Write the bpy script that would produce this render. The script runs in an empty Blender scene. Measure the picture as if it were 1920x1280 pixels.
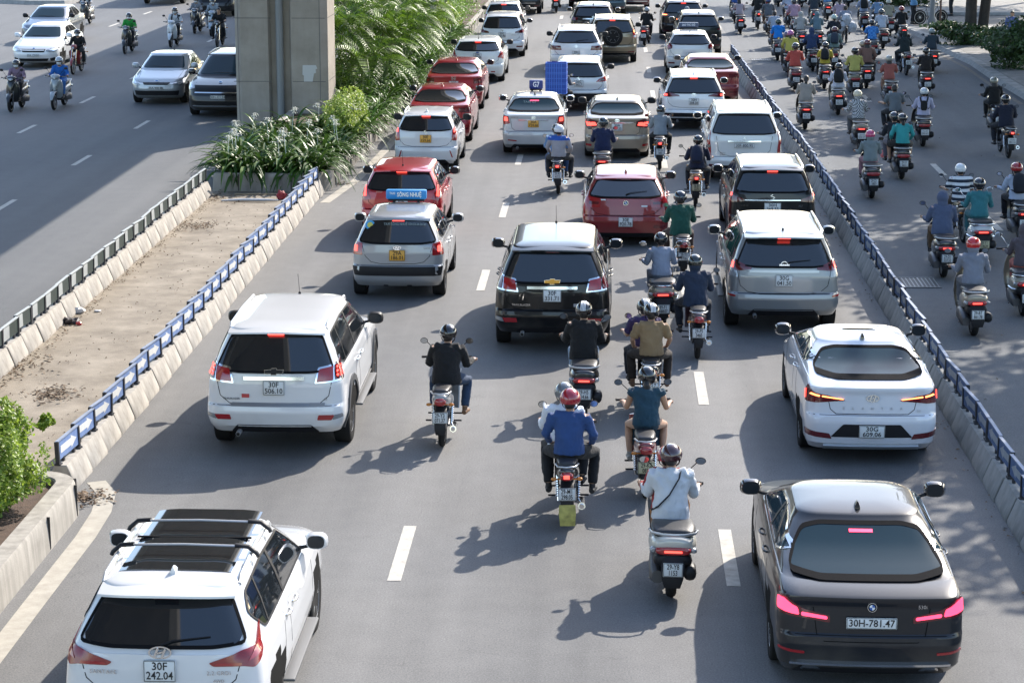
import bpy, bmesh, math, random
from mathutils import Vector, Matrix, noise
R = math.radians
random.seed(7)
# ---------------------------------------------------------------- camera, sky, sun, exposure
CAM_H, FPX, PITCH, YAW = 7.8, 4167.0, 12.53, 2.52
SC = bpy.context.scene
COL = SC.collection
cam_d = bpy.data.cameras.new("camera"); cam = bpy.data.objects.new("camera", cam_d); COL.objects.link(cam)
cam.location = (0, 0, CAM_H); cam.rotation_euler = (R(90 - PITCH), 0, R(YAW))
cam_d.sensor_width = 36; cam_d.lens = FPX / 1920 * 36; cam_d.clip_end = 2000; cam_d.clip_start = 0.5
SC.camera = cam
SUN_DX, SUN_DY = 0.73, 1.2                      # ground shift of a shadow per metre of height
SUN_EL = math.atan2(1, math.hypot(SUN_DX, SUN_DY)); SUN_AZ = math.atan2(SUN_DX, SUN_DY)
w = bpy.data.worlds.new("World"); SC.world = w; w.use_nodes = True
nt = w.node_tree; bg = nt.nodes["Background"]
sky = nt.nodes.new("ShaderNodeTexSky"); sky.sky_type = 'NISHITA'; sky.sun_disc = False
sky.sun_elevation = SUN_EL; sky.sun_rotation = SUN_AZ; sky.dust_density = 1.0; sky.air_density = 1.0; sky.ozone_density = 1.0
nt.links.new(sky.outputs[0], bg.inputs[0]); bg.inputs[1].default_value = 0.15
sl = bpy.data.lights.new("sun", 'SUN'); sl.energy = 3.25; sl.angle = R(0.55); sl.color = (1.0, 0.92, 0.82)
so = bpy.data.objects.new("sun", sl); COL.objects.link(so)
so.rotation_euler = Vector((SUN_DX, SUN_DY, 1)).to_track_quat('Z', 'Y').to_euler()
SC.view_settings.view_transform = 'Standard'; SC.view_settings.look = 'None'
SC.view_settings.exposure = 1.43; SC.view_settings.gamma = 1
try:
    SC.cycles.use_denoising = True
    SC.cycles.max_bounces = 6; SC.cycles.diffuse_bounces = 3; SC.cycles.glossy_bounces = 3; SC.cycles.transmission_bounces = 2
    SC.cycles.transparent_max_bounces = 6; SC.cycles.volume_bounces = 0
    SC.cycles.caustics_reflective = False; SC.cycles.caustics_refractive = False
except Exception: pass

# ---------------------------------------------------------------- pixel -> ground (to read positions off the photo)
_p, _a = R(PITCH), R(YAW)
_F = Vector((-math.sin(_a)*math.cos(_p), math.cos(_a)*math.cos(_p), -math.sin(_p)))
_Rt = Vector((math.cos(_a), math.sin(_a), 0)); _U = _Rt.cross(_F)
def G(px, py, h=0.0):
    d = _F*FPX + _Rt*(px-960) - _U*(py-640)
    t = (h-CAM_H)/d.z
    return (d.x*t, d.y*t)

# ---------------------------------------------------------------- materials
def lin(c):
    if isinstance(c, str):
        c = c.lstrip('#'); v = [int(c[i:i+2], 16)/255 for i in (0, 2, 4)]
        return tuple(x/12.92 if x <= .04045 else ((x+.055)/1.055)**2.4 for x in v)
    return tuple(c)
_M = {}
def mat(name, col, rough=.6, metal=0, coat=0, emit=0, ecol=None, bump=0, bscale=40, var=0, vscale=3, spec=.5, sheen=0, trans=0):
    if name in _M: return _M[name]
    m = bpy.data.materials.new(name); m.use_nodes = True; n = m.node_tree; b = n.nodes["Principled BSDF"]
    c = lin(col)
    b.inputs["Base Color"].default_value = (*c, 1); b.inputs["Roughness"].default_value = rough
    b.inputs["Metallic"].default_value = metal; b.inputs["Coat Weight"].default_value = coat
    b.inputs["Coat Roughness"].default_value = .04; b.inputs["Specular IOR Level"].default_value = spec
    if sheen: b.inputs["Sheen Weight"].default_value = sheen
    if emit:
        b.inputs["Emission Color"].default_value = (*lin(ecol or col), 1); b.inputs["Emission Strength"].default_value = emit
    tc = None
    if bump or var:
        tc = n.nodes.new("ShaderNodeTexCoord")
    if var:
        no = n.nodes.new("ShaderNodeTexNoise"); no.inputs["Scale"].default_value = vscale; no.inputs["Detail"].default_value = 5
        n.links.new(tc.outputs["Object"], no.inputs["Vector"])
        mr = n.nodes.new("ShaderNodeMapRange"); mr.inputs[1].default_value = .3; mr.inputs[2].default_value = .7
        mr.inputs[3].default_value = 1-var; mr.inputs[4].default_value = 1+var
        n.links.new(no.outputs["Fac"], mr.inputs[0])
        mx = n.nodes.new("ShaderNodeVectorMath"); mx.operation = 'SCALE'; mx.inputs[0].default_value = c
        n.links.new(mr.outputs[0], mx.inputs["Scale"]); n.links.new(mx.outputs[0], b.inputs["Base Color"])
    if bump:
        no = n.nodes.new("ShaderNodeTexNoise"); no.inputs["Scale"].default_value = bscale; no.inputs["Detail"].default_value = 4
        n.links.new(tc.outputs["Object"], no.inputs["Vector"])
        bp = n.nodes.new("ShaderNodeBump"); bp.inputs["Strength"].default_value = bump; bp.inputs["Distance"].default_value = .02
        n.links.new(no.outputs["Fac"], bp.inputs["Height"]); n.links.new(bp.outputs[0], b.inputs["Normal"])
    _M[name] = m
    return m
def paint(col, metal=.15, rough=.32):
    new = 'car paint '+str(col) not in _M; m = paint0(col, metal, rough)
    if new:  # road dust clinging to the sills and lower panels
        n = m.node_tree; b = n.nodes["Principled BSDF"]; old = b.inputs["Base Color"].links[0].from_socket; N = n.nodes.new; Lk = n.links.new
        tc = N("ShaderNodeTexCoord"); sx = N("ShaderNodeSeparateXYZ"); Lk(tc.outputs["Object"], sx.inputs[0]); no = N("ShaderNodeTexNoise"); no.inputs["Scale"].default_value = 3.5; no.inputs["Detail"].default_value = 6; Lk(tc.outputs["Object"], no.inputs["Vector"])
        a = N("ShaderNodeMath"); a.operation = 'MULTIPLY_ADD'; a.inputs[1].default_value = -.45; Lk(no.outputs[0], a.inputs[0]); Lk(sx.outputs[2], a.inputs[2])
        r = N("ShaderNodeMapRange"); r.inputs[1].default_value = .02; r.inputs[2].default_value = .34; r.inputs[3].default_value = .20; r.inputs[4].default_value = .0; Lk(a.outputs[0], r.inputs[0])
        x = N("ShaderNodeMix"); x.data_type = 'RGBA'; Lk(r.outputs[0], x.inputs[0]); Lk(old, x.inputs[6]); x.inputs[7].default_value = (.20, .175, .14, 1); Lk(x.outputs[2], b.inputs["Base Color"])
        q = N("ShaderNodeMath"); q.operation = 'MULTIPLY_ADD'; q.inputs[1].default_value = .5; q.inputs[2].default_value = rough; Lk(r.outputs[0], q.inputs[0]); Lk(q.outputs[0], b.inputs["Roughness"])
        z = N("ShaderNodeMath"); z.operation = 'MULTIPLY_ADD'; z.inputs[1].default_value = .35; z.inputs[2].default_value = .02; Lk(r.outputs[0], z.inputs[0]); Lk(z.outputs[0], b.inputs["Coat Roughness"])
    return m
def paint0(col, metal=.15, rough=.32):
    if sum(lin(col)) < .12: return mat('car paint '+str(col), col, .40, metal*.5, coat=.6, var=.04, vscale=1.2, spec=.25)
    return mat('car paint '+str(col), col, rough, metal, coat=1.0, var=.04, vscale=1.2)
def leafmat(name, c1, c2, rough=.45, tr=.35, spec=.5):
    if name in _M: return _M[name]
    m = bpy.data.materials.new(name); m.use_nodes = True; n = m.node_tree; b = n.nodes["Principled BSDF"]
    ge = n.nodes.new("ShaderNodeNewGeometry"); rp = n.nodes.new("ShaderNodeValToRGB")
    rp.color_ramp.elements[0].color = (*lin(c1), 1); rp.color_ramp.elements[1].color = (*lin(c2), 1)
    n.links.new(ge.outputs["Random Per Island"], rp.inputs[0]); n.links.new(rp.outputs[0], b.inputs["Base Color"])
    b.inputs["Roughness"].default_value = rough; b.inputs["Specular IOR Level"].default_value = spec
    t = n.nodes.new("ShaderNodeBsdfTranslucent"); n.links.new(rp.outputs[0], t.inputs[0])
    mx = n.nodes.new("ShaderNodeMixShader"); mx.inputs[0].default_value = tr
    n.links.new(b.outputs[0], mx.inputs[1]); n.links.new(t.outputs[0], mx.inputs[2])
    n.links.new(mx.outputs[0], n.nodes["Material Output"].inputs[0])
    _M[name] = m; return m
BLACKPL = mat('black plastic', (.014, .014, .016), .5, bump=.1, spec=.25)
RUBBER = mat('tyre rubber', (.015, .015, .015), .8, spec=.2, bump=.3, bscale=60)
DARK = mat('dark underside', (.006, .006, .006), .9, spec=.1)
ALLOY = mat('alloy metal', (.50, .51, .52), .30, .55)
CHROME = mat('chrome', (.75, .76, .77), .12, 1)
GLASS = mat('tinted car glass', (.010, .013, .016), .03, spec=.9, coat=.5)
GLASSB = mat('clear car glass', (.018, .036, .048), .05, spec=.08)
PLATEW = mat('white number plate', (.62, .64, .64), .4)
PLATEY = mat('yellow number plate', (.75, .38, .05), .4)
INK = mat('black lettering', (.01, .01, .012), .5)
REDL = mat('red lamp lens', (.30, .012, .015), .12, coat=1)
REDD = mat('dark red lamp lens', (.10, .006, .01), .1, coat=1)
LIT = mat('lit brake lamp', (.8, .05, .04), .3, emit=1.3, ecol=(1, .07, .05))
LITP = mat('lit pink lamp', (.8, .05, .1), .3, emit=1.15, ecol=(1, .05, .12))
LITO = mat('lit orange lamp', (.9, .3, .1), .3, emit=1.6, ecol=(1, .25, .08))
CLEARL = mat('clear lamp lens', (.28, .29, .30), .1, .3, coat=1)
MIRROR = mat('dark mirror glass', (.02, .024, .028), .06, spec=.25)
SEAM = mat('panel gap', (.010, .010, .011), .8, spec=.03)

# ---------------------------------------------------------------- object helpers
def tag(o, label=None, cat=None, group=None, kind=None):
    if label: o['label'] = label
    if cat: o['category'] = cat
    if group: o['group'] = group
    if kind: o['kind'] = kind
    return o
def empty(name, loc, rz=0, label=None, cat=None, group=None, scale=1):
    o = bpy.data.objects.new(name, None); COL.objects.link(o); o.location = loc if len(loc) == 3 else (*loc, 0)
    o.rotation_euler = (0, 0, rz); o.scale = (scale,)*3; o.empty_display_size = .2
    return tag(o, label, cat, group)
def kids(o, _c={}):
    return [c for c in o.children]
def copy_tree(o, parent=None):
    c = o.copy(); COL.objects.link(c); c.parent = parent
    for ch in list(o.children): copy_tree(ch, c)
    return c
def link(name, me, parent=None, m=None):
    o = bpy.data.objects.new(name, me); COL.objects.link(o)
    if parent is not None: o.parent = parent
    if m is not None:
        if not me.materials: me.materials.append(m)
        elif me.materials[0] != m:
            o.material_slots[0].link = 'OBJECT'; o.material_slots[0].material = m
    return o
def recolor(o, m, i=0):
    o.material_slots[i].link = 'OBJECT'; o.material_slots[i].material = m

class MB:
    def __init__(s): s.v = []; s.f = []; s.mi = []; s.cur = 0
    def add(s, vs, fs):
        n = len(s.v); s.v += [tuple(p) for p in vs]; s.f += [tuple(i+n for i in f) for f in fs]; s.mi += [s.cur]*len(fs); return s
    def box(s, c, d, rz=0, ch=0):
        x, y, z = d[0]/2, d[1]/2, d[2]/2
        cr, sr = math.cos(rz), math.sin(rz)
        def T(a, b, e): return (c[0]+a*cr-b*sr, c[1]+a*sr+b*cr, c[2]+e)
        if ch <= 0:
            vs = [T(a, b, e) for e in (-z, z) for a, b in ((-x, -y), (x, -y), (x, y), (-x, y))]
            return s.add(vs, [(3, 2, 1, 0), (4, 5, 6, 7), (0, 1, 5, 4), (1, 2, 6, 5), (2, 3, 7, 6), (3, 0, 4, 7)])
        k = min(ch, x*.9, y*.9, z*.9); rings = []
        for e, q in ((-z, k), (-z+k*.3, k*.3), (-z+k, 0), (z-k, 0), (z-k*.3, k*.3), (z, k)):
            a, b = x-q, y-q; r = k
            rings.append([T(*p, e) for p in ((-a+r, -b), (a-r, -b), (a-r*.3, -b+r*.3), (a, -b+r), (a, b-r), (a-r*.3, b-r*.3), (a-r, b), (-a+r, b), (-a+r*.3, b-r*.3), (-a, b-r), (-a, -b+r), (-a+r*.3, -b+r*.3))])
        return s.loft(rings)
    def loft(s, rings, cap=True, close=True):
        n = len(rings[0]); vs = [p for r in rings for p in r]; fs = []
        for i in range(len(rings)-1):
            for j in range(n if close else n-1):
                k = (j+1) % n; fs.append((i*n+j, i*n+k, (i+1)*n+k, (i+1)*n+j))
        if cap: fs.append(tuple(reversed(range(n)))); fs.append(tuple((len(rings)-1)*n+j for j in range(n)))
        return s.add(vs, fs)
    def tube(s, path, rad, n=8, X=None, cap=True):
        """path of points; rad scalar, list of scalars or list of (rx, ry)"""
        P = [Vector(p) for p in path]; rings = []; pX = Vector(X) if X else None
        for i, p in enumerate(P):
            t = (P[min(i+1, len(P)-1)]-P[max(i-1, 0)])
            if t.length < 1e-9: t = Vector((0, 0, 1))
            t.normalize()
            if pX is None:
                pX = t.orthogonal().normalized()
            x = (pX - t*pX.dot(t))
            x = x.normalized() if x.length > 1e-6 else t.orthogonal().normalized()
            if X is None: pX = x
            b = t.cross(x)
            r = rad[i] if isinstance(rad, (list, tuple)) else rad
            rx, ry = r if isinstance(r, (list, tuple)) else (r, r)
            rings.append([p + x*rx*math.cos(2*math.pi*k/n) + b*ry*math.sin(2*math.pi*k/n) for k in range(n)])
        return s.loft(rings, cap)
    def lathe(s, prof, c, axis='x', n=24):
        rings = []
        for r, h in prof:
            ring = []
            for k in range(n):
                a = 2*math.pi*k/n; u, v_ = r*math.cos(a), r*math.sin(a)
                p = {'x': (h, u, v_), 'y': (u, h, v_), 'z': (u, v_, h)}[axis]
                ring.append((c[0]+p[0], c[1]+p[1], c[2]+p[2]))
            rings.append(ring)
        return s.loft(rings)
    def ell(s, c, r, n=12, m=8, M=None):
        rings = []
        for i in range(1, m):
            t = math.pi*i/m
            ring = []
            for k in range(n):
                a = 2*math.pi*k/n
                p = Vector((r[0]*math.sin(t)*math.cos(a), r[1]*math.sin(t)*math.sin(a), -r[2]*math.cos(t)))
                if M is not None: p = M @ p
                ring.append(Vector(c)+p)
            rings.append(ring)
        return s.loft(rings)
    def prism(s, poly, f0, f1):
        """poly of 2D points, f0/f1 map a 2D point to 3D on the two faces"""
        n = len(poly); vs = [f0(*p) for p in poly]+[f1(*p) for p in poly]
        return s.add(vs, [tuple(range(n)), tuple(reversed(range(n, 2*n)))]+[(i, (i+1) % n+0, n+(i+1) % n, n+i)[::-1] for i in range(n)])
    def mesh(s, name, ms, smooth=35, fix=True):
        me = bpy.data.meshes.new(name); me.from_pydata([tuple(p) for p in s.v], [], s.f)
        for m in (ms if isinstance(ms, (list, tuple)) else [ms]): me.materials.append(m)
        if fix:
            bm = bmesh.new(); bm.from_mesh(me); bmesh.ops.recalc_face_normals(bm, faces=bm.faces)
            bm.to_mesh(me); bm.free()
        if any(s.mi): me.polygons.foreach_set('material_index', s.mi)
        if smooth:
            me.polygons.foreach_set('use_smooth', [True]*len(me.polygons)); me.set_sharp_from_angle(angle=R(smooth))
        me.update(); return me
    def build(s, name, ms, parent=None, smooth=35, fix=True):
        return link(name, s.mesh(name, ms, smooth, fix), parent)

def text_mesh(txt, size, m, name='lettering', sx=.8, spacing=1.0, bold=0):
    cu = bpy.data.curves.new(name, 'FONT'); cu.body = txt; cu.size = size; cu.align_x = 'CENTER'; cu.align_y = 'CENTER'
    cu.space_line = .86; cu.extrude = .0015; cu.resolution_u = 2; cu.space_character = spacing; cu.offset = bold
    o = bpy.data.objects.new(name, cu); COL.objects.link(o)
    dg = bpy.context.evaluated_depsgraph_get(); me = bpy.data.meshes.new_from_object(o.evaluated_get(dg)); me.name = name
    bpy.data.objects.remove(o); bpy.data.curves.remove(cu)
    for v in me.vertices: v.co.x *= sx
    me.materials.clear(); me.materials.append(m); return me
def put_text(txt, size, m, parent, loc, rot, name='lettering', sx=.8, spacing=1.0, bold=0):
    o = link(name, text_mesh(txt, size, m, name, sx, spacing, bold), parent); o.location = loc; o.rotation_euler = rot; return o
def evalmods(o, name):
    dg = bpy.context.evaluated_depsgraph_get(); me = bpy.data.meshes.new_from_object(o.evaluated_get(dg)); me.name = name
    old = o.data; bpy.data.objects.remove(o); bpy.data.meshes.remove(old); return me
def lerp(a, b, t): return a+(b-a)*t
def interp(c, x):
    if x <= c[0][0]: return c[0][1]
    for (x0, y0), (x1, y1) in zip(c, c[1:]):
        if x <= x1: return y0+(y1-y0)*(x-x0)/max(1e-9, x1-x0)
    return c[-1][1]
def rpoly(pts, r=.03, k=3):
    out = []; n = len(pts)
    for i in range(n):
        p, a, b = Vector(pts[i]), Vector(pts[i-1]), Vector(pts[(i+1) % n])
        da, db = a-p, b-p; q = min(r, da.length*.45, db.length*.45)
        A, B = p+da.normalized()*q, p+db.normalized()*q
        for j in range(k+1):
            t = j/k; out.append(tuple(A*(1-t)**2+p*2*t*(1-t)+B*t*t))
    return out
# ================================================================ cars
ROOFL = [(0, 0), (.012, .006), (.022, .018), (.030, .038), (.040, .085), (.050, .17), (.057, .27), (.06, .38)]
ROOFY = [(0, 0), (.012, .014), (.022, .036), (.030, .07), (.040, .14), (.050, .24), (.057, .34), (.06, .44)]
class Shape:
    """car skin as horizontal slices; local frame: x right, y forward (0 = rearmost point), z up"""
    def __init__(s, q):
        q = dict(q)
        kH, kb = {'suv': (.955, .985), 'hatch': (.975, .99), 'sedan': (.985, 1)}[q['t']]
        q['H'] *= kH; q['belt'] *= kb; q['tum'] = q.get('tum', .75)-.03
        if q['t'] == 'sedan' and not q.get('rev'): q['belt'] = q['deck']+.045
        s.q = q; W = q['W']/2; L, H, belt, zb = q['L'], q['H'], q['belt'], q.get('zb', .24)
        s.W, s.L, s.H, s.belt, s.zb = W, L, H, belt, zb
        bump = q.get('bump', .62); tg = q.get('tg', .10); s.hood = q.get('hoodz', belt-.05)
        if q['t'] == 'sedan':
            dk = q['deck']; dl = q.get('deckl', .50)
            s.yr = [(zb, .16), (zb+.10, .04), (bump-.08, .0), (bump, .01), (bump+.03, .035), (dk-.10, .05), (dk-.04, .03), (dk-.005, .035), (dk+.008, .075), (dk+.03, dl*.75), (belt, dl)]
            s.cr = [(belt, dl), (H-.24, dl+q.get('rws', .62)*.58), (H-.06, dl+q.get('rws', .62))]
        else:
            s.yr = [(zb, .14), (zb+.10, .04), (bump-.08, .0), (bump, .015), (bump+.03, .06), (belt-.15, tg*.75), (belt, tg)]
            s.cr = [(belt, tg), (H-.06, q.get('rt', .42))]
        hl = q.get('hoodl', 1.15)
        s.yf = [(zb, .22), (zb+.1, .05), (.5, 0), (.66, .03), (s.hood-.2, .12), (s.hood-.10, .30), (s.hood, .75), (belt, hl)]
        s.cf = [(belt, hl), (H-.06, hl+q.get('ws', .75))]
        s.wb = [(zb, .92), (zb+.1, .97), (.55, 1.0), (.75, .995), (belt-.12, .975), (belt-.03, .945), (belt, .925)]
        tum = q.get('tum', .76)
        s.wc = [(belt, .922), ((belt+H-.06)/2, .922*.5+tum*.5+.014), (H-.06, tum)]
        s.cache = {}
    def params(s, z, cabin):
        L = s.L
        if cabin:
            ze = s.H-.06
            if z <= ze:
                return interp(s.cr, z), L-interp(s.cf, z), interp(s.wc, z)*s.W, lerp(.16, .2, (z-s.belt)/(ze-s.belt)), .35, .05, .10
            dz = z-ze; la = interp(ROOFL, dz); lo = interp(ROOFY, dz); d = la/.40
            return s.cr[-1][1]+lo, L-s.cf[-1][1]-lo, s.wc[-1][1]*s.W-la, lerp(.2, .12, d), .3-.1*d, .05*(1-d), .1*(1-d)
        rr = s.q.get('rr', .17)
        k = max(0, (z-(s.hood-.2))/.2) if z > s.hood-.2 else 0
        return interp(s.yr, z), L-interp(s.yf, z), interp(s.wb, z)*s.W, rr, .38, .06, .13
    def half(s, z, cabin, dense=1):
        key = (round(z, 4), cabin, dense)
        if key in s.cache: return s.cache[key]
        yr, yf, w, rr, rf, br, bf = s.params(z, cabin)
        o = []
        n = 6*dense
        for i in range(n): x = (w-rr)*i/n; o.append((x, yr+br*(x/w)**2))
        n = 6*dense
        for i in range(n): a = math.pi/2*i/n; x = w-rr+rr*math.sin(a); o.append((x, yr+br*(x/w)**2+rr*(1-math.cos(a))))
        y0, y1 = yr+br+rr, yf-bf-rf
        n = 14*dense
        for i in range(n): o.append((w, lerp(y0, y1, i/n)))
        n = 6*dense
        for i in range(n): a = math.pi/2*i/n; x = w-rf*.8+rf*.8*math.cos(a); o.append((x, yf-bf*(x/w)**2-rf*(1-math.sin(a))))
        n = 6*dense
        for i in range(n+1): x = (w-rf*.8)*(1-i/n); o.append((x, yf-bf*(x/w)**2))
        c = s.L/2; out = []
        for x, y in o:
            t = (y-c)/c; k = .045 if t < 0 else .09
            out.append((x*(1-k*abs(t)**3), y))
        s.cache[key] = out; return out
    def ring(s, z, cabin):
        h = s.half(z, cabin)
        c = s.L/2
        return [(x, y-c, z) for x, y in h]+[(-x, y-c, z) for x, y in reversed(h[1:-1])]
    def pt(s, u, z):
        """walk |u| metres round the skin from the middle of the rear at height z"""
        h = s.half(z, z > s.belt, 3); d = 0; au = abs(u)
        for (x0, y0), (x1, y1) in zip(h, h[1:]):
            e = math.hypot(x1-x0, y1-y0)
            if d+e >= au:
                t = (au-d)/max(e, 1e-9); x, y = lerp(x0, x1, t), lerp(y0, y1, t)
                return Vector((math.copysign(x, u) if u else x, y-s.L/2, z))
            d += e
        return Vector((0, h[-1][1]-s.L/2, z))
    def rear(s, u, z, off=0):
        e = .01; p = s.pt(u, z)
        if off == 0: return p
        a = s.pt(u+e, z)-s.pt(u-e, z); z2 = z+e if (z+e <= s.belt) == (z <= s.belt) else z-e
        b = (s.pt(u, z2)-p)*(1 if z2 > z else -1)
        n = a.cross(b)
        n = n.normalized() if n.length > 1e-9 else Vector((0, -1, 0))
        return p+n*off
    def front(s, u, z, off=0):
        h = s.half(z, z > s.belt, 3); d = 0; au = abs(u); hr = h[::-1]; p = None
        for (x0, y0), (x1, y1) in zip(hr, hr[1:]):
            e = math.hypot(x1-x0, y1-y0)
            if d+e >= au:
                t = (au-d)/max(e, 1e-9); p = Vector((math.copysign(lerp(x0, x1, t), u) if u else 0, lerp(y0, y1, t)-s.L/2, z)); break
            d += e
        if off:
            e = .015; z2 = z+e if (z+e <= s.belt) == (z <= s.belt) else z-e
            a = s.front(u+e, z)-s.front(u-e, z); b = (s.front(u, z2)-p)*(1 if z2 > z else -1); n = b.cross(a)
            p = p+(n.normalized() if n.length > 1e-9 else Vector((0, 1, 0)))*off
        return p
    def side(s, y, z, off=0, sg=1):
        """point of the side at y metres from the rear"""
        def X(y, z):
            h = s.half(z, z > s.belt, 3)
            for (x0, y0), (x1, y1) in zip(h, h[1:]):
                if y1 > y0 and y0 <= y <= y1: return lerp(x0, x1, (y-y0)/(y1-y0))
            return h[0][0]
        x = X(y, z)
        p = Vector((x, y-s.L/2, z))
        if off:
            e = .02; dz = e if (z+e <= s.belt) == (z <= s.belt) else -e
            nx = Vector((1, -(X(y+e, z)-X(y-e, z))/(2*e), -(X(y, z+dz)-x)/dz)).normalized()
            p += nx*off
        p.x *= sg; return p
def patch(poly, f, off, thick=.012, grid=.12, name='patch', m=None, parent=None, smooth=40):
    """a thin panel bent over the skin: 2D outline, surface function f(u, v, offset)"""
    bm = bmesh.new(); vs = [bm.verts.new((p[0], p[1], 0)) for p in poly]; bm.faces.new(vs)
    for ax in (0, 1):
        lo, hi = min(p[ax] for p in poly), max(p[ax] for p in poly); k = int((hi-lo)/grid)
        for i in range(1, k+1):
            co = [0, 0, 0]; no = [0, 0, 0]; co[ax] = lo+(hi-lo)*i/(k+1); no[ax] = 1
            bmesh.ops.bisect_plane(bm, geom=bm.verts[:]+bm.edges[:]+bm.faces[:], plane_co=co, plane_no=no, dist=1e-5)
    bm.verts.ensure_lookup_table(); bm.verts.index_update()
    n = len(bm.verts)
    P = [(v.co.x, v.co.y) for v in bm.verts]
    faces = [[v.index for v in fc.verts] for fc in bm.faces]
    be = [[e.verts[0].index, e.verts[1].index] for e in bm.edges if len(e.link_faces) == 1]
    bm.free()
    mb = MB(); mb.add([f(a, b, off) for a, b in P]+[f(a, b, off-thick) for a, b in P], [tuple(fc) for fc in faces]+[(a, b, b+n, a+n) for a, b in be])
    if name is None: return mb
    return mb.build(name, m, parent, smooth)
def strip(pts, f, wd, off, mb=None, closed=False, th=.006, step=.08):
    """a narrow band along a 2D line on the skin"""
    mb = mb or MB(); P = list(pts)+([pts[0]] if closed else []); Q = []
    for a, b in zip(P, P[1:]):
        k = max(1, int(math.hypot(b[0]-a[0], b[1]-a[1])/step))
        Q += [(lerp(a[0], b[0], i/k), lerp(a[1], b[1], i/k)) for i in range(k)]
    Q.append(P[-1]); rings = []
    for i, p in enumerate(Q):
        a, b = Q[max(0, i-1)], Q[min(len(Q)-1, i+1)]; d = Vector((b[0]-a[0], b[1]-a[1]))
        if d.length < 1e-9: continue
        d.normalize(); nx, ny = -d.y*wd/2, d.x*wd/2
        rings.append([f(p[0]+nx, p[1]+ny, off), f(p[0]-nx, p[1]-ny, off), f(p[0]-nx, p[1]-ny, off-th), f(p[0]+nx, p[1]+ny, off-th)])
    mb.loft(rings); return mb
_wheels = {}
def wheel_meshes(kind='alloy'):
    if kind in _wheels: return _wheels[kind]
    t = MB(); t.lathe([(.62, -.28), (.70, -.31), (.93, -.31), (.985, -.27), (1.0, -.18), (1.0, .18), (.985, .27), (.93, .31), (.70, .31), (.62, .28)], (0, 0, 0), 'x', 36)
    r = MB(); r.lathe([(.64, -.28), (.66, .27), (.62, .285), (.60, .22), (.58, .05), (.20, .05)], (0, 0, 0), 'x', 32)
    ns = {'alloy': 5, 'multi': 10}.get(kind, 6)
    for k in range(ns):
        a = 2*math.pi*k/ns
        for da in ((-.10, .10) if kind == 'alloy' else (0,)):
            ca, sa = math.cos(a+da), math.sin(a+da)
            r.tube([(.20, .10*math.cos(a), .10*math.sin(a)), (.24, .35*math.cos(a+da*.5), .35*math.sin(a+da*.5)), (.24, .62*ca, .62*sa)], [(.05, .06), (.045, .05), (.04, .055)], 6, X=(1, 0, 0))
    r.lathe([(.16, .05), (.16, .24), (.10, .27), (.02, .27)], (0, 0, 0), 'x', 14)
    hub = MB(); hub.lathe([(.59, -.1), (.59, .06), (.1, .06)], (0, 0, 0), 'x', 20)
    _wheels[kind] = (t.mesh('tyre', RUBBER, 40), r.mesh('rim', ALLOY, 40), hub.mesh('hub', DARK, 40)); return _wheels[kind]
def add_wheel(parent, x, y, r, sg, kind='alloy', rimm=None):
    e = bpy.data.objects.new('wheel', None); COL.objects.link(e); e.parent = parent; e.location = (x, y, r)
    e.scale = (sg*.36 if sg > 0 else -.36, r, r); e.empty_display_size = .1
    if sg < 0: e.scale = (.36, r, r); e.rotation_euler = (0, 0, math.pi)
    a, b, c = wheel_meshes(kind)
    link('tyre', a, e); link('rim', b, e, rimm or ALLOY); link('brake_disc', c, e)
    return e
def plate(parent, f, u, z, lines, yellow=False, long=False, wide=None, off=.02):
    wd, ht = (.47, .11) if long else (.28, .19)
    if wide: wd, ht = wide
    c = f(u, z, off); a = f(u, z+.04, off)-f(u, z-.04, off); a.normalize()
    n = a.cross(Vector((1, 0, 0))) if f(u, z, off).y > 0 else Vector((1, 0, 0)).cross(a)
    sgn = -1 if c.y < 0 else 1
    tilt = math.atan2(a.y, a.z)*.4*(-1)
    e = MB(); e.box((0, 0, 0), (wd, .012, ht), ch=.005); p = e.build('number_plate', mat('cream number plate', (.50, .47, .30), .45) if yellow == 'c' else (PLATEY if yellow else PLATEW), parent)
    p.location = c; p.rotation_euler = (tilt, 0, 0 if sgn < 0 else math.pi)
    fr = MB()
    for s_ in (-1, 1): fr.box((0, -.0075, s_*(ht/2-.006)), (wd-.012, .003, .004)); fr.box((s_*(wd/2-.006), -.0075, 0), (.004, .003, ht-.016))
    link('border', fr.mesh('border', INK, 0), p)
    if lines:
        if long: put_text(lines, .098, INK, p, (0, -.0085, 0), (math.pi/2, 0, 0), sx=.92, bold=.001)
        else:
            t1, t2 = lines.split('|')
            put_text(t1, .098*ht/.19, INK, p, (0, -.0085, ht*.22), (math.pi/2, 0, 0), sx=.95*wd/.28, bold=.001)
            put_text(t2, .098*ht/.19, INK, p, (0, -.0085, -ht*.22), (math.pi/2, 0, 0), sx=.88*wd/.28, bold=.001)
    return p
def ringmb(mb, rx, rz, wd, k=20, cx=0, cz=0, y=0):
    inn, outr = [], []
    for i in range(k):
        a = 2*math.pi*i/k; inn.append(((rx-wd)*math.cos(a)+cx, y, (rz-wd)*math.sin(a)+cz)); outr.append((rx*math.cos(a)+cx, y, rz*math.sin(a)+cz))
    v = inn+outr+[(p[0], p[1]+.01, p[2]) for p in inn+outr]
    f = []
    for i in range(k):
        j = (i+1) % k; f += [(i, j, k+j, k+i), (k+i, k+j, 3*k+j, 3*k+i), (i, 2*k+i, 2*k+j, j)]
    mb.add(v, f)
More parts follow.
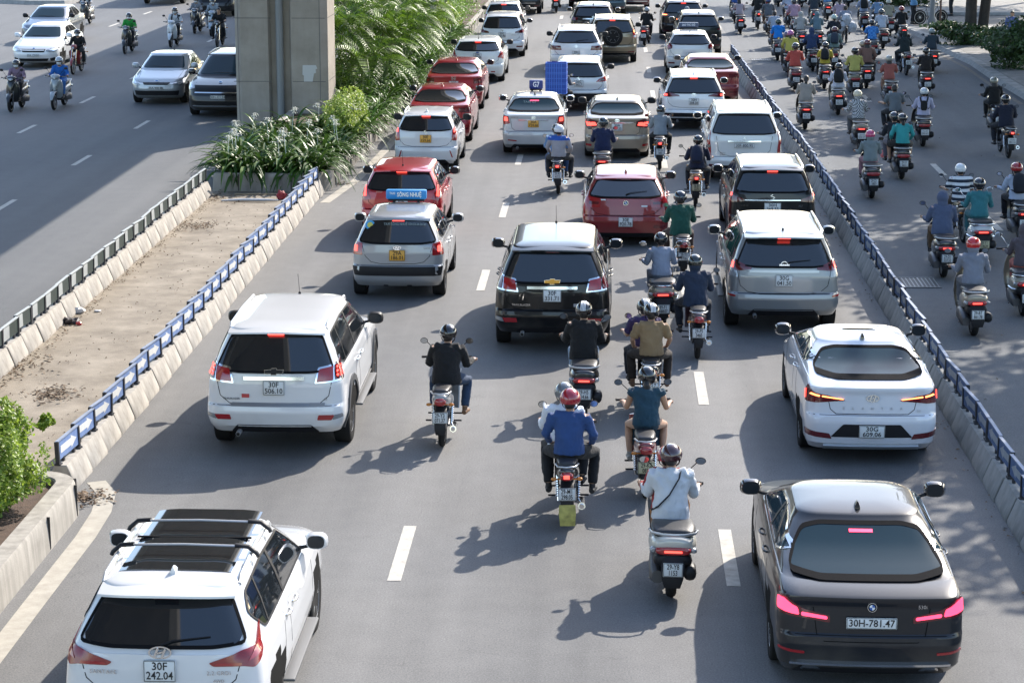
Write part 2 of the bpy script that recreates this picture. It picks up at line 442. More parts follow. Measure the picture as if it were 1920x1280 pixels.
def emblem(kind, parent, c, rx=0, front=False, s=1.0):
    """maker's mark on the tailgate or grille"""
    mb = MB(); ms = [CHROME, mat('emblem gold', (.55, .28, .05), .3, .6), mat('emblem blue', (.03, .10, .35), .3), mat('emblem white', (.7, .7, .7), .3), BLACKPL]
    def bar(x0, z0, x1, z1, w_=.012):
        d = Vector((x1-x0, z1-z0)).normalized(); n = Vector((-d.y, d.x))*w_/2
        mb.prism([(x0+n.x, z0+n.y), (x1+n.x, z1+n.y), (x1-n.x, z1-n.y), (x0-n.x, z0-n.y)], lambda a, b: (a, -.006, b), lambda a, b: (a, .006, b))
    if kind in ('bowtie', 'bowtieblack'):
        P = [(-.11, .015), (-.03, .022), (-.03, .038), (.035, .038), (.035, .022), (.115, .022), (.10, -.022), (.03, -.022), (.03, -.038), (-.035, -.038), (-.035, -.022), (-.11, -.022)]
        mb.prism(P, lambda a, b: (a, -.012, b), lambda a, b: (a, .01, b)); ms = [ms[1] if kind == 'bowtie' else BLACKPL, CHROME]
        mb.cur = 1
        for a, b in zip(P, P[1:]+P[:1]): bar(*a, *b, .006)
    elif kind == 'roundel':
        mb.lathe([(.001, 0), (.038, 0), (.038, .012)], (0, -.006, 0), 'y', 20)
        ms = [BLACKPL]+ms[1:]
        for q in range(4):
            mb.cur = 2 if q % 2 == 0 else 3
            P = [(0, 0)]+[(.024*math.cos(math.pi/2*(q+i/4)), .024*math.sin(math.pi/2*(q+i/4))) for i in range(5)]
            mb.prism(P, lambda a, b: (a, -.010, b), lambda a, b: (a, -.004, b))
        mb.cur = 1; ms[1] = CHROME; ringmb(mb, .040, .040, .004, 20, y=-.009)
    elif kind == 'ovalh':
        ringmb(mb, .075, .042, .010); bar(-.035, -.025, -.012, .03, .014); bar(.012, -.03, .035, .025, .014); bar(-.025, -.006, .025, .008, .010)
    elif kind == 'ovals':
        ringmb(mb, .065, .045, .009); ringmb(mb, .022, .038, .007); ringmb(mb, .045, .018, .007, cz=.018)
    elif kind == 'ringbar':
        ringmb(mb, .055, .055, .010); bar(-.075, 0, .075, 0, .022)
    elif kind == 'angular':
        for k in (1, -1): bar(-.045*k, .015*k, .0*k, .045*k); bar(-.045*k, .015*k, .03*k, -.012*k); bar(.03*k, -.012*k, .045*k, -.015*k)
    elif kind == 'diamonds':
        for a in (90, 210, 330):
            c_, s_ = math.cos(R(a)), math.sin(R(a)); P = [(0, 0), (.025*c_-.015*s_, .025*s_+.015*c_), (.05*c_, .05*s_), (.025*c_+.015*s_, .025*s_-.015*c_)]
            mb.prism(P, lambda a, b: (a, -.006, b), lambda a, b: (a, .006, b))
    elif kind == 'hframe':
        bar(-.022, -.035, -.03, .035); bar(.022, -.035, .03, .035); bar(-.025, 0, .025, 0)
        for a in (((-.045, -.04), (-.055, .04)), ((.045, -.04), (.055, .04))): bar(*a[0], *a[1], .007)
        bar(-.045, -.04, .045, -.04, .007); bar(-.055, .04, .055, .04, .007)
    elif kind == 'oval':
        mb.cur = 2; mb.prism([(.06*math.cos(i*.35), .026*math.sin(i*.35)) for i in range(18)], lambda a, b: (a, -.008, b), lambda a, b: (a, .006, b)); mb.cur = 0; ringmb(mb, .066, .030, .006, y=-.009)
    elif kind == 'star':
        ringmb(mb, .05, .05, .008)
        for a in (90, 210, 330): bar(0, 0, .045*math.cos(R(a)), .045*math.sin(R(a)), .010)
    o = mb.build('emblem', ms, parent, 30); o.location = c; o.rotation_euler = (rx, 0, math.pi if front else 0); o.scale = (s,)*3
    return o
def car(q, x, y, rz=0):
    """x, y: ground under the middle of the rear (or of the front when q['rev'])"""
    S = Shape(q); L, W, H, belt, zb = S.L, S.W, S.H, S.belt, S.zb
    rev = q.get('rev', False); a = rz+(math.pi if rev else 0)
    fw = Vector((-math.sin(a), math.cos(a))); cpos = Vector((x, y))+fw*(L/2 if not rev else -L/2)
    root = empty(q['name'], (cpos.x, cpos.y, 0), a, q['label'], q['cat'], q.get('group'))
    col = q['col']; pm = paint(col, q.get('metal', .15))
    # --- body shell
    nb = 15; zs = sorted(set([round(z, 4) for z, _ in S.yr+S.yf+S.wb if zb <= z <= belt]+[round(lerp(zb, belt, i/nb), 4) for i in range(nb+1)]))
    zs = [z for i, z in enumerate(zs) if i == 0 or z-zs[i-1] > .008 or z == belt]
    b1 = MB(); b1.loft([S.ring(z, False) for z in zs])
    ze = H-.06
    zc = [belt-.02]+sorted(set([round(lerp(belt, ze, i/8), 4) for i in range(1, 8)]+[round(z_, 4) for z_, _ in S.cr+S.wc if belt+.005 < z_ < ze-.005]))+[ze]+[ze+z_ for z_, _ in ROOFL[1:-1]]+[H-.0004]
    c1 = MB(); rings = [S.ring(max(z, belt+1e-5), True) for z in zc]; rings[0] = [(p[0], p[1], belt-.02) for p in rings[0]]
    c1.loft(rings); b1.add(c1.v, c1.f)
    rw = q.get('rw', .33); oh = q.get('oh', .88); wbs = q['wb']; ay = (oh-L/2, oh+wbs-L/2)
    bo = b1.build('body', [pm, DARK], root, 32)
    cut = MB()
    for yy in ay:
        for sg in (-1, 1): cut.lathe([(rw+.055, -.18), (rw+.055, .30)], (sg*(W-.10), yy, rw+.01), 'x', 28)
    co = cut.build('cutter', DARK, None)
    md = bo.modifiers.new('arch', 'BOOLEAN'); md.operation = 'DIFFERENCE'; md.object = co; md.solver = 'EXACT'; md.use_self = True
    dg = bpy.context.evaluated_depsgraph_get(); me = bpy.data.meshes.new_from_object(bo.evaluated_get(dg)); bo.modifiers.clear()
    oldm = bo.data; bo.data = me; me.name = 'body'; bpy.data.meshes.remove(oldm); cm = co.data; bpy.data.objects.remove(co); bpy.data.meshes.remove(cm)
    me.materials.clear(); me.materials.append(pm); me.materials.append(DARK)
    for p in me.polygons:
        c = p.center; d = 0
        for yy in ay:
            if math.hypot(c.y-yy, c.z-rw-.01) < rw+.052 or (abs(math.hypot(c.y-yy, c.z-rw-.01)-rw-.055) < .004 and abs(p.normal.x) < .35 and abs(c.x) < W): d = 1
        if c.z < zb+.002: d = 1
        p.material_index = d
        p.use_smooth = True
    me.set_sharp_from_angle(angle=R(32))
    for i, yy in enumerate(ay):
        for sg in (-1, 1): add_wheel(root, sg*(W-.135), yy, rw, sg, q.get('wheel', 'alloy'), q.get('rimm'))
    # --- glass
    gm = q.get('glass', GLASS)
    zt = H-.095; wr = lambda z: interp(S.wc, z)*W
    rg = q.get('rgl')
    if rg is None:
        z0 = belt+.012 if q['t'] == 'sedan' else belt+q.get('rw0', .02)
        e0 = wr(z0)*.90; e1 = wr(zt)*.88
        rg = [(-e0, z0+.03), (-e0*.6, z0), (e0*.6, z0), (e0, z0+.03), (e1, zt-.03), (e1*.7, zt), (-e1*.7, zt), (-e1, zt-.03)]
    rwin = patch(rpoly(rg, q.get('rgr', .05)), S.rear, .008, .012, .06, 'rear_window', gm, root)
    wo = MB(); strip(rpoly([(p[0]*1.012, p[1]) for p in rg], .05), S.rear, .026, .0115, wo, closed=True); link('window_seal', wo.mesh('window_seal', SEAM), rwin)
    z0 = belt+.06; e0, e1 = wr(z0)*.90, wr(zt)*.86
    patch(rpoly([(-e0, z0), (e0, z0), (e1, zt), (-e1, zt)], .07), S.front, .008, .012, .08, 'windscreen', GLASSB if rev else GLASS, root)
    hl = interp(S.cf, belt); cr = lambda z: interp(S.cr, z); cf = lambda z: L-interp(S.cf, z)
    zs0, zs1 = belt+.035, H-.105
    for sg in (-1, 1):
        f = lambda y_, z_, o, sg=sg: S.side(y_, z_, o, sg)
        yb0, yb1 = cr(zs0)+q.get('cp', .42), cr(zs1)+q.get('cpt', .28)
        yf0, yf1 = cf(zs0)-.42, cf(zs1)-.30
        P = [(yb0, zs0+q.get('kick', .08)), (yb0+.3, zs0), (yf0, zs0), (yf1-.02, zs1-.01), (lerp(yb1, yf1, .5), zs1+.012), (yb1, zs1-.02)]
        w_ = patch(rpoly(P, .06), f, .007, .011, .08, 'side_window', gm, root)
        mid = lerp(yb0, yf0, .50)
        pl = MB()
        strip([(mid, zs0), (mid+.05, zs1)], f, .07, .012, pl)
        if q['t'] != 'sedan' or True: strip([(yb0+.42, zs0), (yb1+.36, zs1)], f, .035, .012, pl)
        link('pillar', pl.mesh('pillar', BLACKPL), w_)
        tr = MB(); strip(rpoly(P, .06), f, .018, .0095, tr, closed=True); link('window_trim', tr.mesh('window_trim', CHROME if q.get('ctrim') else BLACKPL), w_)
        # door seams and handles
        sm = MB(); yd = (oh+.36, mid+.02, min(yf0+.25, L-1.35)); zd = zb+.14
        for k, yy in enumerate(yd): strip([(yy+(.18 if k == 0 else 0), belt-.005), (yy+(.12 if k == 0 else 0), belt-.25), (yy, zd)], f, .008, .0015, sm, th=.004)
        strip([(yd[0], zd), (yd[2], zd)], f, .008, .0015, sm, th=.004); link('door_seam', sm.mesh('door_seam', SEAM), bo)
        for yy in (yd[0]+.22, yd[1]+.16):
            hb = MB(); zz = belt-.13; hb.tube([S.side(yy+d, zz, o, sg) for d, o in ((0, .0), (.03, .03), (.10, .036), (.17, .03), (.2, .0))], [(.012, .012)]*5, 8); hb.build('door_handle', CHROME if q.get('chromeh') else pm, root)
        # mirror
        my = yf0+.02; c = S.side(my, belt+.01, 0, sg); mc = c+Vector((sg*.145, .02, .10))
        mm = MB(); mr = [(.03, -.055, .5), (.092, -.05, .85), (.115, .0, 1), (.10, .05, .8), (.05, .085, .4)]
        mm.loft([[mc+Vector((math.copysign(abs(math.cos(t))**.7, math.cos(t))*r*1.02, yy, math.copysign(abs(math.sin(t))**.7, math.sin(t))*r*.78)) for t in [2*math.pi*k/18 for k in range(18)]] for r, yy, _ in mr[1:]])
        mi = mm.build('mirror', q.get('mirm', pm), root, 50)
        g = MB(); g.loft([[mc+Vector((math.copysign(abs(math.cos(t))**.7, math.cos(t))*.083, yy, math.copysign(abs(math.sin(t))**.7, math.sin(t))*.064)) for t in [2*math.pi*k/18 for k in range(18)]] for yy in (-.053, -.049)])
        link('mirror_glass', g.mesh('mirror_glass', MIRROR if not rev else BLACKPL), mi)
        st = MB(); st.tube([c+Vector((-sg*.03, 0, .03)), c+Vector((sg*.06, .02, .045)), mc+Vector((-sg*.05, .02, -.02))], [.022, .018, .025], 8); link('mirror_arm', st.mesh('mirror_arm', BLACKPL), mi)
        if q.get('clad'):
            cl = MB(); cm_ = mat('grey plastic cladding', (.045, .047, .05), .6, bump=.1)
            for yy in (oh, oh+wbs):
                P = [(yy+(rw+.10)*math.cos(t), max(rw+.01+(rw+.10)*math.sin(t), zb+.01)) for t in [math.pi*k/16 for k in range(-2, 19)]]
                strip(P, f, .085, .022, cl, th=.03, step=.3)
            strip([(oh+rw+.12, zb+.06), (oh+wbs-rw-.12, zb+.06)], f, .13, .018, cl, th=.02)
            link('wheel_arch_trim', cl.mesh('wheel_arch_trim', q.get('cladm', cm_)), root)
        if q.get('steps'):
            sp = MB(); sp.box((sg*(W-.005), oh+wbs/2-L/2, zb+.04), (.13, wbs-2*rw-.25, .03), ch=.012); sp.build('side_step', mat('step grey', (.10, .10, .10), .6), root)
        if q.get('rails'):
            rl = MB(); xs = wr(H-.08)*.95; y0, y1 = S.cr[-1][1]+.18-L/2, L-S.cf[-1][1]-.25-L/2; zz = H-.035
            rl.tube([(sg*xs, y0, zz-.03), (sg*xs, y0+.10, zz+.02), (sg*xs*.995, (y0+y1)/2, zz+.045), (sg*xs, y1-.1, zz+.02), (sg*xs, y1, zz-.03)], [(.02, .02), (.02, .022), (.02, .02), (.02, .022), (.018, .02)], 8); rl.build('roof_rail', q.get('railm', ALLOY), root)
        # tail and head lamps
        for lm in q['lamps']:
            la = None
            for j, (P, m_) in enumerate(lm):
                pp = rpoly([(sg*u*W*.925, z) for u, z in P], .018)
                if j == 0: la = patch(pp, S.rear, .010, .02, .07, 'tail_light', m_, root)
                else: patch(pp, S.rear, .012+.002*j, .004, .07, 'lamp_element', m_, la)
        for P, m_ in q.get('refl', [([(.62, .40), (.90, .40), (.92, .455), (.64, .45)], REDD)]):
            patch(rpoly([(sg*u*W, z) for u, z in P], .015), S.rear, .009, .012, .08, 'reflector', m_, root)
        hp = q.get('head', [(.62, .62), (.95, .68), (1.22, .80), (1.15, .83), (.75, .74)])
        hd = patch(rpoly([(sg*u*W, z) for u, z in hp], .02), S.front, .016, .035, .04, 'headlight', CLEARL, root)
        if rev:
            c_ = (sum(u for u, z in hp)/len(hp), sum(z for u, z in hp)/len(hp))
            patch(rpoly([(sg*(c_[0]+(u-c_[0])*.55)*W, c_[1]+(z-c_[1])*.55) for u, z in hp], .01), S.front, .020, .004, .04, 'lamp_element', mat('headlight lamp', (.75, .78, .8), .1, .6), hd)
    # --- rear details
    if q['t'] != 'sedan':
        zt2 = H-.06; xs = wr(zt2)*.97; sp = MB(); yb = S.cr[-1][1]-L/2; d = q.get('spl', .10)
        rings = []
        for k in range(-8, 9):
            u = k/8; xx = xs*u; e = 1-.35*abs(u)**3; ddd = d*e
            yy = yb+.05*u*u
            rings.append([(xx, yy+.22, H-.014-.036*u*u), (xx, yy+.03, H-.034-.030*u*u), (xx, yy-ddd, H-.062-.028*u*u), (xx, yy-ddd-.004, H-.082-.028*u*u), (xx, yy-ddd+.03, H-.092-.025*u*u), (xx, yy+.05, H-.09)])
        sp.loft(rings); so_ = sp.build('spoiler', q.get('splm', pm), root, 60)
        bl = MB(); bl.box((0, yb-d*.62, H-.099), (.21, .05, .013), ch=.004); bl.build('brake_light', LIT if q.get('chmsl', True) else REDD, root)
    elif q.get('chmsl', True):
        u0 = .115
        patch([(-u0, H-.150), (u0, H-.150), (u0, H-.132), (-u0, H-.132)], S.rear, .013, .004, .1, 'brake_light', LITP, root)
    sm = MB(); tz0 = q.get('tz0', .66); tzt = belt-.02 if q['t'] != 'sedan' else q['deck']-.01
    tw = q.get('tw', .72)
    if q['t'] == 'sedan': strip([(-tw*W, tzt-.10), (-tw*W*.93, tz0+.06), (-tw*W*.8, tz0), (tw*W*.8, tz0), (tw*W*.93, tz0+.06), (tw*W, tzt-.10)], S.rear, .009, .0015, sm, th=.004)
    else: strip([(-(tw+.12)*W, tzt), (-(tw+.06)*W, tz0+.12), (-tw*W*.9, tz0+.02), (-tw*W*.6, tz0-.01), (tw*W*.6, tz0-.01), (tw*W*.9, tz0+.02), ((tw+.06)*W, tz0+.12), ((tw+.12)*W, tzt)], S.rear, .009, .0015, sm, th=.004)
    strip([(-.95*W, q.get('bump', .62)+.015), (.95*W, q.get('bump', .62)+.015)], S.rear, .006, .0015, sm, th=.004)
    link('panel_gap', sm.mesh('panel_gap', SEAM), bo)
    for P, m_, nm in q.get('panels', []): patch(rpoly([(u*W, z) for u, z in P], .02), S.rear, .006, .012, .09, nm, m_, root)
    # lower valance, exhaust
    va = q.get('val', [(-.72, zb+.005), (.72, zb+.005), (.60, zb+.11), (-.60, zb+.11)])
    if va: patch(rpoly([(u*W, z) for u, z in va], .02), S.rear, .006, .01, .1, 'valance', BLACKPL, root)
    bx = MB(); bx.box((0, .1, (zb+.14)/1.0-.02), (W*1.5, L-1.3, .08)); bx.box((0, ay[0], rw), (W*1.6, .09, .09)); bx.build('underbody', DARK, root)
    ex = MB(); exs = q.get('exh', [-.5])
    for u in exs: ex.lathe([(.03, -.1), (.034, .06), (.026, .06), (.026, -.1)], (u*W, -L/2+.06, zb+.01), 'y', 12)
    if exs: ex.build('exhaust', ALLOY, root)
    if q.get('wiper'):
        wp = MB(); z0 = belt+.09; wp.tube([S.rear(0, z0-.03, .02), S.rear(.1, z0, .025), S.rear(.42*q.get('wps', 1), z0+.03, .02)], [.014, .008, .005], 6); wp.build('wiper', BLACKPL, root)
    pf = S.rear
    if q.get('plate') is not None and not rev:
        plate(root, S.rear, 0, q['pz'], q['plate'], q.get('py', False), q.get('plong', False), q.get('pw'), .018)
    fpz = q.get('fpz', .50)
    if rev:
        p_ = plate(root, S.front, 0, fpz, q.get('plate'), False, True, (.44, .10), .03)
        for P, m_, nm in q.get('fpanels', []): patch(rpoly([(u*W, z) for u, z in P], .02), S.front, .014, .02, .06, nm, m_, root)
        for sg in (-1, 1):
            wp = MB(); z0 = belt+.08; wp.tube([S.front(sg*.1-.2, z0, .015), S.front(sg*.1+.25, z0+.02, .012)], .008, 6); wp.build('wiper', BLACKPL, root)
        sm = MB(); strip([(-.80*W, belt-.01), (-.70*W, S.hood-.16), (-.62*W, S.hood-.19), (.62*W, S.hood-.19), (.70*W, S.hood-.16), (.80*W, belt-.01)], S.front, .008, .0015, sm, th=.004); link('hood_seam', sm.mesh('hood_seam', SEAM), bo)
    else:
        pass
    ant = q.get('ant', 'fin'); yb = S.cr[-1][1]-L/2
    if ant == 'fin':
        an = MB(); y0 = yb+q.get('anty', .22); an.loft([[(x_*k, y0+yy*k2+o, zz) for x_, yy in ((-.028, -.07), (.028, -.07), (.034, 0), (.02, .09), (0, .12), (-.02, .09), (-.034, 0))] for k, k2, o, zz in ((1, 1, 0, H-.02), (.8, .85, -.005, H+.012), (.35, .5, -.03, H+.045), (.1, .3, -.045, H+.058))]); an.build('antenna', q.get('antm', pm), root, 60)
    elif ant:
        an = MB(); y0 = yb+.2 if ant == 'rod' else L-S.cf[-1][1]-L/2-.25; an.lathe([(.02, 0), (.016, .03), (.005, .035)], (0, y0, H-.01), 'z', 10); an.tube([(0, y0, H+.02), (0, y0-.14, H+.30)], [.004, .003], 6); an.build('antenna', BLACKPL, root)
    if q.get('bar'):
        z0, u0, wd = q['bar']; bb = MB(); strip([(-u0*W, z0), (u0*W, z0)], S.rear, wd, .03, bb, th=.03); bb.build('trim_bar', q.get('barm', CHROME), root)
    if q.get('emb'):
        kind, z0, sc = q['emb']
        if rev: emblem(kind, root, S.front(0, z0, .02), -.2, True, sc)
        else: emblem(kind, root, S.rear(0, z0, .014), q.get('embr', -.1), False, sc)
    for txt, u, z, sz, sp_ in q.get('badges', []):
        c = S.rear(u*W, z, .012); n = (S.rear(u*W+.02, z, 0)-S.rear(u*W-.02, z, 0)); put_text(txt, sz, q.get('badgem', CHROME), root, c, (math.pi/2, 0, math.atan2(n.y, n.x)), 'badge', 1.0, sp_)
    if q.get('stick'):
        for u, z, w_, h_, m_ in q['stick']: patch([(u*W-w_/2, z-h_/2), (u*W+w_/2, z-h_/2), (u*W+w_/2, z+h_/2), (u*W-w_/2, z+h_/2)], S.rear, .008, .003, .1, 'sticker', m_, root)
    return root, S
# ================================================================ two-wheelers: x right, y forward, origin on the ground under the rear axle
BIKEP = lambda c: mat('bike paint '+str(c), c, .3, .1, coat=.9)
ENG = mat('engine metal', (.10, .10, .105), .45, .6)
SEATM = mat('black vinyl seat', (.02, .02, .022), .42, bump=.1)
MIRG = mat('mirror glass', (.6, .62, .63), .05, 1)
def ering(cx, y, cz, rx, rz, n=16, e=2.4):
    o = []
    for k in range(n):
        t = 2*math.pi*k/n; c, s_ = math.cos(t), math.sin(t)
        o.append((cx+math.copysign(abs(c)**(2/e), c)*rx, y, cz+math.copysign(abs(s_)**(2/e), s_)*rz))
    return o
def ly(secs, n=16, e=2.4, cx=0):
    return [ering(cx, y, z, rx, rz, n, e) for y, z, rx, rz in secs]
def smooth_secs(secs, k=3):
    out = []
    for i in range(len(secs)-1):
        a = secs[max(0, i-1)]; b = secs[i]; c = secs[i+1]; d = secs[min(len(secs)-1, i+2)]
        for j in range(k):
            t = j/k; out.append(tuple(.5*((2*b[m])+(-a[m]+c[m])*t+(2*a[m]-5*b[m]+4*c[m]-d[m])*t*t+(-a[m]+3*b[m]-3*c[m]+d[m])*t**3) for m in range(len(b))))
    out.append(tuple(secs[-1])); return out
def bwheel(root, y, r, w_, spokes):
    e = bpy.data.objects.new('wheel', None); COL.objects.link(e); e.parent = root; e.location = (0, y, r); e.empty_display_size = .1
    t = MB(); k = w_/2; t.lathe([(r-.07, -k*.7), (r-.04, -k), (r-.015, -k*.75), (r, 0), (r-.015, k*.75), (r-.04, k), (r-.07, k*.7)], (0, 0, 0), 'x', 28); t.build('tyre', RUBBER, e, 50)
    m = MB(); m.lathe([(r-.085, -k*.7), (r-.068, -k*.72), (r-.068, k*.72), (r-.085, k*.7), (r-.09, 0), (r-.085, -k*.7)], (0, 0, 0), 'x', 28)
    if spokes:
        for q in range(18):
            a = 2*math.pi*q/18; m.tube([((-1)**q*.025, .03*math.cos(a), .03*math.sin(a)), (0, (r-.07)*math.cos(a+.15), (r-.07)*math.sin(a+.15))], .0025, 4)
    else:
        for q in range(5):
            a = 2*math.pi*q/5; m.tube([(0, 0, 0), (0, (r-.07)*math.cos(a), (r-.07)*math.sin(a))], [(.02, .03), (.014, .016)], 6, X=(1, 0, 0))
    m.lathe([(.05, -.05), (.05, .05)], (0, 0, 0), 'x', 14); m.build('rim', ALLOY, e, 40)
def mirrors(root, y, z, X=.30, m=BLACKPL, h=.22, hw=.06):
    for sg in (-1, 1):
        b = MB(); top = (sg*(X+.02), y-.02, z+h)
        b.tube([(sg*(X-.14), y+.02, z), (sg*(X-.06), y+.03, z+h*.55), top], .006, 6)
        b.loft([[(top[0]+sg*.03+rx*math.cos(t), top[1]+d, top[2]+.01+rz*math.sin(t)) for t in [2*math.pi*k/16 for k in range(16)]] for rx, rz, d in ((hw*.9, .036, -.012), (hw, .042, -.004), (hw*.7, .03, .022))])
        o = b.build('mirror', m, root, 50)
        g = MB(); g.loft([[(top[0]+sg*.03+hw*.86*math.cos(t), top[1]+d, top[2]+.01+.035*math.sin(t)) for t in [2*math.pi*k/16 for k in range(16)]] for d in (-.0155, -.012)]); link('mirror_glass', g.mesh('mirror_glass', MIRG), o)
def scooter(kind='big'):
    """kind: big (wide tail), slim, retro (round chrome-trimmed tail)"""
    root = empty('scooter', (0, 0, 0)); P = BIKEP('#777777')
    r, wb = .26, 1.28
    bwheel(root, 0, r, .11, False); bwheel(root, wb, r, .09, False)
    rx = {'big': .205, 'slim': .175, 'retro': .235, 'wide': .25}[kind]
    b = MB()
    sec = [(-.30, .66, rx*.45, .04), (-.27, .65, rx*.75, .085), (-.12, .62, rx, .13), (.12, .58, rx*1.03, .165), (.38, .52, rx*.95, .19), (.55, .45, rx*.75, .17), (.66, .38, rx*.55, .10)]
    if kind in ('retro',): sec = [(-.27, .60, rx*.5, .07), (-.22, .59, rx*.85, .13), (-.05, .55, rx*1.05, .18), (.2, .51, rx*1.02, .20), (.42, .47, rx*.8, .19), (.58, .42, rx*.5, .14), (.66, .38, rx*.4, .08)]
    b.loft(ly(smooth_secs(sec), 20, 2.6)); b.build('tail_fairing', P, root, 60)
    s_ = MB(); s_.loft(ly(smooth_secs([(-.22, .735, rx*.55, .02), (-.18, .755, rx*.85, .045), (.02, .765, rx*.95, .05), (.2, .745, rx*.92, .05), (.4, .72, rx*.85, .05), (.60, .70, rx*.5, .045), (.66, .69, rx*.3, .02)]), 18, 3)); s_.build('seat', SEATM, root, 60)
    g = MB(); zz = .765 if kind != 'retro' else .73
    fx = MB(); fx.loft(ly(smooth_secs([(-.315, .50, rx*.55, .05), (-.27, .49, rx*.80, .08), (-.10, .46, rx*.82, .09), (.1, .44, rx*.7, .08)]), 16, 2.8)); fx.build('lower_tail_panel', BLACKPL, root, 60)
    g.tube([(rx*.9, .02, zz-.03), (rx*1.02, -.12, zz+.01), (rx*.9, -.26, zz+.02), (rx*.45, -.33, zz+.02), (0, -.345, zz+.02), (-rx*.45, -.33, zz+.02), (-rx*.9, -.26, zz+.02), (-rx*1.02, -.12, zz+.01), (-rx*.9, .02, zz-.03)], [(.017, .012)]*9, 8); g.build('grab_rail', CHROME if kind == 'retro' else ALLOY, root, 60)
    t = MB(); t.loft(ly(smooth_secs([(-.335, .60, rx*.45, .022), (-.325, .60, rx*.72, .040), (-.25, .60, rx*.80, .045)]), 14, 3)); o = t.build('tail_light', REDL, root, 60)
    t = MB(); t.box((0, -.335, .60), (rx*.75, .018, .022), ch=.004); link('lamp_element', t.mesh('lamp_element', LIT), o)
    for sg in (-1, 1):
        t = MB(); t.loft(ly([(-.31, .605, .02, .02), (-.29, .605, .035, .028), (-.22, .6, .035, .028)], 10, 2.4, sg*rx*.86)); t.build('turn_signal', CLEARL, root, 60)
    f = MB(); f.tube([(0, -.28, .56), (0, -.36, .46), (0, -.40, .33), (0, -.38, .22)], [(.09, .02), (.125, .015), (.115, .012), (.085, .008)], 12, X=(1, 0, 0)); f.build('mudguard', BLACKPL, root, 60)
    e = MB(); e.loft(ly([(-.18, .27, .06, .07), (-.08, .29, .09, .11), (.15, .32, .09, .12), (.42, .31, .08, .11), (.5, .3, .05, .07)], 12, 3, -.15)); e.box((0, .22, .33), (.22, .3, .16), ch=.04); e.build('engine_case', ENG, root, 50)
    x_ = MB(); x_.loft(ly([(-.32, .36, .045, .05), (-.29, .36, .068, .08), (-.02, .32, .075, .09), (.15, .28, .06, .07), (.22, .25, .02, .02)], 12, 2.4, .185)); x_.build('muffler', BLACKPL, root, 50)
    bd = MB()
    ls = [(.93, .74, .16), (.97, .66, .19), (1.0, .55, .205), (.99, .42, .19), (.93, .31, .165)]
    bd.loft([[(x*s2, y+(abs(x)**2)*(-1.2)*0+.10*(x/w_)**2*-1+o2, z) for x, s2, o2 in [(w_*u/6, 1, 0) for u in range(-6, 7)]+[(w_*u/6, 1, .05) for u in range(6, -7, -1)]] for y, z, w_ in [(1.02, .95, .09), (1.0, .88, .15), (.98, .76, .19), (1.0, .60, .205), (.98, .45, .19), (.93, .33, .17)]])
    bd.build('leg_shield', P, root, 50)
    n = MB(); n.loft(ly(smooth_secs([(1.0, .86, .13, .10), (1.08, .84, .13, .11), (1.16, .76, .09, .12), (1.20, .68, .04, .08)]), 14, 2.4)); n.build('front_fairing', P, root, 60)
    fm = MB(); fm.tube([(0, wb-.26, .40), (0, wb-.1, .545), (0, wb+.08, .55), (0, wb+.24, .44), (0, wb+.30, .33)], [(.04, .03), (.075, .025), (.08, .025), (.065, .02), (.03, .01)], 12, X=(1, 0, 0)); fm.build('front_mudguard', P, root, 60)
    fl = MB(); fl.box((0, .76, .30), (.30, .38, .07), ch=.03); fl.build('floorboard', BLACKPL, root, 50)
    fo = MB()
    for sg in (-1, 1): fo.tube([(sg*.07, 1.14, .62), (sg*.07, wb, .28)], .018, 8)
    fo.build('fork', ENG, root)
    hd = MB(); hd.loft(ly(smooth_secs([(.94, .98, .10, .05), (1.0, 1.0, .15, .07), (1.09, .98, .12, .07), (1.15, .96, .06, .04)]), 14, 2.4)); hd.build('handlebar_cover', P, root, 60)
    hb = MB(); hb.tube([(-.34, .90, 1.0), (-.2, .98, .99), (0, 1.02, .98), (.2, .98, .99), (.34, .90, 1.0)], [.018, .018, .015, .018, .018], 8); hb.build('handlebar', BLACKPL, root)
    for sg in (-1, 1):
        l = MB(); l.tube([(sg*.19, 1.02, 1.0), (sg*.34, .97, .985)], .005, 5); l.build('brake_lever', ALLOY, root)
    hl = MB(); hl.loft(ly([(1.13, .97, .085, .045), (1.165, .965, .06, .03)], 12, 2.2)); hl.build('headlight', CLEARL, root, 60)
    st = MB(); st.tube([(-.1, .42, .24), (-.2, .30, .16)], .012, 6); st.build('stand', ENG, root)
    mirrors(root, .98, 1.01, .26, BLACKPL if kind != 'retro' else CHROME)
    if kind == 'retro':
        cr = MB(); cr.tube([(-rx*1.08, .10, .50), (-rx*.98, -.16, .50), (-.1, -.275, .50), (.1, -.275, .50), (rx*.98, -.16, .50), (rx*1.08, .10, .50)], .012, 6); cr.build('chrome_trim', CHROME, root)
    return root
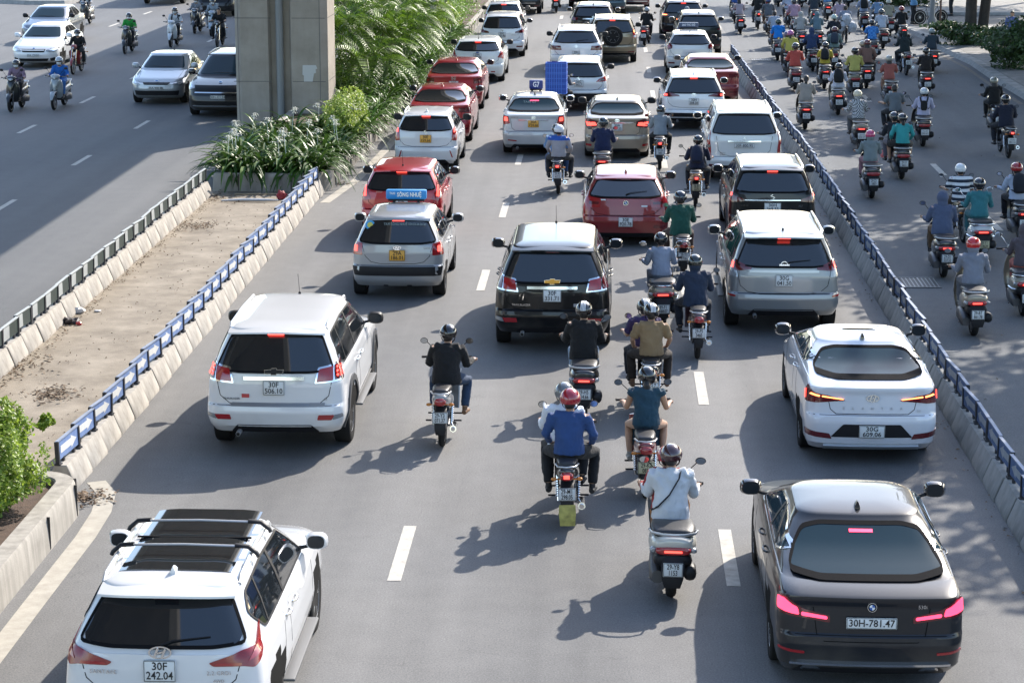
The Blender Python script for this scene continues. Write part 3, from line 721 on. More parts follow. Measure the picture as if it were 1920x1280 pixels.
def moped():
    """underbone motorcycle with thin tail, exposed shocks and spoked wheels"""
    root = empty('motorbike', (0, 0, 0)); P = BIKEP('#444444'); r, wb = .29, 1.22
    bwheel(root, 0, r, .085, True); bwheel(root, wb, r, .075, True)
    b = MB(); b.loft(ly(smooth_secs([(-.38, .74, .06, .035), (-.34, .73, .095, .06), (-.15, .68, .125, .09), (.1, .62, .14, .115), (.35, .56, .13, .13), (.5, .5, .08, .10)]), 16, 2.5)); b.build('tail_fairing', P, root, 60)
    s_ = MB(); s_.loft(ly(smooth_secs([(-.30, .80, .06, .015), (-.26, .81, .10, .035), (-.05, .80, .125, .045), (.15, .775, .125, .045), (.4, .745, .11, .045), (.56, .73, .06, .02)]), 16, 3)); s_.build('seat', SEATM, root, 60)
    g = MB(); g.tube([(.11, -.02, .76), (.135, -.2, .80), (.10, -.37, .81), (0, -.40, .81), (-.10, -.37, .81), (-.135, -.2, .80), (-.11, -.02, .76)], .011, 8); g.build('grab_rail', ALLOY, root, 60)
    t = MB(); t.loft(ly(smooth_secs([(-.43, .70, .045, .03), (-.41, .70, .075, .05), (-.33, .70, .075, .05)]), 14, 2.6)); o = t.build('tail_light', REDL, root, 60)
    t = MB(); t.box((0, -.425, .70), (.07, .02, .045), ch=.006); link('lamp_element', t.mesh('lamp_element', LIT), o)
    for sg in (-1, 1):
        t = MB(); t.tube([(sg*.06, -.36, .66), (sg*.12, -.37, .665)], .008, 6); t.ell((sg*.15, -.37, .665), (.035, .025, .022), 10, 6); t.build('turn_signal', mat('amber lens', (.5, .18, .03), .2), root, 60)
    f = MB(); f.tube([(0, .02, .62), (0, -.2, .60), (0, -.36, .50), (0, -.42, .36), (0, -.41, .26)], [(.05, .02), (.075, .015), (.08, .012), (.075, .010), (.06, .006)], 12, X=(1, 0, 0)); f.build('mudguard', BLACKPL, root, 60)
    for sg in (-1, 1):
        sh = MB(); sh.tube([(sg*.115, .02, .29), (sg*.125, .10, .58)], .016, 8)
        for k in range(8): sh.lathe([(.024, -.006), (.03, 0), (.024, .006)], (sg*(.118+.001*k), .03+.008*k, .35+.026*k), 'z', 10)
        sh.build('shock_absorber', CHROME, root)
        sw = MB(); sw.tube([(sg*.085, 0, .29), (sg*.08, .42, .33)], [(.012, .02)]*2, 6); sw.build('swingarm', ENG, root)
    ch = MB(); ch.box((-.075, .2, .30), (.025, .5, .10), ch=.02); ch.build('chain_case', ENG, root)
    e = MB(); e.box((0, .48, .33), (.20, .34, .18), ch=.05); e.tube([(0, .6, .36), (0, .82, .40)], .06, 12); e.build('engine', ENG, root, 40)
    x_ = MB(); x_.tube([(.10, .55, .24), (.13, .3, .22), (.155, .1, .27), (.165, -.34, .33)], [.018, .02, .045, .045], 12); x_.lathe([(.03, 0), (.03, -.02)], (.165, -.345, .331), 'y', 10); x_.build('muffler', CHROME, root, 50)
    ls = MB()
    for sg in (-1, 1):
        ls.loft([[(sg*(x0), y, z) for x0, y in ((.05, yy), (.16, yy-.06), (.175, yy-.05), (.06, yy+.03))] for yy, z in ((.98, .82), (.96, .65), (.88, .45), (.80, .34))])
    ls.box((0, .72, .60), (.09, .42, .10), ch=.03); ls.build('leg_shield', P, root, 50)
    fm = MB(); fm.tube([(0, wb-.27, .36), (0, wb-.1, .56), (0, wb+.1, .57), (0, wb+.26, .45), (0, wb+.31, .34)], [(.03, .02), (.055, .02), (.058, .02), (.05, .02), (.02, .01)], 12, X=(1, 0, 0)); fm.build('front_mudguard', P, root, 60)
    fo = MB()
    for sg in (-1, 1): fo.tube([(sg*.075, .98, .85), (sg*.075, wb, .29)], .018, 8)
    fo.build('fork', CHROME, root)
    hd = MB(); hd.loft(ly(smooth_secs([(.90, .95, .07, .04), (.96, .97, .11, .07), (1.05, .95, .10, .08), (1.12, .93, .05, .05)]), 14, 2.4)); hd.build('handlebar_cover', P, root, 60)
    hb = MB(); hb.tube([(-.34, .88, 1.02), (-.2, .94, 1.01), (0, .98, .98), (.2, .94, 1.01), (.34, .88, 1.02)], [.018, .016, .012, .016, .018], 8); hb.build('handlebar', BLACKPL, root)
    hl = MB(); hl.loft(ly([(1.10, .93, .06, .05), (1.13, .925, .04, .035)], 12, 2.2)); hl.build('headlight', CLEARL, root, 60)
    pg = MB()
    for yy in (.62, .22): pg.tube([(-.24, yy, .30), (.24, yy, .30)], .013, 6)
    pg.build('foot_peg', BLACKPL, root)
    mirrors(root, .93, 1.03, .26, BLACKPL, .2, .052)
    return root
def bicycle():
    root = empty('bicycle', (0, 0, 0)); r, wb = .33, 1.05
    bwheel(root, 0, r, .04, True); bwheel(root, wb, r, .04, True)
    f = MB(); B = (0, .42, .28); Sx = (0, .30, .78); Hd = (0, .86, .80)
    for a, b in ((B, Sx), (B, Hd), (Sx, Hd), ((0, 0, r), B), ((0, 0, r), (0, .32, .7)), (Hd, (0, 1.05, r)), (Hd, (0, .84, .98))): f.tube([a, b], .016, 8)
    f.build('frame', ENG, root)
    s_ = MB(); s_.ell((0, .27, .84), (.08, .13, .035), 12, 6); s_.build('saddle', SEATM, root, 60)
    h = MB(); h.tube([(-.28, .72, 1.0), (-.1, .84, 1.0), (.1, .84, 1.0), (.28, .72, 1.0)], .012, 8); h.build('handlebar', CHROME, root)
    c = MB(); c.lathe([(.09, -.004), (.09, .004)], (.05, .42, .28), 'x', 20); c.tube([(.06, .42, .28), (.08, .50, .14)], .01, 6); c.box((.12, .50, .14), (.08, .06, .02)); c.tube([(-.06, .42, .28), (-.08, .34, .42)], .01, 6); c.box((-.12, .34, .42), (.08, .06, .02)); c.build('crank', ENG, root)
    k = MB(); k.box((0, -.05, .70), (.14, .36, .02), ch=.005); k.tube([(.06, -.1, .7), (.02, 0, r)], .008, 6); k.tube([(-.06, -.1, .7), (-.02, 0, r)], .008, 6); k.build('rear_rack', ENG, root)
    return root
_proto = {}
def get_bike(kind):
    """a fresh two-wheeler; the first of each kind is used itself, later ones are copies"""
    if kind not in _proto:
        o = {'moto': moped, 'cycle': bicycle}.get(kind, lambda: scooter(kind))(); _proto[kind] = o; return o
    return copy_tree(_proto[kind])
BPLATE = {}
def bike(kind, x, y, rz, color, label, plate_txt=None, lit=True, group=None, ply=False, extra=None, back=True, taillit=LIT, chassis=None):
    o = get_bike(kind); o.location = (x, y, 0); o.rotation_euler = (0, 0, rz)
    for ch in [c for c in o.children if c.name.startswith(('number_plate', 'mudflap'))]: 
        for g_ in ch.children: bpy.data.objects.remove(g_)
        bpy.data.objects.remove(ch)
    tag(o, label, {'moto': 'motorbike', 'cycle': 'bicycle'}.get(kind, 'scooter'), group)
    P = BIKEP(color)
    for ch in o.children:
        n = ch.name.split('.')[0]
        if n in ('tail_fairing', 'leg_shield', 'front_fairing', 'front_mudguard', 'handlebar_cover'): recolor(ch, P)
        if n == 'frame' and kind == 'cycle': recolor(ch, P)
        if n == 'tail_light':
            for g_ in ch.children: recolor(g_, taillit if lit else REDL)
    if kind != 'cycle' and back:
        z = {'moto': .50, 'retro': .38}.get(kind, .43); yy = -.43 if kind == 'moto' else -.405
        key = (plate_txt, ply)
        if plate_txt:
            p = plate(o, lambda u, zz, off: Vector((u, yy-off, zz)), 0, z, plate_txt, ply, wide=(.205, .15), off=.012)
        else:
            m_ = BPLATE.get('m')
            if m_ is None:
                b = MB(); b.box((0, 0, 0), (.205, .012, .15), ch=.005); m_ = BPLATE['m'] = b.mesh('number_plate', PLATEW)
            p = link('number_plate', m_, o, None); p.location = (0, yy-.012, z)
            # small unreadable dark rows kept as digits
            t = random.choice(BROWS); l = link('lettering', t, p); l.location = (0, -.0075, 0); l.rotation_euler = (math.pi/2, 0, 0)
    return o
BROWS = [text_mesh(t, .068, INK, 'lettering', .9) for t in ('29-H1\n482.16', '29-V3\n650.27', '30-K5\n3381', '29-X7\n905.43')]
# ================================================================ people
SKIN = mat('skin', (.42, .24, .15), .55, sheen=.1, var=.06, vscale=12)
SKIN2 = mat('tan skin', (.30, .165, .10), .55, sheen=.1, var=.06, vscale=12)
HAIR = mat('black hair', (.012, .010, .010), .4, bump=.4, bscale=120)
SHOE = mat('dark shoe', (.02, .02, .022), .6)
SOLE = mat('pale shoe', (.35, .33, .30), .7)
def cloth(c):
    if not isinstance(c, str): return c
    return mat('cloth '+str(c), c, .88, sheen=.05, bump=.35, bscale=25, var=.10, vscale=5)
def V(*a): return Vector(a)
POSE = {
 # hip, waist, chest, neck, head, shoulder half, elbow, wrist, hand dir, knee, ankle, toe
 'scoot': dict(hip=(0, .36, .86), wai=(0, .38, 1.01), che=(0, .43, 1.15), neck=(0, .47, 1.285), head=(0, .51, 1.375), sh=(.165, .44, 1.235), el=(.245, .52, .99), wr=(.285, .77, 1.0), hd=(.31, .90, 1.0), kn=(.15, .76, .80), an=(.13, .76, .42), toe=(.14, .93, .37)),
 'moto': dict(hip=(0, .36, .88), wai=(0, .38, 1.03), che=(0, .44, 1.17), neck=(0, .48, 1.305), head=(0, .53, 1.395), sh=(.17, .45, 1.255), el=(.255, .53, 1.01), wr=(.295, .77, 1.02), hd=(.31, .88, 1.02), kn=(.23, .74, .74), an=(.21, .60, .38), toe=(.22, .76, .33)),
 'pill': dict(hip=(0, .04, .92), wai=(0, .04, 1.07), che=(0, .08, 1.21), neck=(0, .11, 1.345), head=(0, .15, 1.435), sh=(.175, .08, 1.295), el=(.27, .10, 1.07), wr=(.24, .28, .93), hd=(.21, .35, .90), kn=(.27, .40, .79), an=(.25, .28, .42), toe=(.26, .44, .37)),
 'bent': dict(hip=(0, .34, .88), wai=(0, .37, 1.02), che=(0, .46, 1.15), neck=(0, .54, 1.27), head=(0, .61, 1.345), sh=(.17, .50, 1.225), el=(.27, .60, .99), wr=(.30, .80, 1.01), hd=(.31, .89, 1.01), kn=(.24, .74, .74), an=(.21, .60, .38), toe=(.22, .76, .33)),
 'stand': dict(hip=(0, 0, .90), wai=(0, 0, 1.06), che=(0, .01, 1.22), neck=(0, .0, 1.38), head=(0, .02, 1.48), sh=(.175, 0, 1.33), el=(.24, .0, 1.08), wr=(.24, .10, .86), hd=(.23, .14, .80), kn=(.10, .03, .49), an=(.10, -.02, .09), toe=(.11, .13, .04)),
}
def mir(p, sg): return V(p[0]*sg, p[1], p[2])
def remesh(mb, name, vox, dec=.5, mats=None, noise_amp=0, seed=0, sm=3):
    me = mb.mesh(name, mats, 0, True); o = bpy.data.objects.new(name, me); COL.objects.link(o)
    r = o.modifiers.new('r', 'REMESH'); r.mode = 'VOXEL'; r.voxel_size = vox
    s_ = o.modifiers.new('s', 'SMOOTH'); s_.factor = .6; s_.iterations = sm
    if dec < 1: d = o.modifiers.new('d', 'DECIMATE'); d.ratio = dec
    me = evalmods(o, name)
    if noise_amp:
        ns = [v.normal.copy() for v in me.vertices]
        for v, n in zip(me.vertices, ns):
            c = v.co; a = noise.noise(V(c.x*7+seed+c.z*5, c.y*7, c.z*15-abs(c.x)*12))*.7+noise.noise(V(c.x*20+c.z*14, c.y*20+seed, c.z*26-abs(c.x)*20))*.45
            v.co = c+n*noise_amp*a
    me.materials.clear(); me.materials.append(mats)
    me.polygons.foreach_set('use_smooth', [True]*len(me.polygons)); me.update(); return me
_pm = {}
def limb(mb, pts, rads, n=10): mb.tube(pts, rads, n)
def body_mesh(pose, skin):
    k = ('b', pose, skin.name)
    if k in _pm: return _pm[k]
    p = POSE[pose]; b = MB(); h = V(*p['head']); nk = V(*p['neck'])
    b.tube([V(*p['hip'])-V(0, 0, .09), p['hip'], p['wai'], p['che'], nk-V(0, 0, .02)], [(.13, .10), (.15, .115), (.125, .095), (.145, .10), (.06, .055)], 14, X=(1, 0, 0))
    b.tube([nk-V(0, 0, .04), h-V(0, .01, .03)], .05, 10)
    b.ell(h+V(0, 0, .02), (.073, .09, .095), 16, 10); b.ell(h+V(0, .025, -.045), (.052, .060, .060), 12, 8)
    b.tube([h+V(0, .085, .015), h+V(0, .108, -.02), h+V(0, .09, -.03)], [.008, .015, .010], 6)
    b.tube([h+V(-.022, .078, -.052), h+V(0, .088, -.052), h+V(.022, .078, -.052)], .007, 6)
    for sg in (-1, 1):
        b.ell(h+V(sg*.076, -.005, 0), (.012, .02, .03), 8, 6)
        S, E, W, Hn = (mir(p[q], sg) for q in ('sh', 'el', 'wr', 'hd'))
        b.tube([V(*p['che'])+V(sg*.08, 0, .05), S], [.06, .055], 10)
        b.tube([S, S.lerp(E, .5), E, E.lerp(W, .35), W], [.052, .046, .037, .037, .026], 10)
        d = (Hn-W).normalized(); b.tube([W, W+d*.04, W+d*.085], [(.026, .020), (.040, .018), (.038, .017)], 10, X=(1, 0, 0))
        K, A, T = (mir(p[q], sg) for q in ('kn', 'an', 'toe')); Hp = V(*p['hip'])+V(sg*.09, 0, -.03)
        b.tube([Hp, Hp.lerp(K, .5), K, K.lerp(A, .35), A], [.085, .075, .052, .052, .035], 12)
    me = remesh(b, 'body', .0115, .55, skin, sm=2)
    # fingers and thumb, closed round the grip (or lying on the thigh), eyes
    f = MB()
    for sg in (-1, 1):
        W, Hn = mir(p['wr'], sg), mir(p['hd'], sg); d = (Hn-W).normalized(); side = V(sg, 0, 0); dn = d.cross(side)*sg; dn = dn if dn.z < 0 else -dn
        for i, (o, l) in enumerate(((-.030, .9), (-.010, 1.0), (.010, .95), (.030, .75))):
            a = W+d*.075+side*o; curl = 1.0 if pose not in ('pill', 'stand') else .35
            f.tube([a, a+d*.028*l+dn*.004, a+d*.040*l+dn*.026*curl*l+d*.012*(1-curl), a+d*(.022+.03*(1-curl))*l+dn*.044*curl*l], [.0095, .0085, .008, .006], 6)
        a = W+d*.03-side*.030; f.tube([a, a-side*.018+d*.02+dn*.012, a-side*.012+d*.04+dn*.026], [.011, .010, .007], 6)
    bm = bmesh.new(); bm.from_mesh(me); tm = f.mesh('t', skin, 60); bm.from_mesh(tm); n0 = len(bm.faces)
    e = MB(); e.cur = 1
    for sg in (-1, 1):
        e.cur = 1; e.ell(h+V(sg*.030, .083, .018), (.012, .008, .007), 8, 6); e.cur = 2; e.ell(h+V(sg*.030, .088, .018), (.006, .005, .006), 8, 5)
    e.cur = 2
    for sg in (-1, 1): e.tube([h+V(sg*.015, .092, .036), h+V(sg*.045, .082, .036)], .004, 5)
    em = e.mesh('t2', [skin, mat('eye white', (.6, .6, .58), .3), HAIR], 60); bm.from_mesh(em)
    for fc in bm.faces: fc.smooth = True
    bm.to_mesh(me); bm.free(); me.materials.append(mat('eye white', (.6, .6, .58), .3)); me.materials.append(HAIR)
    _pm[k] = me; return me
def shirt_mesh(pose, sleeve, loose, seed):
    k = ('s', pose, sleeve, loose, seed)
    if k in _pm: return _pm[k]
    p = POSE[pose]; b = MB(); L = 1+loose*.12; hp = V(*p['hip'])
    che, wai = V(*p['che']), V(*p['wai']); nk = V(*p['neck'])
    hem = hp-V(0, 0, .05+.05*loose)
    b.tube([hem, hp+V(0, 0, .03), wai, che, che+V(0, .01, .075), nk-V(0, 0, .015)], [(.185*L, .150*L), (.172*L, .138*L), (.158*L, .118*L), (.180*L, .122*L), (.150, .095), (.062, .058)], 18, X=(1, 0, 0))
    for sg in (-1, 1):
        S, E, W = (mir(p[q], sg) for q in ('sh', 'el', 'wr'))
        b.tube([che+V(sg*.07, 0, .055), S+V(0, 0, -.008)], [.075, .068*L], 12)
        if sleeve == 'L': b.tube([S, S.lerp(E, .5), E, E.lerp(W, .5), E.lerp(W, .93)], [.068*L, .060*L, .053*L, .047*L, .036*L], 12)
        elif sleeve == 'S': b.tube([S, S.lerp(E, .5), S.lerp(E, .85)], [.068*L, .066*L, .066*L], 12)
        else: b.tube([S, S.lerp(E, .25)], [.064, .066], 12)
    me = remesh(b, 'shirt', .013, .6, cloth('#888888'), .017, seed, 1); _pm[k] = me; return me
def bottom_mesh(pose, kind, seed=0):
    k = ('t', pose, kind)
    if k in _pm: return _pm[k]
    p = POSE[pose]; b = MB(); hp = V(*p['hip'])
    b.tube([hp-V(0, 0, .10), hp-V(0, 0, .03), hp+V(0, 0, .06)], [(.155, .12), (.168, .135), (.145, .115)], 16, X=(1, 0, 0))
    if kind in 'KD':
        K0, K1 = mir(p['kn'], -1), mir(p['kn'], 1); km = (K0+K1)/2; A = (mir(p['an'], 1)+mir(p['an'], -1))/2
        b.tube([hp-V(0, .02, .05), hp.lerp(km, .5), km+V(0, .01, 0), km.lerp(A, .25)+V(0, .03, 0), km.lerp(A, .75)+V(0, .04, 0)], [(.17, .11), (.19, .10), (.20, .09), (.20, .085), (.21, .085)], 16, X=(1, 0, 0))
    for sg in (-1, 1):
        K, A = mir(p['kn'], sg), mir(p['an'], sg); Hp = hp+V(sg*.09, 0, -.03)
        if kind in 'TK': b.tube([Hp, Hp.lerp(K, .5), K, K.lerp(A, .4), K.lerp(A, .93)], [.098, .090, .072, .068, .058], 12)
        elif kind == 'H': b.tube([Hp, Hp.lerp(K, .5), Hp.lerp(K, .95)], [.098, .092, .085], 12)
    me = remesh(b, {'K': 'skirt', 'D': 'skirt', 'H': 'shorts'}.get(kind, 'trousers'), .013, .6, cloth('#888888'), .009, seed, 2); _pm[k] = me; return me
def shoe_mesh(pose, sg):
    k = ('f', pose, sg)
    if k in _pm: return _pm[k]
    p = POSE[pose]; A, T = mir(p['an'], sg), mir(p['toe'], sg); b = MB(); d = (T-A); d.z = 0; d.normalize(); z = min(T.z, A.z)-.0
    base = V(A.x, A.y, T.z-.02)
    b.tube([base-d*.06+V(0, 0, .02), base-d*.02+V(0, 0, .025), base+d*.08+V(0, 0, .02), base+d*.15+V(0, 0, .008), base+d*.195], [(.03, .03), (.038, .042), (.042, .038), (.044, .028), (.025, .018)], 12, X=(1, 0, 0))
    b.tube([base+V(0, 0, .03), A+V(0, 0, .03)], [.036, .036], 10)
    me = b.mesh('shoe', SHOE, 60); _pm[k] = me; return me
def helmet_mesh(full=False):
    k = ('h', full)
    if k in _pm: return _pm[k]
    b = MB(); rings = []; n = 24; m = 9
    for i in range(1, m+1):
        t = i/m; ring = []
        for q in range(n):
            a = 2*math.pi*q/n; ca, sa = math.cos(a), math.sin(a)
            low = 92 if sa > .3 else (118 if sa < -.2 else 112)
            if full and sa <= .3: low = 128
            th = R(low)*t; ring.append((.118*math.sin(th)*ca, .138*math.sin(th)*sa-.008, .118*math.cos(th)+.01))
        rings.append(ring)
    ins = [[(x*.88, y*.88, z*.9+.004) for x, y, z in r_] for r_ in reversed(rings)]
    b.loft(rings+ins)
    me = b.mesh('helmet', mat('helmet black', (.012, .012, .014), .18, coat=.8), 60)
    v = MB(); P = [R(a) for a in range(-62, 63, 12)]
    v.loft([[(.118*math.sin(a), .125*math.cos(a)-.008, .02), (.125*math.sin(a), (.135+.05*math.cos(a*1.3))*math.cos(a)-.008, .006), (.125*math.sin(a), (.135+.05*math.cos(a*1.3))*math.cos(a)-.008, .0), (.118*math.sin(a), .125*math.cos(a)-.008, .012)] for a in P])
    vm = v.mesh('visor', BLACKPL, 60)
    s_ = MB()
    for sg in (-1, 1): s_.tube([(sg*.095, -.01, -.03), (sg*.082, .02, -.09), (sg*.03, .045, -.135), (0, .05, -.14)], [(.004, .009)]*4, 6)
    st = MB()
    for x in (-.028, -.010, .010, .028): st.tube([(x, .139*math.sin(R(a))*-1-.008, .121*math.cos(R(a))+.01) for a in range(-30, 95, 12)], [(.006, .003)]*11, 6, X=(1, 0, 0))
    _pm[k] = (me, vm, s_.mesh('chin_strap', BLACKPL, 60), st.mesh('stripe', mat('stripe', (.6, .6, .6), .5), 60)); return _pm[k]
def helm(root, at, col, stripe=None, tilt=0, visor=None):
    me, vm, sm, st = helmet_mesh(); m_ = mat('helmet '+str(col), col, .16, coat=1.0)
    o = link('helmet', me, root, m_); o.location = at; o.rotation_euler = (tilt, 0, 0)
    link('visor', vm, o, mat('helmet '+str(visor), visor, .16, coat=1.0) if visor else None); link('chin_strap', sm, o)
    if stripe: link('stripe', st, o, mat('stripe '+str(stripe), stripe, .5))
    return o
def hair_mesh(kind):
    k = ('hair', kind)
    if k in _pm: return _pm[k]
    b = MB()
    if kind == 'short': b.ell((0, -.012, .04), (.083, .098, .088), 14, 9); b.ell((0, -.04, -.02), (.070, .062, .062), 12, 7)
    elif kind == 'long':
        b.tube([(0, -.055, .02), (0, -.10, -.08), (0, -.125, -.22), (0, -.12, -.38), (0, -.115, -.46)], [(.075, .05), (.085, .04), (.080, .03), (.060, .022), (.02, .01)], 14, X=(1, 0, 0))
    elif kind == 'tail':
        b.tube([(0, -.085, .0), (0, -.13, -.06), (0, -.13, -.18), (0, -.12, -.30)], [(.03, .03), (.042, .035), (.035, .025), (.01, .01)], 12, X=(1, 0, 0))
    b.tube([(0, -.05, .0), (0, -.06, -.06)], [.075, .05], 12)
    me = remesh(b, 'hair', .010, .7, HAIR, .006, 3, 1); _pm[k] = me; return me
def hood_mesh():
    if 'hood' in _pm: return _pm['hood']
    b = MB(); b.ell((0, -.015, .035), (.108, .122, .122), 16, 10); b.tube([(0, -.02, -.02), (0, -.04, -.10), (0, -.03, -.17)], [(.09, .09), (.095, .085), (.13, .09)], 14, X=(1, 0, 0))
    me = remesh(b, 'hood', .012, .6, cloth('#888888'), .008, 5, 2)
    bm = bmesh.new(); bm.from_mesh(me); bmesh.ops.delete(bm, geom=[v for v in bm.verts if v.co.y > .085 and abs(v.co.x) < .07 and -.07 < v.co.z < .10], context='VERTS'); bm.to_mesh(me); bm.free()
    _pm['hood'] = me; return me
def mask_mesh():
    if 'mask' in _pm: return _pm['mask']
    b = MB(); b.loft([[(.072*s_*math.sin(R(a)), .02+(.085+o)*math.cos(R(a))*s_, z) for a in range(-75, 76, 15)]+[(.066*s_*math.sin(R(a)), .02+(.078+o)*math.cos(R(a))*s_, z) for a in range(75, -76, -15)] for z, s_, o in ((.0, 1.02, .018), (-.03, 1.06, .022), (-.06, .98, .016), (-.085, .80, .008))])
    _pm['mask'] = b.mesh('face_mask', mat('white face mask', (.6, .63, .65), .8), 60); return _pm['mask']
def person(bx, by, rz, pose, lab, shirt, sleeve='L', bottom='T', bcol='#1b1c20', head='#101012', extras='', dy=0, scale=1.0, skin=None, loose=0, seed=0, group=None, stripe=None, visor=None, dx=0):
    """bx, by, rz: where the bike under the person stands"""
    skin = skin or SKIN; c, s_ = math.cos(rz), math.sin(rz); rz = rz+R(((seed*53) % 13)-6)
    root = empty('person', (bx-dy*s_+dx*c, by+dy*c+dx*s_, 0), rz, lab, 'person', group)
    p = POSE[pose]; link('body', body_mesh(pose, skin), root, skin)
    sh = link('shirt', shirt_mesh(pose, sleeve, loose, seed % 2), root, cloth(shirt) if isinstance(shirt, str) else shirt)
    bo = link({'K': 'skirt', 'D': 'skirt', 'H': 'shorts'}.get(bottom, 'trousers'), bottom_mesh(pose, bottom), root, cloth(bcol))
    sm = SOLE if 'W' in extras else SHOE
    if 'B' in extras: sm = mat('sandal brown', (.20, .11, .06), .6)
    for sg in (-1, 1): link('shoe', shoe_mesh(pose, sg), root, sm)
    h = V(*p['head']); tl = -.10 if pose != 'stand' else 0
    if pose == 'bent': tl = -.30
    if head == 'hood': o = link('hood', hood_mesh(), root, cloth(shirt)); o.location = h; o.rotation_euler = (tl, 0, 0)
    elif head in ('hair', 'long', 'tail'):
        o = link('hair', hair_mesh('short'), root); o.location = h
        if head != 'hair': o2 = link('hair', hair_mesh(head), root, HAIR); o2.location = h
    elif head.startswith('#'):
        hz = R(((seed*37) % 50)-25)*(1 if seed > 8 else .4)
        helm(root, h+V(0, 0, .030), head, stripe, tl, visor).rotation_euler[2] = hz
        hk = 'long' if 'l' in extras else ('tail' if 't' in extras else 'nape')
        if hk != 'nape': o = link('hair', hair_mesh(hk), root); o.location = h
        else: o = link('hair', hair_mesh('short'), root); o.location = h-V(0, 0, .006); o.scale = (.96, .96, .9)
    if 'm' in extras: o = link('face_mask', mask_mesh(), root); o.location = h
    if 'h' in extras: o = link('hood', hood_mesh(), root, cloth(shirt)); o.location = h+V(0, -.01, -.045); o.scale = (.9, .9, .8)
    root.scale = (scale, scale, scale); root.location.z = 0
    if scale != 1: # keep the hips on the seat
        root.location.z = p['hip'][2]*(1-scale); root.location.x += -(p['hip'][1]*(1-scale))*s_; root.location.y += p['hip'][1]*(1-scale)*c
    return root
def backpack(per, pose, col, lab, big=1.0):
    k = ('pack', pose, big)
    p = POSE[pose]; che = V(*p['che']); wai = V(*p['wai'])
    if k not in _pm:
        b = MB(); d = (che-wai).normalized(); c0 = wai-d*.06+V(0, -.20, 0)
        b.tube([c0, c0+d*.03, c0+d*.2, c0+d*.36*big, c0+d*.40*big+V(0, .02, 0)], [(.10*big, .05), (.135*big, .085*big), (.145*big, .09*big), (.12*big, .07), (.06, .03)], 18, X=(1, 0, 0))
        pk = MB(); pk.tube([c0+d*.06+V(0, -.08*big, 0), c0+d*.20+V(0, -.10*big, 0)], [(.09, .02), (.085, .02)], 12, X=(1, 0, 0))
        s_ = MB()
        for sg in (-1, 1): s_.tube([c0+d*.34*big+V(sg*.07, .05, 0), che+V(sg*.105, -.06, .135), che+V(sg*.105, .08, .10), che+V(sg*.12, .12, -.02), wai+V(sg*.14, .05, -.0), c0+d*.04+V(sg*.12, .07, 0)], [(.022, .008)]*6, 8, X=(1, 0, 0))
        _pm[k] = (b.mesh('bag_body', cloth('#222222'), 60), pk.mesh('pocket', cloth('#222222'), 60), s_.mesh('strap', cloth('#16161a'), 60))
    r = empty('backpack', per.location.copy(), per.rotation_euler.z, lab, 'backpack'); r.scale = per.scale
    for nm, me in zip(('bag_body', 'pocket', 'strap'), _pm[k]): link(nm, me, r, cloth(col) if nm != 'strap' else None)
    return r
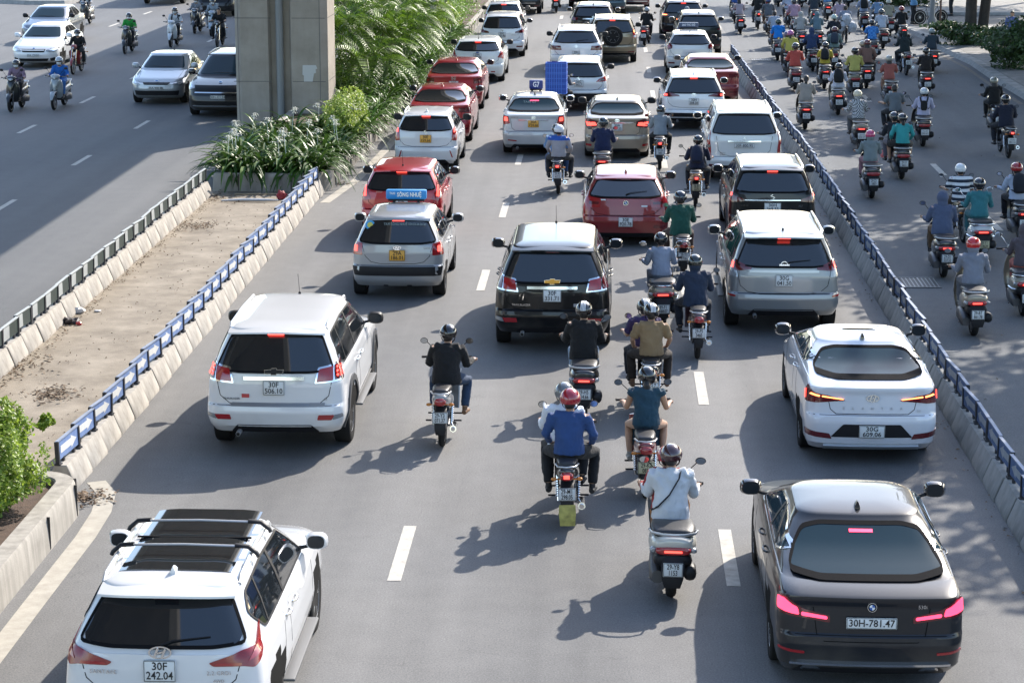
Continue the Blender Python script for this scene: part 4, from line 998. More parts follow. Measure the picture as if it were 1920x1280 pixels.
# ================================================================ ground, road, kerbs
def nodemat(name):
    m = bpy.data.materials.new(name); m.use_nodes = True; _M[name] = m; n = m.node_tree
    return m, n, n.nodes["Principled BSDF"]
def asphalt(name, c0, c1, lanes=False):
    m, n, b = nodemat(name); N = n.nodes.new; Lk = n.links.new
    tc = N("ShaderNodeTexCoord")
    def noise_(sc, det=5, rough=.6, vec=None, dist=0):
        x = N("ShaderNodeTexNoise"); x.inputs["Scale"].default_value = sc; x.inputs["Detail"].default_value = det; x.inputs["Roughness"].default_value = rough; x.inputs["Distortion"].default_value = dist
        Lk(vec or tc.outputs["Object"], x.inputs["Vector"]); return x
    big = noise_(.22, 6); mid = noise_(2.5, 5); fine = noise_(48, 4, .9)
    mp = N("ShaderNodeMapping"); mp.inputs["Scale"].default_value = (1.3, .05, 1); Lk(tc.outputs["Object"], mp.inputs[0]); streak = noise_(1.0, 4, .55, mp.outputs[0])
    rp = N("ShaderNodeValToRGB"); rp.color_ramp.elements[0].position = .3; rp.color_ramp.elements[1].position = .7
    rp.color_ramp.elements[0].color = (*c0, 1); rp.color_ramp.elements[1].color = (*c1, 1)
    a1 = N("ShaderNodeMath"); a1.operation = 'MULTIPLY'; a1.inputs[1].default_value = .25; Lk(big.outputs[0], a1.inputs[0])
    a2 = N("ShaderNodeMath"); a2.operation = 'MULTIPLY_ADD'; a2.inputs[1].default_value = .50; Lk(streak.outputs[0], a2.inputs[0]); Lk(a1.outputs[0], a2.inputs[2])
    a3 = N("ShaderNodeMath"); a3.operation = 'MULTIPLY_ADD'; a3.inputs[1].default_value = .25; Lk(mid.outputs[0], a3.inputs[0]); Lk(a2.outputs[0], a3.inputs[2]); Lk(a3.outputs[0], rp.inputs[0])
    if lanes:  # darker oily middle of each lane
        sx = N("ShaderNodeSeparateXYZ"); Lk(tc.outputs["Object"], sx.inputs[0]); m1 = N("ShaderNodeMath"); m1.operation = 'MULTIPLY_ADD'; m1.inputs[1].default_value = 2*math.pi/3.67; m1.inputs[2].default_value = .45*2*math.pi/3.67; Lk(sx.outputs[0], m1.inputs[0])
        m2 = N("ShaderNodeMath"); m2.operation = 'COSINE'; Lk(m1.outputs[0], m2.inputs[0]); m3 = N("ShaderNodeMath"); m3.operation = 'MULTIPLY_ADD'; m3.inputs[1].default_value = -.075; Lk(m2.outputs[0], m3.inputs[0]); Lk(a3.outputs[0], m3.inputs[2]); Lk(m3.outputs[0], rp.inputs[0])
    fr = N("ShaderNodeMapRange"); fr.inputs[1].default_value = .32; fr.inputs[2].default_value = .68; fr.inputs[3].default_value = .55; fr.inputs[4].default_value = 1.45; Lk(fine.outputs[0], fr.inputs[0])
    sc = N("ShaderNodeVectorMath"); sc.operation = 'SCALE'; Lk(rp.outputs[0], sc.inputs[0]); Lk(fr.outputs[0], sc.inputs["Scale"])
    # small pale specks (grit) and dark oil spots
    vo = N("ShaderNodeTexVoronoi"); vo.inputs["Scale"].default_value = 14; Lk(tc.outputs["Object"], vo.inputs["Vector"])
    s1 = N("ShaderNodeMath"); s1.operation = 'LESS_THAN'; s1.inputs[1].default_value = .05; Lk(vo.outputs["Distance"], s1.inputs[0])
    mx = N("ShaderNodeMix"); mx.data_type = 'RGBA'; Lk(s1.outputs[0], mx.inputs[0]); Lk(sc.outputs[0], mx.inputs[6]); mx.inputs[7].default_value = (.30, .29, .27, 1)
    # cracks
    vc = N("ShaderNodeTexVoronoi"); vc.feature = 'DISTANCE_TO_EDGE'; vc.inputs["Scale"].default_value = .28; nz = noise_(1.2, 4)
    av = N("ShaderNodeVectorMath"); av.operation = 'ADD'; Lk(tc.outputs["Object"], av.inputs[0]); Lk(nz.outputs["Color"], av.inputs[1]); Lk(av.outputs[0], vc.inputs["Vector"])
    cl = N("ShaderNodeMath"); cl.operation = 'LESS_THAN'; cl.inputs[1].default_value = .0022; Lk(vc.outputs["Distance"], cl.inputs[0])
    mc = N("ShaderNodeMix"); mc.data_type = 'RGBA'; cm = N("ShaderNodeMath"); cm.operation = 'MULTIPLY'; cm.inputs[1].default_value = .12; Lk(cl.outputs[0], cm.inputs[0]); Lk(cm.outputs[0], mc.inputs[0]); Lk(mx.outputs[2], mc.inputs[6]); mc.inputs[7].default_value = (.02, .02, .02, 1)
    Lk(mc.outputs[2], b.inputs["Base Color"]); b.inputs["Roughness"].default_value = .82; b.inputs["Specular IOR Level"].default_value = .35
    bp = N("ShaderNodeBump"); bp.inputs["Strength"].default_value = .55; bp.inputs["Distance"].default_value = .006; Lk(fine.outputs[0], bp.inputs["Height"]); Lk(bp.outputs[0], b.inputs["Normal"])
    return m
def concrete(name, c0, c1, sc=3, stain=.5, bump=.3):
    m, n, b = nodemat(name); N = n.nodes.new; Lk = n.links.new; tc = N("ShaderNodeTexCoord")
    x = N("ShaderNodeTexNoise"); x.inputs["Scale"].default_value = sc; x.inputs["Detail"].default_value = 8; x.inputs["Roughness"].default_value = .65; Lk(tc.outputs["Object"], x.inputs["Vector"])
    mp = N("ShaderNodeMapping"); mp.inputs["Scale"].default_value = (6, 6, .5); Lk(tc.outputs["Object"], mp.inputs[0])
    y = N("ShaderNodeTexNoise"); y.inputs["Scale"].default_value = 1.5; y.inputs["Detail"].default_value = 5; Lk(mp.outputs[0], y.inputs["Vector"])
    a = N("ShaderNodeMath"); a.operation = 'MULTIPLY_ADD'; a.inputs[1].default_value = stain; Lk(y.outputs[0], a.inputs[0])
    a0 = N("ShaderNodeMath"); a0.operation = 'MULTIPLY'; a0.inputs[1].default_value = 1-stain; Lk(x.outputs[0], a0.inputs[0]); Lk(a0.outputs[0], a.inputs[2])
    rp = N("ShaderNodeValToRGB"); rp.color_ramp.elements[0].position = .32; rp.color_ramp.elements[1].position = .66
    rp.color_ramp.elements[0].color = (*c0, 1); rp.color_ramp.elements[1].color = (*c1, 1); Lk(a.outputs[0], rp.inputs[0]); Lk(rp.outputs[0], b.inputs["Base Color"])
    b.inputs["Roughness"].default_value = .88; f = N("ShaderNodeTexNoise"); f.inputs["Scale"].default_value = 60; f.inputs["Detail"].default_value = 4; Lk(tc.outputs["Object"], f.inputs["Vector"])
    bp = N("ShaderNodeBump"); bp.inputs["Strength"].default_value = bump; bp.inputs["Distance"].default_value = .01; Lk(f.outputs[0], bp.inputs["Height"]); Lk(bp.outputs[0], b.inputs["Normal"])
    return m
ASPH = asphalt('asphalt', (.098, .099, .099), (.182, .181, .177), lanes=True); ASPHL = asphalt('older asphalt', (.085, .088, .092), (.135, .137, .138))
GROUNDM = concrete('bare ground', (.10, .095, .085), (.16, .15, .135), .5)
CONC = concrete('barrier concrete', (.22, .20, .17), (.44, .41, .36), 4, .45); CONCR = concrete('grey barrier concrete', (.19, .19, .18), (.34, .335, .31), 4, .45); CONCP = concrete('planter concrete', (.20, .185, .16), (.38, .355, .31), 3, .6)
PIERM = concrete('pier concrete', (.25, .22, .18), (.36, .32, .27), 1.2, .18); MEDM = concrete('dusty concrete', (.155, .130, .098), (.305, .265, .21), 1.6, .1, .6)
PAVEM = concrete('granite paving', (.14, .135, .125), (.25, .24, .225), 2.5, .1)
LINEM = concrete('road marking paint', (.34, .32, .28), (.54, .52, .47), 7, .1)
CREAM = concrete('worn cream line', (.30, .28, .24), (.42, .395, .34), 5, .1)
SOIL = concrete('planter soil', (.045, .028, .018), (.10, .06, .04), 9, .1, 1)
def sheet(name, poly, z, m, kind='structure', top=None):
    b = MB(); n = len(poly)
    b.add([(x, y, z) for x, y in poly], [tuple(range(n))]); o = b.build(name, m, None, 0, False)
    if o.data.polygons[0].normal.z < 0: o.data.flip_normals()
    return tag(o, kind=kind)
def rect(x0, y0, x1, y1): return [(x0, y0), (x1, y0), (x1, y1), (x0, y1)]
sheet('ground', rect(-400, -200, 400, 700), -.012, GROUNDM)
sheet('carriageway', rect(-7.2, -40, 13.6, 320), 0, ASPH)
ASPHR = asphalt('bike lane asphalt', (.075, .083, .090), (.130, .138, .144))
sheet('right_carriageway', rect(4.95, -40, 13.6, 320), .004, ASPHR)
sheet('left_carriageway', rect(-60, -40, -7.2, 320), 0, ASPHL)
sheet('median_paving', rect(-9.25, -30, -6.70, 51.5), .004, MEDM)
def rbx(Y):  # line of the right-hand barrier
    return interp([(0, 4.92), (56.3, 4.92), (64.3, 4.74), (84.3, 4.52)], Y)
def kx(Y):   # right face of the far planter wall
    return interp([(50.8, -6.45), (68.3, -6.25), (93.3, -5.95), (123, -5.72)], Y)
def line(name, pts, wd, z=.005, m=None):
    b = MB(); L_, R_ = [], []
    for i, p in enumerate(pts):
        a, c = Vector(pts[max(0, i-1)]), Vector(pts[min(len(pts)-1, i+1)]); d = (c-a).normalized(); n = Vector((-d.y, d.x))*wd/2
        L_.append((p[0]+n.x, p[1]+n.y, z)); R_.append((p[0]-n.x, p[1]-n.y, z))
    k = len(pts); b.add(L_+R_, [(k+i, k+i+1, i+1, i) for i in range(k-1)]); o = b.build(name, m or LINEM, None, 0, False)
    if o.data.polygons[0].normal.z < 0: o.data.flip_normals()
    return tag(o, kind='structure')
def dashes(x, d0, per, ln, y1, wd=.15, y0=8, z=.005):
    b = MB(); k = math.ceil((y0-d0)/per); y = d0+k*per
    while y < y1:
        b.add([(x-wd/2, y-ln/2, z), (x+wd/2, y-ln/2, z), (x+wd/2, y+ln/2, z), (x-wd/2, y+ln/2, z)], [(0, 1, 2, 3)]); y += per
    return tag(b.build('lane_marking', LINEM, None, 0, False), kind='structure')
dashes(-2.30, 24.0, 8.12, 2.0, 200); dashes(1.39, 24.0, 8.02, 2.05, 200); dashes(8.15, 47.1, 8.0, 2.0, 100, z=.009)
for x_, d_ in ((-13.45, 48.4), (-16.5, 54.7), (-22.3, 55.0)): dashes(x_, d_, 7.45, 1.9, 160, .13)
line('edge_line', [(-6.03, -20), (-6.03, 10), (-6.03, 22), (-6.02, 24.4), (-6.06, 25.4), (-6.18, 26.2), (-6.42, 26.7)], .24, m=CREAM)
line('edge_line', [(-6.38, 49.2), (-6.05, 52.8), (-5.90, 58.4), (-5.72, 75), (-5.55, 95), (-5.4, 125)], .22, m=CREAM)

# ---------------------------------------------------------------- separator blocks and the blue arrow boards on them
WHITEB = concrete('greyer sign white', (.22, .24, .26), (.36, .38, .39), 3, .5, .1)  # greyer white for the arrows of the right-hand boards
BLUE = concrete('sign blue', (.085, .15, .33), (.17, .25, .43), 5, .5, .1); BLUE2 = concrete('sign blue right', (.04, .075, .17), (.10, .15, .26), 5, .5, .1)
WHITEA = concrete('sign white', (.50, .50, .48), (.66, .66, .62), 3, .5, .1); POSTM = mat('dark post paint', (.02, .022, .028), .6)
GREENB = mat('dark green board', (.018, .035, .03), .6, var=.3); GREYW = mat('pale grey metal', (.40, .42, .41), .5, var=.15)
def block_mesh():
    b = MB(); sec = [(.185, 0), (.185, .05), (.085, .30), (.075, .315), (-.075, .315), (-.085, .30), (-.185, .05), (-.185, 0)]
    b.loft([[(x*k, y, z if z == 0 else z-e) for x, z in sec] for y, k, e in ((-.425, .97, .01), (-.415, 1, 0), (.415, 1, 0), (.425, .97, .01))])
    return b.mesh('separator_block', CONC, 30)
def board(arrow=True, blue=None, back=False):
    r = empty('arrow_board', (0, 0, 0)); b = MB()
    b.box((0, 0, .485), (.022, .80, .23)); b.build('panel', blue, r)
    for sy in (-.40, .40):
        p = MB(); p.box((0, sy, .46), (.05, .045, .30)); p.box((0, sy*.97, .325), (.08, .09, .02)); p.build('post', POSTM, r)
        p = MB(); p.box((0, sy*.5, .34), (.035, .05, .07)); p.build('foot', POSTM, r)
    c = MB(); c.box((0, 0, .61), (.045, .80, .014)); c.build('top_rail', GREYW if back else mat('faded rail', (.22, .26, .34), .55, var=.25), r)
    if arrow:
        for sg in (1, -1):
            a = MB(); P = [(-.30, -.046), (.10, -.046), (.10, -.080), (.31, 0), (.10, .080), (.10, .046), (-.30, .046)]
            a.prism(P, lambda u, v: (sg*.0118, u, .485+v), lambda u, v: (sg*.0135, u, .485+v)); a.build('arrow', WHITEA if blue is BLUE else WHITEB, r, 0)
    else:
        a = MB(); a.box((.014, -.22, .485), (.006, .30, .20)); a.box((-.014, -.22, .485), (.006, .30, .20)); a.build('pale_strip', GREYW, r, 0)
    return r
bm_ = block_mesh()
def barrier(xf, y0, y1, grp, lab, blab, proto, rot, per=.87, cm=None):
    y = y0; i = 0; used = False
    while y < y1:
        x = xf(y); sl = math.atan2(xf(y+1)-xf(y-1), 2)
        o = link('separator_block', bm_, None)
        if cm: recolor(o, cm)
        o.location = (x+random.uniform(-.01, .01), y, 0); o.rotation_euler = (0, 0, -sl+R(random.uniform(-1.2, 1.2)))
        tag(o, lab, 'concrete block', grp+' blocks')
        r = proto if not used else copy_tree(proto); used = True
        r.location = (x, y, 0); r.rotation_euler = (R(random.uniform(-1.5, 1.5)), R(random.uniform(-2, 2)), -sl+R(rot+random.uniform(-2.0, 2.0)))
        tag(r, blab, 'road sign', grp+' boards'); y += per; i += 1
barrier(lambda Y: -6.76, 26.75, 50.6, 'left separator', 'pale concrete block in the row left of the cars', 'blue board with white arrow on the left block row', board(True, BLUE), -5)
barrier(lambda Y: -9.28, 25.5, 50.7, 'far left separator', 'pale concrete block in the row along the dusty median', 'dark green board with pale strip on the far left block row', board(False, GREENB, True), -2)
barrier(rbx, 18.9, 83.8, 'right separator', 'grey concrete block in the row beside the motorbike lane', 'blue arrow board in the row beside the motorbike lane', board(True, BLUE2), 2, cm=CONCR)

# ---------------------------------------------------------------- planters
def planter(name, lab, outline, h, wt, seg=1.0, m=None, soilz=None):
    """outline: outer wall line (closed); wall of height h and thickness wt with chamfered top and joints"""
    r = empty(name, (sum(p[0] for p in outline)/len(outline), sum(p[1] for p in outline)/len(outline), 0)); tag(r, lab, 'planter')
    ox, oy = r.location.x, r.location.y; n = len(outline); b = MB(); rings = []
    area = sum(outline[i-1][0]*outline[i][1]-outline[i][0]*outline[i-1][1] for i in range(n)); sg = 1 if area > 0 else -1
    nor = []
    for i in range(n):
        a, c = Vector(outline[i-1]), Vector(outline[(i+1) % n]); p = Vector(outline[i]); d1 = (p-a).normalized(); d2 = (c-p).normalized(); d = (d1+d2).normalized(); nor.append(Vector((-d.y, d.x))*sg/max(.5, d.dot(d1)))
    prof = [(0, 0), (.015, h*.55), (.03, h-.03), (.05, h), (wt-.02, h), (wt, h-.02), (wt, 0)]
    for i in range(n): rings.append([(outline[i][0]+nor[i].x*o-ox, outline[i][1]+nor[i].y*o-oy, z) for o, z in prof])
    rings.append(rings[0]); b.loft(rings, cap=False, close=False); b.cur = 1; j = b
    s_ = MB(); s_.add([(outline[i][0]+nor[i].x*wt*.9-ox, outline[i][1]+nor[i].y*wt*.9-oy, h-.09) for i in range(n)], [tuple(range(n))]); s_.build('soil', SOIL, r, 0)
    for i in range(n):
        a, c = Vector(outline[i]), Vector(outline[(i+1) % n]); L_ = (c-a).length; k = max(1, int(L_/seg)) if L_ > .6 else 1
        for q in range(k if L_ > .6 else (1 if i % 2 == 0 else 0)):
            p = a.lerp(c, (q+.5)/k if L_ > .6 else 0); an = math.atan2(c.y-a.y, c.x-a.x); nn = Vector((-math.sin(an), math.cos(an)))*sg
            j.box((p.x-ox+nn.x*.012, p.y-oy+nn.y*.012, h*.49), (.016, .034, h*.90), an)
    b.build('wall', [m or CONCP, mat('planter joint', (.05, .045, .04), .9)], r, 40); return r  # second material colours the dark joints between wall segments
ps = []; Yn = [50.9, 58, 66, 75, 85, 95, 110, 150]
outer = [(-9.2, 50.8), (-6.75, 50.8)]+[(kx(max(y, 50.8)), y+ (0.35 if y < 52 else 0)) for y in Yn]+[(-9.5, 150)]
planter('long_planter', 'long low concrete planter full of lilies and palms around the pier', outer, .42, .22, .9)
arc = [(-6.86+.56*math.cos(R(a)), 25.2+.56*math.sin(R(a))) for a in range(0, 91, 15)]
planter('near_planter', 'low concrete planter with rounded end holding the bright green bush', [(-9.0, -12), (-6.30, -12), (-6.30, 10), (-6.30, 20)]+arc+[(-7.6, 25.78), (-9.0, 25.7)], .42, .27, 2.2)

# ---------------------------------------------------------------- viaduct: deck overhead and piers
vr = empty('viaduct', (-8.9, 64.4, 0)); tag(vr, 'grey concrete viaduct pier with drain pipe standing in the lily planter', 'viaduct')
d = MB(); d.loft([[(x, y, z) for x, z in ((-3.8, 9.3), (-3.6, 9.0), (-1.6, 8.45), (1.6, 8.45), (3.6, 9.0), (3.8, 9.3), (3.8, 9.9), (-3.8, 9.9))] for y in (-140, 160)]); d.build('deck', PIERM, vr, 0)
for k, y in enumerate((-40, 0, 40, 80)):
    c = MB(); w2 = 1.33; ch = .18
    P = [(-w2+ch, -1.0), (-.36, -1.0), (-.30, -.80), (.24, -.80), (.30, -1.0), (w2-ch, -1.0), (w2, -1.0+ch), (w2, 1.0-ch), (w2-ch, 1.0), (-w2+ch, 1.0), (-w2, 1.0-ch), (-w2, -1.0+ch)]
    c.loft([[(x-.50, y+yy, z) for x, yy in P] for z in (0, 7.5)]); c.loft([[(x*s_-.50*(1 if s_ < 1.2 else .4), y+yy, z) for x, yy in P] for s_, z in ((1.001, 7.5), (2.2, 8.44))])
    po = c.build('pier', PIERM, vr, 20)
    pp = MB(); pp.lathe([(.105, .1), (.105, 8.4)], (-.54, y-.92, 0), 'z', 16)
    for z in (1.35, 3.3, 5.3, 7.2): pp.lathe([(.112, z-.03), (.112, z+.03)], (-.54, y-.92, 0), 'z', 16)
    link('drain_pipe', pp.mesh('drain_pipe', mat('grey pipe', (.20, .21, .21), .5), 40), po)
    jt = MB()
    for z in (1.25, 3.05, 4.9, 6.7): jt.box((-.50-.82, y-1.0, z), (1.1, .008, .018)); jt.box((-.50+.80, y-1.0, z), (.95, .008, .018)); jt.box((-.50+w2, y, z), (.008, 1.5, .018))
    jt.box((-1.72, y-1.0, 3.7), (.016, .008, 7.3)); jt.box((.62, y-1.0, 3.7), (.016, .008, 7.3))
    link('form_joint', jt.mesh('form_joint', mat('form joint', (.13, .12, .11), .9), 0), po)
    if y == 0:
        pa = MB(); pa.add([(x, -1.006, z) for x, z in ((.12, 1.72), (.50, 1.72), (.54, 1.62), (.49, 1.60), (.50, 1.5), (.44, 1.48), (.40, 1.25), (.15, 1.25), (.15, 1.42), (.11, 1.45))], [tuple(range(10))]); link('pasted_paper', pa.mesh('pasted_paper', mat('torn paper', (.5, .5, .48), .8), 0, False), po)

# ---------------------------------------------------------------- plants
def strapleaf(b, base, az, ln, wd, rise, droop, seg=7, tw=0):
    p = Vector(base); d = Vector((math.cos(az)*rise[0], math.sin(az)*rise[0], rise[1])).normalized(); L_, R_ = [], []; mdl = []
    sx = Vector((-math.sin(az), math.cos(az), 0))
    for i in range(seg+1):
        t = i/seg; w_ = wd*(.55+.9*t if t < .5 else 2*(1-t))*.5+.002
        up = Vector((0, 0, 1)); L_.append(p-sx*w_); R_.append(p+sx*w_); mdl.append(p-Vector((0, 0, w_*.35)))
        p = p+d*ln/seg; d = (d+Vector((math.cos(az)*.06, math.sin(az)*.06, -droop/seg))).normalized()
    n = seg+1; b.add(L_+mdl+R_, [(i, i+1, n+i+1, n+i) for i in range(seg)]+[(n+i, n+i+1, 2*n+i+1, 2*n+i) for i in range(seg)])
LILY = leafmat('lily leaf', (.022, .055, .010), (.085, .165, .028), .45, .15, .28); LILY2 = leafmat('lily leaf pale', (.045, .11, .015), (.16, .29, .04), .45, .18, .28)
PALML = leafmat('palm leaf', (.018, .06, .008), (.19, .32, .028), .45, .32, .25); BUSHL = leafmat('bright bush leaf', (.08, .16, .02), (.34, .45, .06), .45, .45)
LIMEL = leafmat('lime shrub leaf', (.14, .24, .03), (.40, .48, .10), .5, .4); DARKL = leafmat('dark shrub leaf', (.025, .055, .016), (.07, .13, .035), .45, .25)
TREEL = leafmat('street tree leaf', (.03, .07, .018), (.09, .16, .04), .45, .30); COVERL = leafmat('ground cover leaf', (.10, .20, .03), (.24, .38, .07), .5, .35)
BARK = concrete('bark', (.022, .018, .015), (.06, .05, .042), 8, .5, 1); STALK = mat('palm stalk', (.16, .20, .06), .5, var=.3)
def lily_mesh(seed):
    rnd = random.Random(seed); b = MB()
    for i in range(38):
        az = rnd.uniform(0, 2*math.pi); r_ = rnd.uniform(0, .10); t = rnd.random()
        strapleaf(b, (r_*math.cos(az), r_*math.sin(az), 0), az, rnd.uniform(.75, 1.2), rnd.uniform(.065, .105), (lerp(.25, 1.0, t), lerp(1.3, .8, t)), rnd.uniform(1.8, 3.4))
    return b.mesh('foliage', LILY, 0, False)
def lilyflower_mesh():
    b = MB(); rnd = random.Random(3); b.tube([(0, 0, 0), (.02, 0, .4), (.05, .02, .72)], [.008, .007, .005], 6)
    for k in range(5):
        c = Vector((.05+rnd.uniform(-.12, .12), .02+rnd.uniform(-.07, .07), .73+rnd.uniform(-.04, .10))); b.tube([(.05, .02, .71), c], .004, 4)
        for j in range(6):
            a = 2*math.pi*j/6+k; strapleaf(b, c, a, rnd.uniform(.09, .13), .012, (1, .5), 2.2, 3)
    return b.mesh('flower', mat('white spider flower', (.70, .70, .62), .6), 0, False)
lm = [lily_mesh(s) for s in (1, 2, 3)]; lf = lilyflower_mesh()
rl = random.Random(11); spots = []
for Y in [51.4, 52.0, 52.7]:
    x = -9.0+rl.uniform(0, .2)
    while x < -6.6: spots.append((x, Y+rl.uniform(-.12, .12))); x += rl.uniform(.34, .46)
for Y in [53.5, 54.4, 55.4, 56.4, 57.5, 58.6]:
    for x in (-9.05, -8.35, -7.65, -7.05, -6.75): spots.append((x+rl.uniform(-.15, .15), Y+rl.uniform(-.3, .3)))
Y = 59.8
while Y < 91.5:
    e = kx(Y)
    for o in (.32, .85, 1.45): spots.append((e-o+rl.uniform(-.12, .12), Y+rl.uniform(-.3, .3)))
    Y += .95
for i, (x, Y) in enumerate(spots):
    if abs(x+9.4) < 1.65 and abs(Y-64.4) < 1.25: continue
    front = Y < 59; bk = Y > 75
    r = empty('lily_plant', (x, Y, .30), rl.uniform(0, 6.3), 'flowering strap-leaved lily at the near end of the long planter' if (front and i % 3 == 0) else ('dark strap-leaved lily crowded at the near end of the long planter' if front else 'glossy strap-leaved lily in the row along the planter wall'), 'plant', 'flowering lilies' if (front and i % 3 == 0) else ('front lilies' if front else 'lilies along the planter'), rl.uniform(.85, 1.1))
    link('foliage', lm[i % 3], r, LILY2 if (not front and i % 2) else LILY)
    if front and i % 3 == 0:
        f = link('flower', lf, r); f.rotation_euler = (0, 0, rl.uniform(0, 6))
    r.scale = r.scale*(1.0 if Y > 59 else 1.15)
def frond(b, st, base, az, ln, elev, rnd):
    p = Vector(base); d = Vector((math.cos(az)*math.cos(elev), math.sin(az)*math.cos(elev), math.sin(elev))); pts = []; seg = 14
    sx = Vector((-math.sin(az), math.cos(az), 0))
    for i in range(seg+1):
        pts.append((p.copy(), d.copy())); p = p+d*ln/seg; d = (d+Vector((math.cos(az)*.03, math.sin(az)*.03, -.135))).normalized()
    st.tube([q[0] for q in pts], [lerp(.022, .004, i/seg) for i in range(seg+1)], 5)
    for i in range(25):
        t = .14+.86*i/24; k = min(seg-1, int(t*seg)); f = t*seg-k; c = pts[k][0].lerp(pts[k+1][0], f); dd = pts[k][1]
        ll = ln*.30*math.sin(math.pi*min(1, .18+t*.85))+.06
        for sg in (-1, 1):
            v = (sx*sg*.85+dd*.55+Vector((0, 0, .28))).normalized(); w_ = .021; u = dd*w_; q0 = c; q1 = c+v*ll*.55+Vector((0, 0, -.01)); q2 = c+v*ll*.9+Vector((0, 0, -.32*ll))
            b.add([q0-u*.5, q1-u, q2, q1+u, q0+u*.5], [(0, 1, 3, 4), (1, 2, 3)])
def palm(x, y, h, n, ln, seed, lab, z0=.33):
    rnd = random.Random(seed); r = empty('palm_tree', (x, y, z0)); tag(r, lab, 'palm tree', None)
    t = MB(); st = MB(); b = MB()
    for k in range(3):
        a = rnd.uniform(0, 6.3); o = Vector((math.cos(a)*.25*k, math.sin(a)*.25*k, 0)); hh = h*rnd.uniform(.75, 1.05); top = o*1.7+Vector((0, 0, hh))
        t.tube([o, o*1.3+Vector((0, 0, hh*.5)), top], [.075, .06, .055], 8)
        for i in range(n):
            frond(b, st, top+Vector((0, 0, rnd.uniform(-.1, .1))), 2*math.pi*i/n+rnd.uniform(-.3, .3)+k, ln*rnd.uniform(.8, 1.1), rnd.uniform(.5, 1.35), rnd)
    t.build('trunk', STALK, r); b.build('fronds', PALML, r, 0, False); st.build('stalks', STALK, r)
for i, (x, y, h, n, ln, lab) in enumerate([
    (-7.45, 68.5, 1.1, 7, 2.3, 'tall bright palm right behind the grey pier'), (-8.6, 70.5, 1.9, 7, 2.5, 'palm hidden deepest behind the grey pier'),
    (-7.7, 73.0, 1.6, 8, 2.3, 'dark palm second behind the pier'), (-7.2, 77.5, 1.0, 7, 2.0, 'low palm leaning over the lilies beyond the pier'), (-8.3, 78.5, 2.0, 8, 2.4, 'tall dark palm in the middle of the planter'),
    (-7.3, 82.0, 1.4, 7, 2.1, 'palm with drooping yellow-green frond before the second pier'), (-8.5, 85.0, 2.0, 8, 2.4, 'palm at the back left before the second pier'), (-7.4, 88.0, 1.3, 7, 2.0, 'small palm just before the lime shrub'),
    (-8.4, 93.0, 1.8, 7, 2.3, 'palm standing left of the lime shrub'), (-7.9, 99.0, 1.6, 7, 2.2, 'farthest palm by the second pier')]): palm(x, y-1.7, h, n+2, ln, 20+i, lab)
def leafcloud(b, c, rad, n, size, rnd, shell=.5, wob=.35, curl=.3, seed=0):
    for i in range(n):
        while True:
            v = Vector((rnd.gauss(0, 1), rnd.gauss(0, 1), rnd.gauss(0, 1)))
            if v.length > .01: break
        v.normalize(); k = 1+wob*noise.noise(v*1.7+Vector((seed, 0, 0)))*1.6; rr = (rnd.random()**(.33 if shell < .5 else .18))*k
        p = Vector((c[0]+v.x*rad[0]*rr, c[1]+v.y*rad[1]*rr, c[2]+v.z*rad[2]*rr))
        if noise.noise(p*1.9/max(.4, rad[0]*.5)+Vector((seed, 5, 0))) < -.22: continue
        n_ = (v*.7+Vector((rnd.gauss(0, .6), rnd.gauss(0, .6), rnd.gauss(0, .6)+.5))).normalized(); a = n_.orthogonal().normalized(); a = (Matrix.Rotation(rnd.uniform(0, 6.28), 3, n_) @ a); bb = n_.cross(a); s_ = size*rnd.uniform(.6, 1.3)
        b.add([p-a*s_, p+bb*s_*.5-n_*s_*curl*.3, p+a*s_-n_*s_*curl, p-bb*s_*.5-n_*s_*curl*.3], [(0, 1, 2, 3)])
def shrub(name, lab, x, y, z0, rad, n, size, m, seed, lobes=None, cat='shrub', stem=True):
    rnd = random.Random(seed); r = empty(name, (x, y, z0)); tag(r, lab, cat); b = MB()
    for (ox, oy, oz, k) in (lobes or [(0, 0, 0, 1)]): leafcloud(b, (ox, oy, rad[2]*.95+oz), (rad[0]*k, rad[1]*k, rad[2]*k), int(n*k), size, rnd, .6, seed=seed+ox)
    b.build('foliage', m, r, 0, False)
    if stem:
        s_ = MB()
        for k in range(7):
            a = rnd.uniform(0, 6.3); s_.tube([(.03*math.cos(a), .03*math.sin(a), -.02), (.2*rad[0]*math.cos(a), .2*rad[1]*math.sin(a), rad[2]*.6), (.6*rad[0]*math.cos(a), .6*rad[1]*math.sin(a), rad[2]*1.3)], [.014, .011, .005], 5)
        s_.build('stem', BARK, r)
    return r
shrub('bush', 'bright green leafy bush in the rounded near planter', -7.22, 24.5, .33, (.62, .80, .58), 10500, .029, BUSHL, 5, [(0, 0, 0, 1), (.1, .35, .35, .5), (-.3, .2, .2, .6), (.25, -.3, -.1, .7), (.05, 1.05, -.05, .28), (.42, 1.25, .16, .16)], 'bush')
shrub('bush', 'yellow-green fine-leaved bush at the right foot of the pier', -6.98, 58.3, .33, (.55, 1.7, .62), 6500, .045, LIMEL, 6, [(0, 0, 0, 1), (.1, -.8, .05, .6), (.15, .9, .1, .6)], 'bush')
shrub('shrub', 'rounded pale lime shrub behind the lamp post in the planter', -6.75, 91.0, .33, (.62, .8, .66), 2600, .05, LIMEL, 8)
b_ = MB(); rnd = random.Random(19)
for i in range(34): leafcloud(b_, (rnd.uniform(-9.0, -7.4), 66.5+i*.82, .66), (.95, .9, .52), 560, .07, rnd, .3, seed=i)
tag(b_.build('undergrowth', leafmat('undergrowth leaf', (.03, .07, .015), (.16, .25, .04), .45, .35), None, 0, False), 'leafy undergrowth filling the planter beneath the palms', 'undergrowth', kind='stuff')
b_ = MB(); rnd = random.Random(9)
